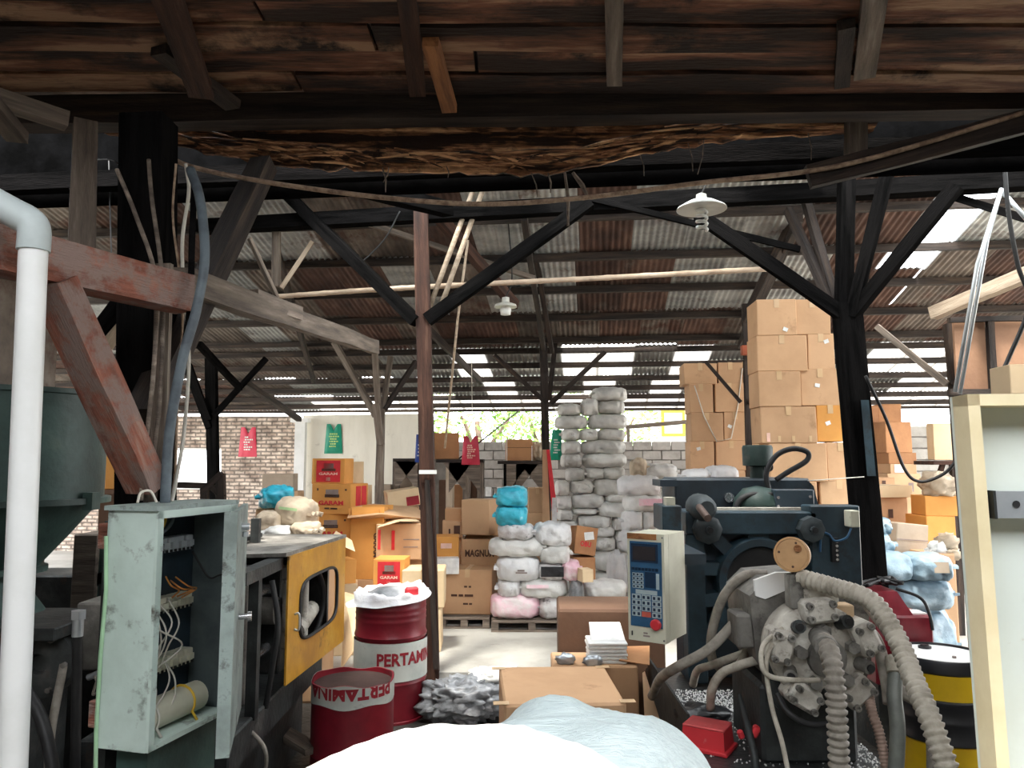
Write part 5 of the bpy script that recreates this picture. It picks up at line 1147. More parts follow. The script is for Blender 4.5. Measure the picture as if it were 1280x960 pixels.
# ------------------------------------------------------------------ yellow and black drum
def yellow_drum():
    r = .30; c = foot(1180, 900, 5.6); H = .835; q = .835 / .905
    t = thing('yellow_drum', 'yellow and black banded steel drum with white lid next to the cream door', 'drum', c)
    obj('lower_body', MB().lathe([(a, b * q) for a, b in [(r, .03), (r, .29), (r + .008, .3)]], 48, None, c), drum_yellow, t, 2)
    obj('bottom_ring', MB().lathe([(a, b * q) for a, b in [(.001, 0), (r + .006, 0), (r + .006, .03), (r, .032)]], 48, None, c), drum_black, t, 2)
    obj('black_band', MB().lathe([(a, b * q) for a, b in [(r, .295), (r + .014, .31), (r + .012, .33), (r + .004, .35), (r + .004, .44), (r + .008, .45), (r + .008, .47), (r + .003, .48), (r + .003, .57), (r + .014, .59), (r + .012, .61), (r, .62)]], 48, None, c), drum_black, t, 2)
    obj('upper_body', MB().lathe([(a, b * q) for a, b in [(r, .615), (r, .80), (r + .002, .81)]], 48, None, c), drum_yellow, t, 2)
    obj('top_ring', MB().lathe([(a, b * q) for a, b in [(r, .80), (r + .012, .815), (r + .014, .89), (r + .008, H / q), (r - .008, H / q), (r - .012, .885)]], 48, None, c), drum_black, t, 2)
    ld = obj('lid', MB().lathe([(a, b * q) for a, b in [(r - .011, .88), (r - .011, .888), (.001, .892)]], 48, None, c), white_paint, t, 2)
    obj('bung', MB().lathe([(.045, 0), (.045, .016), (.03, .018), (.03, .024), (.001, .024)], 20, None, c + Vector((-.02, .17, .888 * q))), drum_black, ld, 2)
    obj('bung', MB().lathe([(.013, 0), (.013, .014), (.001, .014)], 12, None, c + Vector((.03, -.12, .890 * q))), ink_grey, ld, 2)
yellow_drum()

# ------------------------------------------------------------------ red machine cover with tangled cable behind the yellow drum
def red_cover():
    c = foot(1120, 840, 5.95)
    t = thing('red_compressor', 'dark red machine housing with a tangle of black cable on top, behind the yellow drum', 'machine', c)
    zt, zl = P(1120, 742, 5.95).z, P(1120, 770, 5.95).z
    xa, xb = P(1092, 760, 5.95).x, P(1166, 760, 5.95).x
    obj('housing', MB().b2((xa, 5.95, .5), (xb, 6.45, zl), .015), drum_red, t)
    m = MB(); m.hexa([Vector((xa, 5.97, zl)), Vector((xb - .14, 5.97, zl)), Vector((xb - .12, 6.42, zl)), Vector((xa, 6.42, zl)), Vector((xa + .05, 6.05, zt)), Vector((xb - .22, 6.05, zt)), Vector((xb - .2, 6.35, zt)), Vector((xa + .05, 6.35, zt))])
    obj('hood', m, drum_red, t)
    obj('white_plate', MB().b2((xb - .14, 6.0, zl), (xb - .02, 6.15, zl + .012)), white_paint, t)
    obj('skid', MB().b2((xa + .03, 6.0, 0), (xb - .03, 6.42, .5)), steel_dark, t)
    rg = random.Random(4)
    c2 = Vector(((xa + xb) / 2 - .05, 6.2, zt))
    pts = [c2 + Vector((rg.uniform(-.22, .16), rg.uniform(-.16, .16), .03 + rg.uniform(0, .05))) for i in range(12)]
    tag(obj('cable_coil', MB().tube(curve(pts, 8), .014, 6), rubber, None, True), 'tangled black cable lying on the dark red machine housing', 'cable')
    tag(cable('hose_line', [Vector((xb - .25, 6.0, zt + .03)), Vector((xb - .1, 5.93, zt - .03)), Vector((xb - .04, 5.93, zl + .02)), Vector((xb - .02, 5.93, zl - .1))], .012, rubber), 'black hose hanging over the corner of the red machine housing', 'hose')
red_cover()

# ------------------------------------------------------------------ cream cabinet door standing at the right edge
def cream_door():
    Y = 1.85
    tl, bl = P(1190, 496, Y), P(1226, 962, Y - .02)
    ax = (bl - tl).normalized(); bl = tl + ax * ((tl.z - .02) / -ax.z)
    r = Vector((1, -.10, 0)).normalized()
    t = thing('cream_cabinet', 'tall cream painted metal cabinet door, inner side out, at the right edge', 'cabinet', Vector((bl.x, bl.y, 0)))
    def pt(a, s, k): # a along the width, s from the top down (m), k toward the camera
        return tl + r * a + ax * s + Vector((-.1, -1, 0)).normalized() * k
    H = (bl - tl).length; Wd = .62
    def slab(a0, a1, s0, s1, k0, k1): return MB().hexa([pt(a0, s1, k0), pt(a1, s1, k0), pt(a1, s1, k1), pt(a0, s1, k1), pt(a0, s0, k0), pt(a1, s0, k0), pt(a1, s0, k1), pt(a0, s0, k1)])
    obj('door_sheet', slab(.0, Wd, .0, H, -.012, 0), cream_in, t)
    obj('side_edge', slab(.0, .027, .0, H, 0, .075), cream, t)
    obj('top_edge', slab(.0, Wd, .0, .027, 0, .075), cream, t)
    obj('inner_lip', slab(.036, .047, .20, H, 0, .03), cream, t)
    br = slab(.058, .40, .226, .288, .03, .05)
    b = obj('channel_bracket', br, galv, t)
    obj('bracket_flange', slab(.052, .058, .225, .29, 0, .05), steel_dark, b)
    obj('bracket_web', slab(.058, .40, .283, .288, 0, .03), galv, b)
    q = pt(.10, .256, .0505); obj('bracket_hole', MB().lathe([(.0085, 0), (.0085, .002), (.001, .002)], 16, RX, q), rubber, b)
    # small carton on top
    return t
cream_door()
cx = P(1275, 470, 1.98)
# ------------------------------------------------------------------ cartons
def carton(rect, Y, label, mat='kraft', d=None, yaw=0.0, open_=False, texts=(), panels=(), sticker=None, tape=True, z0=None, group=None, tilt=0.0, name='carton', roll=0.0, flaps=None, cat='carton'):
    x0, y0, x1, y1 = rect
    a = P(x0, (y0 + y1) / 2, Y); b = P(x1, (y0 + y1) / 2, Y)
    zt = P((x0 + x1) / 2, y0, Y).z; zb = P((x0 + x1) / 2, y1, Y).z if z0 is None else z0
    w = (b.x - a.x) * .98 / max(.5, math.cos(R(yaw))); h = zt - zb; d = d or max(.28, min(.5, w * .8))
    rz = R(yaw); c = Vector(((a.x + b.x) / 2, Y, zb)) + Vector((-math.sin(rz), math.cos(rz), 0)) * d / 2
    mt = card[mat] if isinstance(mat, str) else mat
    m = MB()
    if open_:
        th = .008
        m.b2((-w / 2, -d / 2, 0), (w / 2, -d / 2 + th, h)); m.b2((-w / 2, d / 2 - th, 0), (w / 2, d / 2, h)); m.b2((-w / 2, -d / 2 + th, 0), (-w / 2 + th, d / 2 - th, h)); m.b2((w / 2 - th, -d / 2 + th, 0), (w / 2, d / 2 - th, h)); m.b2((-w / 2 + th, -d / 2 + th, 0), (w / 2 - th, d / 2 - th, th))
    else:
        # softly bulged box, edges rubbed round
        N = 4; bl = .012 + .012 * random.random(); bm = bmesh.new(); bmesh.ops.create_cube(bm, size=1)
        bmesh.ops.bevel(bm, geom=bm.edges[:], offset=.018, segments=1, affect='EDGES')
        for v in bm.verts:
            q = Vector((v.co.x * w, v.co.y * d, (v.co.z + .5) * h)); s = Vector((x0 * .1, y0 * .1, 0)) + q * 3
            q += Vector((noise.noise(s), noise.noise(s + Vector((7, 0, 0))), 0)) * bl * .5 * (w + h) ; v.co = q
        bm.verts.index_update(); m.add([v.co.copy() for v in bm.verts], [tuple(v.index for v in f.verts) for f in bm.faces]); bm.free()
    o = objl(name, m, mt, None, c, (R(tilt), R(roll), rz)); tag(o, label, cat, group)
    yf = -d / 2 - .004
    if tape and not open_:
        objl('tape', MB().b2((-.03, -d / 2 + .002, h - .001), (.03, d / 2 - .002, h + .0025)).b2((-.03, -d / 2 - .0055, h - .10), (.03, -d / 2, h + .0025)), tape_m, o)
    if sticker:
        fx, fz, s = sticker; objl('sticker', MB().box((0, 0, 0), (s, .003, s * .8)), white_paper, o, ((fx - .5) * w, yf - .002, fz * h), (0, R(rg_.uniform(-25, 25)), 0))
    for (fx0, fz0, fx1, fz1, pm) in panels:
        objl('printed_panel', MB().b2(((fx0 - .5) * w, yf - .002, fz0 * h), ((fx1 - .5) * w, yf, fz1 * h)), pm, o)
    for (s, fx, fz, hh, ww, tm, rot) in texts:
        vs, fs = text_geo(s, hh * h, ww * w if ww else None)
        objl('lettering', MB().add([(x, 0, z) for x, z in vs], fs), tm, o, ((fx - .5) * w, yf - .0045, fz * h), (0, R(rot), 0))
    fl = flaps if flaps is not None else (('f', -115), ('b', 60), ('l', -70), ('r', 70)) if open_ else ()
    for (side, ang) in fl:
        L = w * .46 if side in 'lr' else d * .46
        g = MB().b2((-(w if side in 'fb' else d) / 2 + .004, 0, -.003), ((w if side in 'fb' else d) / 2 - .004, L, .003))
        base = {'f': ((0, -d / 2, h), (R(ang), 0, R(180))), 'b': ((0, d / 2, h), (R(ang), 0, 0)), 'l': ((-w / 2, 0, h), (R(abs(ang)), 0, R(90))), 'r': ((w / 2, 0, h), (R(abs(ang)), 0, R(-90)))}[side]
        if side == 'f': base = (base[0], (R(abs(ang)), 0, R(180)))
        objl('flap', g, mt, o, base[0], base[1])
    return o
rg_ = random.Random(8)
def emblem(fx, fz, s=.1):
    return [(fx - s, fz - s * .55, fx + s, fz + s * .55, ink_grey), (fx - s * .8, fz - s * .3, fx + s * .8, fz + s * .15, ink_dark)]
G = 'cartons piled on the left side of the shed'
GR = lambda: dict(panels=[(.14, .08, .86, .92, ink_red), (.36, .60, .66, .80, ink_grey), (.30, .50, .72, .60, ink_dark), (.44, .12, .56, .26, ink_pale)], texts=[('GARAM', .5, .40, .10, .56, ink_pale, 0)], tape=False)
GO = lambda: dict(panels=[(.36, .58, .68, .82, ink_grey), (.34, .56, .70, .66, ink_dark), (.14, .78, .18, .86, ink_dark), (.84, .78, .89, .84, ink_dark), (.34, .17, .46, .22, ink_dark), (.49, .17, .66, .22, ink_dark)], texts=[('GARAM', .50, .38, .15, .62, ink_red, 0)], tape=False)
zs = SLAB
# column of orange cartons by the plaster wall
carton((388, 682, 440, 778), 10.0, 'tall plain orange carton at the bottom of the orange carton column by the plaster wall', 'orange', .45, 4, z0=zs, group=G, tape=False)
carton((386, 643, 438, 682), 10.0, 'orange carton second from the bottom of the column, its side in red shadow', 'orange', .5, 6, group=G, **GO())
c3 = carton((387, 605, 441, 643), 10.0, 'orange lettered carton with red striped side, just below the red panel carton', 'orange', .5, -14, group=G, **GO())
w3, d3, h3 = c3.dimensions
for yy in (-.22, .12):
    objl('printed_panel', MB().b2((w3 / 2 - .004, (yy - .02) * .5, .08 * h3), (w3 / 2 + .004, (yy + .26) * .5, .92 * h3)), ink_red, c3)
carton((389, 573, 432, 605), 10.1, 'orange carton with large red printed panel on top of the column under the green bag', 'orange', .42, -3, group=G, **GR())
c6 = carton((428, 577, 454, 607), 10.75, 'crumpled pale carton behind the topmost red panel carton', 'pale', .35, 10, group=G, tape=False)
carton((440, 607, 462, 640), 10.7, 'pale carton with faint print below the crumpled pale carton', 'pale', .35, 5, group=G, panels=[(.2, .3, .85, .8, ink_pale)], tape=False)
carton((436, 640, 470, 778), 10.7, 'tall tan carton hidden mostly behind the open carton with loose flaps', 'tan', .4, 2, z0=zs, group=G, tape=False)
carton((437, 655, 480, 724), 9.3, 'tall orange carton with pale open flaps and sideways print', 'orange', .45, -4, True, group=G, flaps=(('f', 100), ('b', 75), ('l', 80), ('r', 110)), texts=[('GARAM', .78, .62, .10, None, ink_dark, 90)], panels=[(.86, .40, .94, .64, ink_dark)])
carton((438, 724, 480, 792), 9.3, 'plain carton carrying the tall orange carton with open flaps', 'tan', .45, -2, z0=zs, group=G, tape=False)
carton((470, 655, 527, 700), 9.25, 'tan carton printed with red arrows, dented at its corner, under the loose flap', 'tan', .5, 7, group=G, panels=[(.04, .30, .10, .85, ink_red), (.34, .28, .41, .82, ink_red), (.60, .55, .95, .58, ink_grey), (.60, .34, .92, .37, ink_grey)], tape=False)
carton((466, 699, 506, 737), 8.85, 'orange carton with red printed panel below the red arrow carton', 'orange', .37, -2, group=G, **GR())
carton((466, 737, 508, 796), 8.85, 'plain tan carton at floor level behind the liner of the red drum', 'tan', .37, 0, z0=zs, group=G)
carton((502, 713, 556, 760), 8.75, 'pale square carton with tape, just left of the reddish post foot', 'pale', .5, 3, group=G)
carton((500, 760, 552, 806), 8.75, 'low plain carton under the pale square carton by the post', 'pale', .5, 3, z0=zs, group=G)
carton((506, 694, 530, 714), 9.5, 'small dark fronted carton wedged behind the post beside the red panel carton', 'brown', .3, 20, group=G, tape=False)
carton((505, 714, 532, 800), 9.55, 'narrow carton standing under the small wedged carton', 'tan', .3, 8, z0=zs, group=G, tape=False)
carton((485, 634, 524, 658), 10.5, 'tan carton under the tilted carton lid with the maroon label', 'tan', .5, 8, group=G, tape=False)
carton((484, 658, 526, 790), 10.5, 'tall plain tan carton below the tilted lid carton', 'tan', .5, 5, z0=zs, group=G, tape=False)
carton((486, 612, 526, 634), 10.4, 'pale carton tipped forward with a maroon label, high on the left pile', 'pale', .5, 14, group=G, panels=[(.58, .05, .97, .55, ink_maroon)], tape=False, roll=-8)
def loose_flap(name, label, pts, Y, mat, th=.006):
    q = [P(px, py, yy) for px, py, yy in pts]; m = MB(); n = len(q); up = Vector((0, -.3, 1)).normalized() * th
    m.add(q + [v + up for v in q], [tuple(range(n - 1, -1, -1)), tuple(range(n, 2 * n))] + [(i, (i + 1) % n, (i + 1) % n + n, i + n) for i in range(n)])
    return tag(obj(name, m, card[mat]), label, 'cardboard sheet')
loose_flap('cardboard_sheet', 'long pale cardboard sheet lying across the open orange carton', [(434, 648, 9.2), (478, 643, 9.2), (540, 650, 9.6), (520, 634, 10.2), (466, 630, 10.2), (440, 634, 10.0)], 9.5, 'tan')
loose_flap('cardboard_sheet', 'curled brown cardboard flap lying over the red arrow carton', [(472, 660, 9.1), (500, 652, 9.1), (524, 652, 9.3), (512, 644, 9.9), (480, 648, 9.8)], 9.5, 'pale')
loose_flap('cardboard_sheet', 'tan cardboard sheet leaning behind the yellow guard near the floor', [(426, 838, 7.6), (444, 812, 7.6), (446, 745, 8.2), (430, 740, 8.3)], 8, 'pale')
loose_flap('cardboard_sheet', 'pale cardboard corner sticking out above the yellow guard', [(412, 676, 8.2), (444, 690, 8.0), (440, 676, 8.6), (420, 664, 8.8)], 8, 'pale')
carton((420, 700, 444, 730), 8.6, 'crushed yellow carton corner behind the guard of the yellow machine', 'orange', .3, 30, group=G, tape=False)
carton((418, 730, 446, 812), 8.6, 'pale carton standing behind the yellow guard near the red drum', 'pale', .3, 12, z0=zs, group=G, tape=False)
# sacks and boxes above the yellow machine
G2 = 'cartons in the middle by the pallets'
carton((576, 625, 612, 669), 10.9, 'orange tan carton standing on the open wide carton beside the cyan sacks', 'tan', .45, -16, group=G2, tape=False)
carton((577, 674, 622, 709), 10.6, 'open carton with maroon inside and large dark lettering on its front', 'brown' if False else 'tan', .5, -2, True, group=G2, flaps=(('b', 30), ('r', 60)), texts=[('MAGNUM', .50, .50, .26, .82, ink_dark, 0)])
carton((553, 652, 579, 672), 11.0, 'small tan carton with dark printed emblem beside the reddish post', 'tan', .35, 5, group=G2, panels=[(.30, .25, .38, .55, ink_dark), (.55, .2, .85, .75, ink_dark)], tape=False)
carton((556, 636, 580, 653), 11.2, 'small plain carton on top of the emblem carton', 'kraft', .3, 2, group=G2, tape=False)
carton((550, 672, 577, 772), 11.1, 'tall carton behind the post supporting the emblem carton', 'tan', .35, 2, z0=zs, group=G2, tape=False)
carton((543, 671, 574, 700), 10.3, 'orange carton with a small printed label right of the reddish post', 'orange', .4, 4, group=G2, panels=[(.25, .5, .7, .72, ink_pale)], tape=False)
carton((546, 698, 574, 718), 10.1, 'white lined open carton tipped under the small label carton', white_paper, .3, 8, group=G2, tape=False)
pallet_z = .195
carton((552, 712, 616, 757), 10.15, 'big kraft carton with lines of print standing on the pallet', 'kraft', .55, -5, z0=pallet_z + .0, group=G2, panels=[(.44, .60, .50, .64, ink_dark), (.53, .60, .58, .64, ink_dark), (.18, .40, .30, .45, ink_dark), (.33, .40, .42, .45, ink_dark), (.45, .40, .62, .45, ink_dark), (.42, .22, .52, .26, ink_dark), (.54, .22, .60, .26, ink_dark)])
carton((578, 708, 622, 757), 10.75, 'plain carton hidden behind the big kraft carton, under the lettered carton', 'kraft', .35, 0, z0=pallet_z, group=G2, tape=False)
# carton with red letters lying tilted beside the sack stack
carton((716, 660, 744, 695), 10.36, 'brown carton with red letters and white sticker, tilted beside the sack stack', 'brown', .35, 8, group=G2, texts=[('OBU', .5, .38, .2, .5, ink_red, 0)], sticker=(.62, .68, .13), tilt=-6, roll=9, tape=False)
carton((716, 697, 745, 748), 10.38, 'dark brown carton under the tilted red lettered carton', 'brown', .35, 4, z0=zs, group=G2, tape=False, roll=0)
carton((728, 712, 742, 728), 9.6, 'torn pale cardboard piece beside the stacked sacks', 'pale', .2, 15, group=G2, tape=False)
carton((660, 610, 684, 641), 13.2, 'carton standing under the rack beside the middle post', 'tan', .4, 0, group=G2)
carton((655, 641, 700, 742), 13.2, 'wide carton behind the cyan sacks near the middle post', 'tan', .45, 0, z0=zs, group=G2, tape=False)
# pallets
def pallet(label, x0, x1, y, d, z0=SLAB):
    a, b = P(x0, 780, y).x, P(x1, 780, y).x
    t = thing('pallet', label, 'pallet', ((a + b) / 2, y + d / 2, z0), 'wooden pallets')
    n = 7
    for i in range(n):
        yy = y + (d - .1) * i / (n - 1)
        obj('slat', MB().b2((a, yy, z0 + .11), (b, yy + .1 * .9, z0 + .133), .003), wood_grey, t)
    for k in range(3):
        xx = a + (b - a - .09) * k / 2
        obj('bearer', MB().b2((xx, y + .005, z0 + .018), (xx + .09, y + d - .005, z0 + .109)), wood_grey, t)
    for yy in (y, y + d / 2 - .05, y + d - .1):
        obj('bottom_slat', MB().b2((a, yy, z0), (b, yy + .1, z0 + .018)), wood_grey, t)
pallet('wooden pallet under the big kraft carton with print', 548, 612, 9.95, 1.15)
pallet('wooden pallet under the stack of mixed sacks with the cyan ones', 614, 716, 9.75, 1.0)
# brown display carton on the near floor with packets
dk = carton((697, 762, 834, 900), 5.75, 'large dark brown carton behind the stack of white packets', 'dark', .55, -2, z0=0.0, group=G2, tape=False)
obj0 = carton((690, 832, 800, 900), 5.35, 'low kraft carton carrying the white packets in front of the dark carton', 'kraft', .36, -2, z0=0.0, group=G2, tape=False)
zt = P(745, 832, 5.35).z
for i in range(6):
    a = P(727 - (1 if i > 3 else 0), 0, 5.45).x; b = P(770, 0, 5.45).x
    hgt = .024
    tilt = 0 if i < 4 else 0
    tag(obj('white_packet', MB().b2((a + .003 * (i % 2), 5.38, zt + .001 + i * hgt), (b + .004 * (i % 3), 5.62, zt + (i + 1) * hgt - .002), .006), white_paper), ['lowest white packet of the small stack before the dark carton', 'white packet second from the bottom of the small stack', 'white packet third from the bottom of the small stack', 'white packet fourth from the bottom of the small stack', 'white packet fifth from the bottom of the small stack, under the leaning ones', 'white packet sixth from the bottom of the small stack, under the leaning one'][i], 'packet', 'white packets in front of the dark carton')
pk = MB(); a = P(730, 0, 5.5).x; b = P(769, 0, 5.5).x; zz = zt + 6 * .024
pk.hexa([Vector((a, 5.45, zz)), Vector((b, 5.45, zz)), Vector((b, 5.50, zz)), Vector((a, 5.50, zz)), Vector((a + .01, 5.66, P(745, 779, 5.66).z)), Vector((b - .005, 5.66, P(745, 779, 5.66).z)), Vector((b - .005, 5.70, P(745, 779, 5.66).z)), Vector((a + .01, 5.70, P(745, 779, 5.66).z))])
tag(obj('white_packet', pk, white_paper), 'white packet leaning back on top of the stack against the dark carton', 'packet', 'white packets in front of the dark carton')
for (px, lab, sd) in ((708, 'crumpled grey foil on the low carton, the one left of the packets', 3), (742, 'crumpled grey foil in front of the white packets', 5)):
    c = P(px, 833, 5.33 if px < 730 else 5.30); q = Vector((c.x, 5.40 if px < 730 else 5.36, zt)); o = blob('foil_scrap', q, (.13, .09, .065), foil_m, sd, .4, 2.6, .2, (20, 12), .8, None, .08); tag(o, lab, 'foil', 'foil scraps on the low carton')
loose_flap('cardboard_sheet', 'folded brown cardboard flap right of the white packets', [(774, 826, 5.36), (812, 832, 5.36), (812, 808, 5.66), (774, 809, 5.66)], 5.4, 'brown')
# big kraft carton close to the camera
bc = carton((629, 880, 787, 1010), 4.5, 'large closed kraft carton on the floor in front of the white sacks, top face lit', 'kraft', .80, 3, z0=0.0, group=G2, tape=False)
for (fx, fy) in ((-.36, .36), (.0, -.375), (.36, -.37), (.34, .36), (-.37, -.37)):
    objl('tape', MB().box((0, 0, 0), (.09, .06, .003)), tape_m, bc, (fx, fy, P(700, 880, 4.5).z + .002))
loose_flap('cardboard_sheet', 'brown cardboard flap standing open at the side of the large kraft carton', [(806, 906, 4.75), (824, 898, 5.0), (806, 840, 5.2), (803, 842, 5.0)], 5, 'tan')

# ------------------------------------------------------------------ tall carton towers at the right
def tower(rows, Y, label_fn, group, d=.5, base_y=None, base_label=None):
    k = len(rows)
    for i, row in enumerate(rows):
        for j, it in enumerate(row):
            rect = it[:4]; kw = dict(it[4]) if len(it) > 4 else {}
            kw.setdefault('yaw', -4); kw.setdefault('mat', 'kraft'); dd = kw.pop('d', d); yy = kw.pop('Y', Y)
            carton(rect, yy, label_fn(i, j), d=dd, group=group, z0=kw.pop('z0', None), **kw)
ordn = ['top', 'second', 'third', 'fourth', 'fifth', 'sixth', 'seventh', 'eighth', 'ninth', 'tenth']
S_ = lambda fx, fz, s=.055: dict(sticker=(fx, fz, s))
tower([
 [(946, 374, 996, 419, S_(.7, .16)), (993, 374, 1038, 418, S_(.8, -.6) if False else {})],
 [(946, 419, 1009, 464, {}), (1010, 417, 1043, 462, S_(.7, .78))],
 [(948, 464, 1001, 508, {}), (1001, 461, 1050, 507, S_(.42, .55))],
 [(951, 508, 1021, 554, {'panels': [(.10, .04, .16, .28, ink_pale), (.30, .04, .35, .2, tape_m), (.55, .04, .6, .2, tape_m), (.85, .04, .9, .2, tape_m)]}), (1021, 506, 1056, 552, dict(mat='orange', **S_(.4, .5)))],
 [(962, 554, 1034, 602, {'mat': 'kraft'}), (1034, 553, 1068, 602, dict(yaw=-2, **S_(.75, .72)))],
 [(966, 602, 1022, 650, {}), (1026, 600, 1074, 650, {'mat': 'tan'})],
 [(966, 650, 1022, 812, {'z0': SLAB}), (1024, 650, 1074, 812, {'z0': SLAB})],
], 8.7, lambda i, j: f"{('left', 'right')[j]} kraft carton in the {ordn[i]} row of the taller carton tower by the black post", 'cartons of the taller tower by the black post', .46)
tower([
 [(855, 454, 896, 480, {'mat': 'kraft'}), (898, 453, 928, 480, {'mat': 'kraft'}), (936, 448, 948, 476, {'mat': 'tan'})],
 [(862, 480, 891, 516, {}), (894, 479, 930, 515, {}), (936, 476, 950, 516, {'mat': 'tan'})],
 [(864, 516, 904, 552, {}), (905, 515, 934, 551, S_(.25, .5)), (936, 516, 952, 552, {'mat': 'tan'})],
 [(863, 552, 893, 588, S_(.35, .75)), (895, 551, 934, 588, {'mat': 'orange' if False else 'kraft'}), (936, 552, 958, 590, {'mat': 'tan'})],
 [(863, 588, 893, 768, {'z0': SLAB}), (895, 588, 934, 768, {'z0': SLAB}), (936, 590, 958, 768, {'z0': SLAB})],
], 10.6, lambda i, j: f"{('left', 'middle', 'narrow right')[j]} carton in the {ordn[i]} row of the shorter carton tower near the block wall", 'cartons of the shorter tower near the block wall', .45)
tag(obj('twine', MB().tube([P(868, 482, 10.58), P(880, 520, 10.58), P(896, 552, 10.58), P(914, 548, 10.58), P(922, 510, 10.58), P(928, 460, 10.58)], .008, 5), wire_white, None, True), 'loose white twine hanging in a loop over the shorter carton tower', 'twine')
# right hand pile seen between black post and cream door
GRt = 'cartons piled on the right behind the black post'
for a in (
 ((1084, 507, 1099, 528), 12.0, 'dark little carton at the left of the top row behind the black post', 'brown', .4, 0),
 ((1099, 505, 1126, 529), 12.0, 'brown carton at the right of the top row below the bright opening', 'brown', .4, -8),
 ((1083, 529, 1098, 551), 12.0, 'dark carton in the second row just beside the black post', 'brown', .4, 0),
 ((1106, 527, 1141, 566), 11.6, 'larger brown carton with pale lit edge below the bright opening', 'brown', .4, 6),
 ((1090, 551, 1107, 572), 12.0, 'small brown carton in the third row beside the black post', 'brown', .4, 0),
 ((1086, 572, 1108, 589), 12.0, 'flat brown carton in the fourth row beside the black post', 'tan', .4, 0),
 ((1110, 566, 1147, 580), 11.6, 'flat carton under the larger brown carton with pale edge', 'brown', .35, 4),
 ((1112, 580, 1147, 592), 11.55, 'shallow carton with a white label near the block stub', 'tan', .4, 4)):
    kw = dict(panels=[(.15, .1, .5, .95, white_paper)]) if 'white label' in a[2] else {}
    carton(a[0], a[1], a[2], a[3], a[4], a[5], group=GRt, tape=False, **kw)
carton((1084, 589, 1112, 760), 12.0, 'tall brown carton under the flat one, mostly hidden by the black post', 'brown', .4, 0, z0=0.06, group=GRt, tape=False)
carton((1112, 592, 1157, 750), 11.5, 'broad tan carton with a faint emblem behind the orange lidded carton', 'tan', .45, 3, z0=.06, group=GRt, tape=False, panels=[(.6, .86, .75, .93, ink_grey)])
carton((1088, 597, 1120, 612), 10.6, 'shallow carton with small emblem behind the orange lidded carton', 'kraft', .4, 3, group=GRt, tape=False, panels=[(.45, .2, .6, .75, ink_dark)])
carton((1086, 612, 1121, 790), 10.6, 'plain carton underneath the shallow emblem carton', 'kraft', .4, 3, z0=.06, group=GRt, tape=False)
oc = carton((1084, 622, 1138, 654), 9.6, 'orange brown carton with pale rounded lid and dark emblem', 'kraft', .5, 8, group=GRt, tape=False, panels=[(.48, .2, .6, .55, ink_dark)])
carton((1084, 607, 1144, 622), 9.5, 'pale shallow carton overhanging the orange brown emblem carton', 'pale', .55, 8, group=GRt, tape=False, name='shallow_carton')
carton((1084, 654, 1138, 795), 9.6, 'carton supporting the orange brown emblem carton', 'kraft', .5, 8, z0=.06, group=GRt, tape=False)
carton((1116, 655, 1163, 694), 8.6, 'greyish two tier carton tilted on the blue sacks', 'grey', .55, 14, group=GRt, tape=False, panels=[(0.01, .47, .99, .50, ink_grey)], roll=5)
carton((1157, 620, 1196, 645), 9.0, 'orange torn carton, upper of two beside the cream door', 'orange', .4, -6, group=GRt, tape=False)
carton((1158, 645, 1196, 682), 9.0, 'orange torn carton, lower of two beside the cream door', 'orange', .45, 2, group=GRt, tape=False)
carton((1156, 682, 1198, 815), 9.0, 'plain carton under the two torn orange cartons', 'kraft', .45, 2, z0=.06, group=GRt, tape=False)
o = blob('paper_wad', P(1175, 620, 9.1), (.40, .36, .27), sack_beige, 8, .45, 2.4, .2, (26, 16), .8, None, .08); tag(o, 'crumpled brown paper on top of the torn orange cartons', 'paper')
carton((1167, 529, 1192, 575), 9.4, 'pale yellow carton on a small wooden bracket shelf by the cream door', 'pale', .16, 0, group=GRt, tape=False)
t = thing('bracket_shelf', 'small wooden bracket shelf carrying the pale yellow carton on the right', 'shelf', P(1180, 600, 9.4))
a, b = P(1166, 576, 9.4), P(1200, 581, 9.4)
obj('shelf_board', MB().b2((a.x, 9.38, b.z), (b.x, 9.85, a.z)), wood_brown, t)
bar('brace', P(1171, 602, 9.5), P(1178, 580, 9.5), .05, .05, wood_brown, t); bar('shelf_post', P(1192, 581, 9.6), (P(1192, 640, 9.6).x, 9.6, .06), .08, .08, wood_dark, t)
for i, (px, py, s) in enumerate(((1172, 684, .20), (1184, 678, .24), (1166, 690, .17), (1190, 692, .2))):
    o = blob('paper_wad', P(px, py + 8, 8.3), (s, s * .9, s * .7), sack_beige if i % 2 else sackw, 20 + i, .5, 2.6, .2, (20, 12), .8, None, .1); tag(o, ['crumpled pale paper wad lying between the grey carton and the cream door', 'crumpled beige paper wad against the cream door edge', 'small pale paper wad just beside the grey tilted carton', 'beige paper wad lowest by the cream door edge'][i], 'paper', 'paper wads on the right')
# dark reddish carton left of the mint cabinet and small things
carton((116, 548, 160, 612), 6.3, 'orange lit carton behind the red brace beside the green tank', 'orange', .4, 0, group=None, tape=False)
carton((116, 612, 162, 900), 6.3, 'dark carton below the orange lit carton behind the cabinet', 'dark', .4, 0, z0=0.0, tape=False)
carton((1164, 692, 1198, 850), 8.2, 'brown carton under the paper wads by the cream door', 'kraft', .4, 0, z0=0.06, group=GRt, tape=False)
small = carton((1264, 455, 1320, 492), 1.93, 'small cream carton standing on top of the cream cabinet door', 'pale', .10, -6, tape=False)

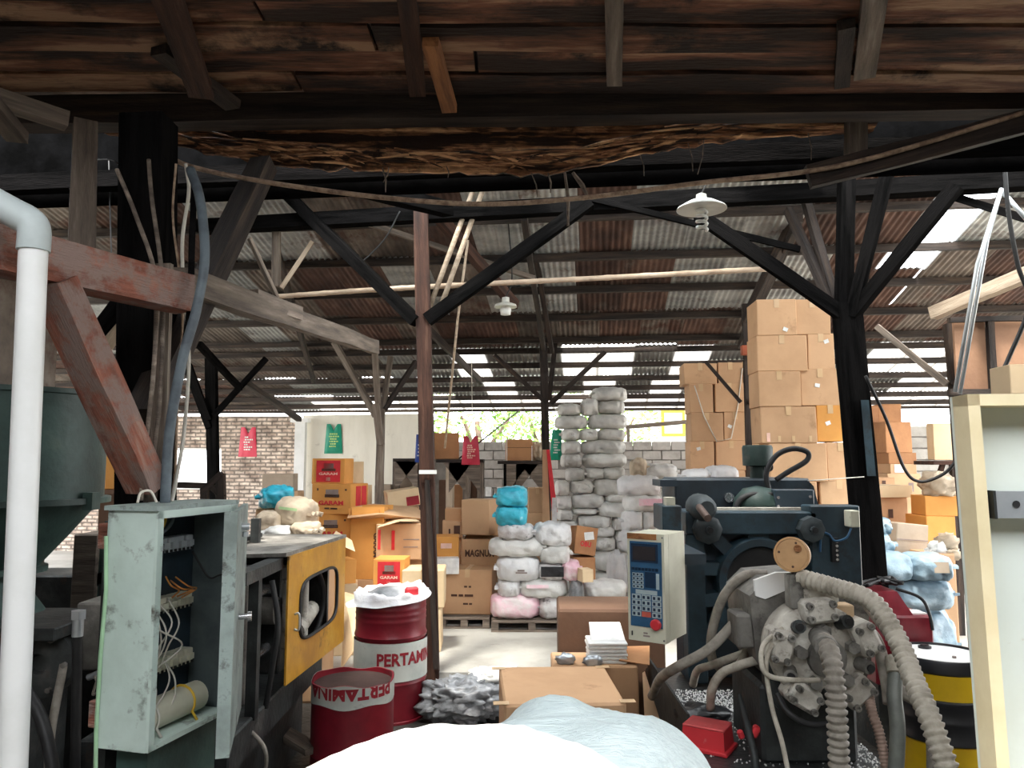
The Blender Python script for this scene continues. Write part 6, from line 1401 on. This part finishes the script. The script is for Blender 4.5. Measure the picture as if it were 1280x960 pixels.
# ------------------------------------------------------------------ sacks
def sack_mb(w, d, h, seed, wr=.07, pinch=.5, flat=.18):
    m = MB(); nu, nv = 34, 26; vs = []; fs = []
    for j in range(nv + 1):
        ph = -math.pi / 2 + math.pi * j / nv
        cr = abs(math.cos(ph)) ** .42
        for i in range(nu):
            th = 2 * math.pi * i / nu
            x = sp(math.sin(ph), .72); y = cr * sp(math.cos(th), .72); z = cr * sp(math.sin(th), .8)
            s = Vector((x * w * 4, y * d * 3.2, z * h * 5)) + Vector((seed * 3.7, seed, 0))
            rd = max(0, 1 - abs(noise.noise(s * 1.3 + Vector((2, 8, 1)))) * 5) + .7 * max(0, 1 - abs(noise.noise(s * 2.4 + Vector((6, 1, 4)))) * 5)
            k = 1 + wr * 1.3 * noise.noise(s) + wr * .8 * noise.noise(s * 2.6) - wr * .75 * rd
            ends = max(0, abs(x) - .72) / .28
            yy = y * d / 2 * k * (1 - ends * .25); zz = z * k * (1 + wr * .8 * math.sin(th * 7 + seed) * ends)
            zz = max(zz, -1 + flat)
            vs.append(Vector((x * w / 2 * (1 + wr * .5 * noise.noise(s * .7 + Vector((3, 3, 3)))), yy, (zz + 1 - flat) * h / (2 - flat))))
    for j in range(nv):
        for i in range(nu):
            a, b = j * nu + i, j * nu + (i + 1) % nu; fs.append((a, b, b + nu, a + nu))
    return m.add(vs, fs)
def sack(rect, Y, label, mat, d=None, yaw=0, group=None, seed=None, mouth=None, seam=True, roll=0, wr=.10, z0=None, name='sack', prints=()):
    x0, y0, x1, y1 = rect
    a, b = P(x0, (y0 + y1) / 2, Y), P(x1, (y0 + y1) / 2, Y); zt, zb = P((x0 + x1) / 2, y0, Y).z, P((x0 + x1) / 2, y1, Y).z
    if z0 is not None: zb = z0
    w, h = (b.x - a.x) * 0.99, zt - zb; d = d or min(.55, max(.3, w * .75)); seed = seed if seed is not None else (x0 * 7 + y0 * 13) % 97
    o = objl(name, sack_mb(w, d, h, seed, wr), mat, None, ((a.x + b.x) / 2, Y + d / 2, zb), (0, R(roll), R(yaw)), True)
    tag(o, label, 'sack', group)
    if seam:                                       # stitched end of the sack
        m = MB(); n = 8; s = 1 if seed % 2 else -1; vs = []
        for i in range(n + 1):
            yy = (-.5 + i / n) * d * .62; zz = h * .5 + .05 * h * math.sin(i * 2.1 + seed)
            for (dx, dz) in ((-.03, -.012), (.045, -.012 - .01 * math.sin(i * 3)), (.045, .012 + .01 * math.sin(i * 3)), (-.03, .012)): vs.append(Vector((s * (w * .47 + dx), yy, zz + dz)))
        fs = []
        for i in range(n):
            for k in range(4): fs.append((i * 4 + k, i * 4 + (k + 1) % 4, i * 4 + 4 + (k + 1) % 4, i * 4 + 4 + k))
        fs += [(3, 2, 1, 0), (n * 4, n * 4 + 1, n * 4 + 2, n * 4 + 3)]
        objl('stitched_end', m.add(vs, fs), mat, o)
    if mouth:                                      # folded open mouth turned to the camera
        fx, fz, r = mouth; pts = []
        for i in range(15):
            an = 2 * math.pi * i / 14; rr = r * (1 + .2 * math.sin(an * 3 + seed)); pts.append(Vector(((fx - .5) * w + rr * 1.5 * math.cos(an), -d / 2 * .86, fz * h + rr * .55 * math.sin(an))))
        mo = objl('folded_mouth', MB().tube(pts, .022, 6, False), mat, o, smooth=True)
        objl('mouth_opening', MB().lathe([(r * .9, 0), (.001, .02)], 14, RX, ((fx - .5) * w, -d / 2 * .84, fz * h)), rubber, mo)
    for (fx0, fz0, fx1, fz1, pm) in prints:
        n = 10; vs = []; fs = []
        for i in range(n + 1):
            x = (fx0 + (fx1 - fx0) * i / n - .5) * w
            for z in (fz0, fz1):
                zz = z * h; q = (z - .5) * 2; vs.append(Vector((x, -d / 2 * max(.1, (1 - abs(q) ** 2.5)) ** .42 * 1.06 - .004, zz)))
        for i in range(n): fs.append((2 * i, 2 * i + 2, 2 * i + 3, 2 * i + 1))
        objl('printed_mark', MB().add(vs, fs), pm, o)
    return o
TG = 'grey sacks of the tall stack by the middle post'
rows_t = [
 [(742, 482, 786, 500)],
 [(698, 503, 728, 518), (728, 497, 751, 518), (749, 499, 784, 516)],
 [(694, 518, 736, 535), (737, 516, 787, 535)],
 [(703, 535, 727, 550), (726, 535, 750, 550), (749, 535, 784, 550)],
 [(703, 550, 728, 567), (728, 549, 784, 567)],
 [(702, 567, 729, 584), (730, 566, 786, 584)],
 [(708, 584, 733, 601), (733, 584, 757, 599), (755, 583, 784, 599)],
 [(695, 601, 713, 620), (714, 600, 743, 617), (743, 598, 783, 620)],
 [(695, 620, 717, 637), (716, 617, 758, 636), (758, 617, 786, 628)],
 [(697, 637, 717, 651), (717, 636, 749, 644), (748, 627, 786, 647)],
 [(697, 651, 724, 668), (723, 644, 766, 661)],
 [(708, 668, 747, 690), (746, 658, 771, 672), (768, 647, 788, 664)],
 [(745, 672, 772, 689), (771, 664, 794, 690)],
 [(700, 690, 745, 714), (743, 689, 792, 715)],
 [(700, 714, 744, 738), (744, 715, 794, 738)]]
posn = {1: ['only'], 2: ['left', 'right'], 3: ['left', 'middle', 'right']}
rown = ordn + ['eleventh', 'twelfth', 'thirteenth', 'fourteenth', 'lowest']
for i, row in enumerate(rows_t):
    for j, rc in enumerate(row):
        extra = ''
        mouth = None
        if rc[:2] in ((714, 600), (703, 535), (726, 535)): mouth = (.5, .5, .06 if rc[0] == 714 else .035)
        dark_mouth = rc[:2] == (749, 499)
        lab = f"{posn[len(row)][j]} grey white sack in the {rown[i]} row from the top of the tall stack" if len(row) > 1 else 'single grey sack lying on the very top of the tall stack'
        if rc[:2] == (714, 600): lab = 'rolled sack showing its open folded mouth in the eighth row of the tall stack'
        o = sack(rc, 12.45 - .0 * i, lab, sackg if i < 8 else sackw, .62, rg_.uniform(-4, 4), TG, None, mouth or ((.45, .55, .04) if dark_mouth else None), rg_.random() < .6, z0=SLAB if i == len(rows_t) - 1 else None)
# mixed stack on the second pallet
MG = 'sacks of the mixed stack on the pallet'
yb = 9.8
for rc, lab, mat, kw in (
 ((612, 744, 676, 772), 'pink printed sack lying at the bottom of the mixed stack', sack_pink, dict(z0=pallet_z)),
 ((674, 746, 712, 772), 'white plastic bag with black spots at the bottom right of the mixed stack', sack_print, dict(z0=pallet_z)),
 ((622, 726, 652, 748), 'small black and white printed sack in the second layer of the mixed stack', sack_print, {}),
 ((649, 724, 711, 749), 'grey white sack with pink stripe in the second layer of the mixed stack', sackw, dict(prints=[(.15, .55, .6, .72, bag_red if False else sack_pink)])),
 ((620, 695, 676, 728), 'large white sack with a faint print at mid height of the mixed stack', sackb, dict(prints=[(.50, .42, .66, .48, ink_grey), (.46, .34, .72, .39, ink_grey)])),
 ((673, 704, 707, 727), 'white sack with a black patch in the middle of the mixed stack', sack_print, dict(prints=[(.1, .25, .95, .80, film_black)])),
 ((703, 702, 727, 727), 'drooping pinkish plastic bag at the right side of the mixed stack', sack_pink, dict(Yd=-.05)),
 ((610, 673, 682, 697), 'long lumpy grey white sack near the top of the mixed stack', sackw, dict(wr=.12)),
 ((675, 681, 714, 706), 'angular grey white sack under the puffy white bag', sackw, dict(wr=.13)),
 ((622, 655, 668, 676), 'dirty grey brown bag below the cyan sacks', sack_print, dict(wr=.13)),
 ((667, 654, 716, 684), 'puffy bright white bag with knotted middle on top of the mixed stack', sackb, dict(wr=.14)),
 ((619, 632, 660, 658), 'lower cyan blue sack on top of the mixed stack', sack_cyan, dict(wr=.12)),
 ((620, 608, 660, 634), 'upper cyan blue sack on the very top of the mixed stack', sack_cyan, dict(wr=.12))):
    sack(rc, yb + kw.pop('Yd', 0), lab, mat, .5, rg_.uniform(-5, 5), MG, **kw)
sack((712, 725, 732, 780), 9.75, 'grey plastic bag slumped on the floor right of the mixed stack', film_grey, .3, 0, None, wr=.15, z0=SLAB)
sack((732, 728, 786, 752), 9.9, 'flattened pale empty sacks lying near the dark carton', sackw, .5, 0, None, wr=.12, seam=False)
sack((738, 752, 786, 780), 9.7, 'grey sack lying on the floor under the flattened pale sacks', sackg, .5, 0, None, wr=.1, z0=SLAB)
# white sacks at the right of the tall stack
WG = 'white sacks between the tall stack and the blue machine'
for rc, Y, lab, mat, kw in (
 ((783, 690, 836, 760), 11.3, 'lowest white sack behind the control panel', sackb, dict(z0=SLAB)),
 ((776, 662, 832, 692), 11.3, 'crumpled white sack just above the control panel', sackb, dict(wr=.15)),
 ((762, 690, 786, 740), 11.2, 'white sack edge showing left of the control panel', sackb, dict(z0=SLAB, wr=.13)),
 ((780, 640, 806, 664), 11.4, 'creased white sack left of the blue bracket', sackb, dict(wr=.15)),
 ((806, 640, 830, 664), 11.4, 'white sack with grey folds next to the machine bracket', sackw, dict(wr=.15)),
 ((782, 618, 830, 640), 11.5, 'white sack with purple printed stripe', sackw, dict(prints=[(.3, .35, .95, .75, sack_pink)])),
 ((774, 594, 828, 620), 11.5, 'bright white bulging sack over the purple striped one', sackb, dict(wr=.12)),
 ((790, 572, 812, 596), 12.0, 'brownish crumpled bag upright before the block wall', sack_beige, dict(wr=.16)),
 ((807, 579, 850, 599), 12.0, 'long pinkish white sack lying before the block wall', sackw, {}),
 ((830, 599, 862, 760), 12.1, 'tall white sack pile end hidden behind the machine', sackw, dict(z0=SLAB)),
 ((858, 586, 892, 606), 9.6, 'rounded white sack top behind the machine, the left one', sackb, {}),
 ((888, 582, 928, 606), 9.6, 'rounded white sack top behind the machine, beside the green feed cylinder', sackb, {})):
    sack(rc, Y, lab, mat, .5, rg_.uniform(-6, 6), WG, **kw)
carton((858, 606, 930, 790), 9.6, 'plain carton under the rounded white sacks behind the machine', 'kraft', .5, 0, z0=.06, tape=False)
# blue wrapped sacks on the right
BG = 'blue wrapped sacks behind the yellow drum'
for rc, Y, lab, mat, kw in (
 ((1100, 764, 1150, 850), 7.7, 'blue grey wrapped sack at floor level behind the red housing', sack_blue, dict(z0=.0)),
 ((1146, 764, 1206, 850), 7.7, 'blue grey wrapped sack at floor level next to the cream door', sack_blue, dict(z0=.0)),
 ((1118, 726, 1204, 765), 7.6, 'broad blue wrapped sack in the middle layer', sack_blue, {}),
 ((1092, 692, 1150, 728), 7.5, 'pale blue wrapped sack in the upper layer beside the black post', sack_blue, {}),
 ((1146, 694, 1202, 728), 7.5, 'pale blue wrapped sack with a dark patch in the upper layer', sack_blue, dict(prints=[(.42, .35, .75, .75, card['grey'])])),
 ((1086, 668, 1124, 696), 7.9, 'small bright blue white sack beside the black post', sack_blue, dict(wr=.14)),
 ((1102, 648, 1124, 670), 8.0, 'crumpled blue white plastic bag beside the tilted grey carton', sack_blue, dict(wr=.18))):
    sack(rc, Y, lab, mat, .5, rg_.uniform(-6, 6), BG, **kw)
# sacks over the yellow machine (left)
o = sack((336, 622, 384, 662), 7.4, 'beige brown sack with faint green print above the yellow machine', sack_beige, .5, -8, 'bags above the yellow machine', wr=.10, roll=6, prints=[(.3, .62, .8, .70, flat('ink_green', (.35, .5, .25)))])
sack((316, 608, 358, 636), 7.9, 'cyan blue bag with white crumpled end above the yellow machine', sack_cyan, .5, 10, 'bags above the yellow machine', wr=.16)
sack((312, 640, 345, 668), 7.3, 'beige paper sack beside the cabinet door', sack_beige, .4, 10, 'bags above the yellow machine', wr=.14)
sack((316, 660, 368, 692), 7.1, 'pale crumpled paper sack right above the machine top', sackw, .5, 0, 'bags above the yellow machine', wr=.15)
sack((362, 654, 390, 676), 7.0, 'brown torn bag lying before the orange carton column', sack_beige, .35, -20, 'bags above the yellow machine', wr=.18)
carton((312, 690, 400, 870), 7.15, 'large kraft carton behind the yellow machine carrying the beige sacks', 'kraft', .6, 0, z0=0.0, tape=False)
carton((318, 636, 388, 690), 8.2, 'broad tan carton stacked behind the beige sacks', 'tan', .4, 0, tape=False)
carton((322, 690, 388, 850), 8.22, 'tall plain carton under the broad tan carton behind the beige sacks', 'tan', .35, 0, z0=0.0, tape=False)
bx = carton((327, 592, 367, 614), 13.8, 'flat grey brown carton standing before the brick wall', 'grey', .3, 0, tape=False)
carton((324, 614, 372, 700), 13.8, 'wide tan carton below the flat grey brown carton at the brick wall', 'tan', .4, 0, z0=SLAB, tape=False)
# foreground jumbo sacks
def jumbo(name, label, c, rx, ry, H, mat, seed, tilt=(0, 0), amp=.05, e=.62, lobes=0):
    m = MB(); nu, nv = 56, 34; vs = []; fs = []
    for j in range(nv + 1):
        s = j / nv
        if s < .55: rr, z = 1 - .05 * (1 - s / .55), s / .55 * (H - .33)
        else:
            an = (s - .55) / .45 * math.pi / 2; rr, z = math.cos(an) ** e, H - .33 + .33 * math.sin(an) ** .9
        for i in range(nu):
            th = 2 * math.pi * i / nu; q = Vector((math.cos(th) * rr * 1.6 + seed, math.sin(th) * rr * 1.6, z * 2.4))
            k = 1 + amp * noise.noise(q) + amp * .5 * noise.noise(q * 3)
            x, y = rr * rx * k * sp(math.cos(th), .9), rr * ry * k * sp(math.sin(th), .9)
            zz = z + (amp * .8 * noise.noise(q * 1.3 + Vector((0, 0, 9))) + .012 * noise.noise(q * 6)) * min(1, z / .3)
            vs.append(Vector((x, y, max(0, zz + (x * tilt[0] + y * tilt[1]) * z / H))) + Vector(c))
    for j in range(nv):
        for i in range(nu):
            a, b = j * nu + i, j * nu + (i + 1) % nu; fs.append((a, b, b + nu, a + nu))
    fs.append(tuple(range(nu - 1, -1, -1)))
    return tag(obj(name, m.add(vs, fs), mat, None, True), label, 'sack')
jumbo('bulk_sack', 'bulging plain white bulk sack filling the bottom centre of the view', (-.09, 1.55, 0), .44, .36, 1.635, big_white, 3, (-.02, 0), .05)
jumbo('woven_bulk_sack', 'pale mint woven bulk sack behind the plain white one', (.20, 2.25, 0), .40, .34, 1.475, woven, 8, (-.0, 0), .07)

# ------------------------------------------------------------------ racks at the back wall and things on them
def rack(label, x0, x1, ytop, Y, legs, d=.7):
    a, b = P(x0, ytop, Y), P(x1, ytop, Y); t = thing('wooden_rack', label, 'rack', ((a.x + b.x) / 2, Y + d / 2, SLAB), 'wooden racks along the back wall')
    obj('rack_top', MB().b2((a.x, Y, a.z - .06), (b.x, Y + d, a.z)), wood_dark, t)
    for px, mt in legs:
        x = P(px, 600, Y).x
        for yy in (Y + .06, Y + d - .1): bar('leg', (x, yy, SLAB), (x, yy, a.z - .06), .11, .10, mt, t)
        g = MB(); z = a.z - .06
        s = 1 if px < (x0 + x1) / 2 else -1
        g.prism([(0, 0), (.42 * s, 0), (0, -.55)], lambda p, q, dd: Vector((x + p, dd, z + q)), Y + .0, Y + .03); obj('gusset', g, wood_grey, t)
    return t, a.z
_, z1 = rack('wooden rack with gusset plates in front of the plaster wall', 491, 540, 573, 14.6, ((494, wood_grey), (522, wood_dark)))
_, z2 = rack('wooden rack with pale legs carrying a brown bale beside the red bag', 545, 604, 574, 14.0, ((561, wood_pale), (582, wood_grey), (600, wood_grey)))
_, z3 = rack('dark topped wooden rack carrying an open carton beside the middle post', 622, 684, 576, 14.4, ((633, wood_black), (679, wood_black), (645, wood_dark)))
carton((538, 541, 574, 574), 14.1, 'large brown bale carton on the rack behind the reddish post', 'brown', .5, 8, z0=z2, tape=False)
carton((633, 549, 666, 576), 14.5, 'brown open carton standing on the dark topped rack', 'brown', .45, 3, z0=z3, tape=False, panels=[(0, .60, 1, .62, ink_dark), (0, 0, .02, 1, ink_white), (.96, 0, .99, .7, ink_white)])
sack((664, 552, 682, 576), 14.6, 'small beige crumpled bag beside the open carton on the rack', sack_beige, .35, 0, None, wr=.2, seam=False, z0=z3)
for i, (px, w) in enumerate(((611, .11), (625, .14))):
    a = P(px - 3, 610, 15.6); b = P(px + 3, 620, 15.6)
    tag(obj('paper_notice', MB().b2((P(px - 3.5, 0, 15.9).x, T_WALL - .08 - a.x * SU, P(px, 621, 16.4).z), (P(px + 4, 0, 15.9).x, T_WALL - .07 - a.x * SU, P(px, 609, 16.4).z)), white_paper), ['white paper notice on the block wall, the narrower one', 'white paper notice on the block wall beside the cyan sacks'][i], 'notice')
for i, (rc, mat) in enumerate((((548, 600, 562, 672), 'dark'), ((566, 606, 580, 664), 'brown'), ((584, 600, 598, 660), 'dark'), ((500, 590, 516, 640), 'grey'))):
    carton(rc, 14.84, ['dark rolled carton under the rack behind the reddish post', 'brown upright carton between the pale rack legs', 'dark upright carton under the red shopping bag', 'grey upright carton under the rack before the plaster wall'][i], mat, .3, 0, z0=SLAB, tape=False)
carton((468, 606, 488, 640), 14.5, 'grey crate standing low under the gusset plate rack', 'grey', .4, 0, z0=SLAB, tape=False)

# ------------------------------------------------------------------ plastic carrier bags hung up flat
def carrier_bag(label, rect, Y, mat, lines=5, handles=True, skew=0.0, lm=ink_white, hang=False):
    x0, y0, x1, y1 = rect; a, b = P(x0, y0, Y), P(x1, y1, Y); w, h = b.x - a.x, a.z - b.z; c = Vector(((a.x + b.x) / 2, Y, b.z))
    m = MB(); nx, ny = 12, 14; vs, fs = [], []
    def row(v): return (1 - .22 * v)
    for side in (0, 1):
        for j in range(ny + 1):
            v = j / ny
            for i in range(nx + 1):
                u = i / nx; notch = max(0, 1 - abs(u - .5) * 4.2) * .22 if handles else 0
                vv = v * (1 - notch)
                bul = .022 * (1 - (2 * u - 1) ** 4) * (1 - (2 * v - 1) ** 4) + .012 * noise.noise(Vector((u * 4 + x0, v * 5, side)))
                vs.append(c + Vector(((u - .5) * w * row(v) + skew * v * w, (-1 if side == 0 else .6) * abs(bul) , vv * h)))
    K = (nx + 1) * (ny + 1)
    for side in (0, 1):
        for j in range(ny):
            for i in range(nx):
                q = side * K + j * (nx + 1) + i; f = (q, q + 1, q + nx + 2, q + nx + 1); fs.append(f if side == 0 else f[::-1])
    t = obj('carrier_bag', m.add(vs, fs), mat, None, True, org=c); tag(t, label, 'carrier bag', 'plastic carrier bags hung up in the shed')
    rg = random.Random(int(x0))
    for k in range(lines):
        z = h * (.22 + .5 * k / lines); L = w * rg.uniform(.25, .55); g = MB(); n = 4; x = -w * .25 + rg.uniform(0, .1) * w
        seg = []
        while x < -w * .25 + L:
            l = w * rg.uniform(.05, .12); seg.append((x, x + l)); x += l + w * .03
        for (p, q) in seg: g.b2((c.x + p + skew * z / h * w, c.y - .036, c.z + z), (c.x + q + skew * z / h * w, c.y - .032, c.z + z + h * .045))
        obj('printed_line', g, lm, t)
    if hang: obj('hanging_string', MB().tube([c + Vector((0, 0, h * .9)), c + Vector((.02, .05, h + .4)), Vector((c.x, c.y + .1, roof_h(c.y + c.x * SU + .1) + .05))], .006, 5), wire_white, t)
    return t
carrier_bag('red plastic carrier bag with white print hung on the brick wall', (299, 534, 321, 571), 17.80, bag_red, 6, True)
carrier_bag('green plastic carrier bag with yellow print hung on the plaster wall', (406, 530, 428, 567), 16.74, bag_green, 6, True, lm=flat('ink_lime', (.55, .75, .25)))
carrier_bag('red plastic carrier bag hanging in front of the leafy opening', (577, 545, 600, 581), 13.9, bag_red, 7, True, lm=ink_pale, hang=True)
carrier_bag('slim green plastic bag hung on the middle post beside the sacks', (687, 537, 702, 575), 12.85, bag_green, 6, False, .12)
carrier_bag('blue plastic bag half hidden behind the reddish post', (519, 543, 531, 578), 13.9, bag_blue, 4, False, hang=True)
# red and white striped tape board beside the sack stack
t = thing('striped_sheet', 'narrow red and white printed sheet standing left of the tall sack stack', 'sheet', P(692, 660, 12.3))
a, b = P(683, 575, 12.5), P(697, 660, 12.3)
obj('red_strip', MB().hexa([P(690, 640, 12.3), P(697, 640, 12.3), P(697, 640, 12.34), P(690, 640, 12.34), P(683, 562, 12.3), P(687, 562, 12.3), P(687, 562, 12.34), P(683, 562, 12.34)]), ink_red, t)
obj('printed_strip', MB().hexa([P(690, 740, 12.3), P(698, 740, 12.3), P(698, 740, 12.34), P(690, 740, 12.34), P(690, 622, 12.29), P(696, 622, 12.29), P(696, 622, 12.33), P(690, 622, 12.33)]), sack_print, t)
obj('backing_board', MB().hexa([P(678, 740, 12.36), P(691, 740, 12.36), P(691, 740, 12.4), P(678, 740, 12.4), P(678, 562, 12.36), P(684, 562, 12.36), P(684, 562, 12.4), P(678, 562, 12.4)]), card['tan'], t)

# ------------------------------------------------------------------ outside: trees, neighbour house, rail
def tree(label, x, y, H, r, seed, n=2600):
    t = thing('leafy_tree', label, 'tree', (x, y, -.31), 'trees beyond the back wall')
    obj('trunk', MB().tube([(x, y, -.31), (x + .1, y, H * .35), (x - .05, y + .1, H * .6)], [.16, .12, .07], 8), bark_m, t, True)
    for k in range(3): obj('branch', MB().tube([(x, y, H * .4), (x + r * .5 * math.cos(k * 2.1), y + r * .5 * math.sin(k * 2.1), H * .62)], [.06, .03], 6), bark_m, t, True)
    rg = random.Random(seed); m = MB()
    for i in range(n):
        d = Vector((rg.gauss(0, 1), rg.gauss(0, 1), rg.gauss(0, 1))).normalized() * rg.uniform(.35, 1) ** .5
        lump = 1 + .3 * noise.noise(d * 2 + Vector((seed, 0, 0)))
        p = Vector((x, y, H * .60)) + Vector((d.x * r * lump, d.y * r * lump, d.z * H * .40 * lump)); s = rg.uniform(.05, .10)
        a = Vector((rg.uniform(-1, 1), rg.uniform(-1, 1), rg.uniform(-.6, .6))).normalized(); b = a.orthogonal().normalized()
        m.add([p - a * s, p - b * s * .5, p + a * s, p + b * s * .5], [(0, 1, 2, 3)])
    obj('crown', m, leaf_m, t)['kind'] = 'stuff'
tree('bushy tree beyond the block wall, left of the middle post', -.9, 20.5, 5.4, 1.7, 1)
tree('second bushy tree beyond the wall, behind the tall sack stack', .9, 21.5, 5.2, 1.5, 2)
tree('tree beyond the wall right of the tall sack stack', 3.0, 23.0, 5.6, 1.4, 4, 1800)
hs = thing('neighbour_house', 'pale neighbour house with a yellow window seen over the block wall', 'house', (6.0, 26, -.31))
obj('house_wall', MB().b2((4.3, 26, -.31), (9.5, 30, 4.4)), white_paint, hs)
wn = obj('window', MB().b2((5.1, 25.92, 3.0), (5.9, 26.02, 3.9)), drum_yellow, hs); obj('pane', MB().b2((5.2, 25.9, 3.1), (5.8, 25.925, 3.8)), key_pale, wn)
obj('house_roof', MB().hexa([Vector((4.0, 25.6, 4.4)), Vector((9.8, 25.6, 4.4)), Vector((9.8, 30, 4.4)), Vector((4.0, 30, 4.4)), Vector((4.0, 27.5, 5.6)), Vector((9.8, 27.5, 5.6)), Vector((9.8, 28, 5.6)), Vector((4.0, 28, 5.6))]), zinc_rust, hs)
a, b = P(782, 534, 16.55), P(862, 527, 16.45)
t = thing('opening_rail', 'horizontal wooden rail on two stubs across the opening over the block wall', 'rail', (a.x, a.y, 2.5))
bar('rail_bar', a, b, .08, .09, wood_grey, t, .005, 4)
for q in (a.lerp(b, .04), a.lerp(b, .96)): bar('upright', (q.x, q.y + .02, 2.5), (q.x, q.y + .02, q.z + .03), .06, .06, wood_grey, t)
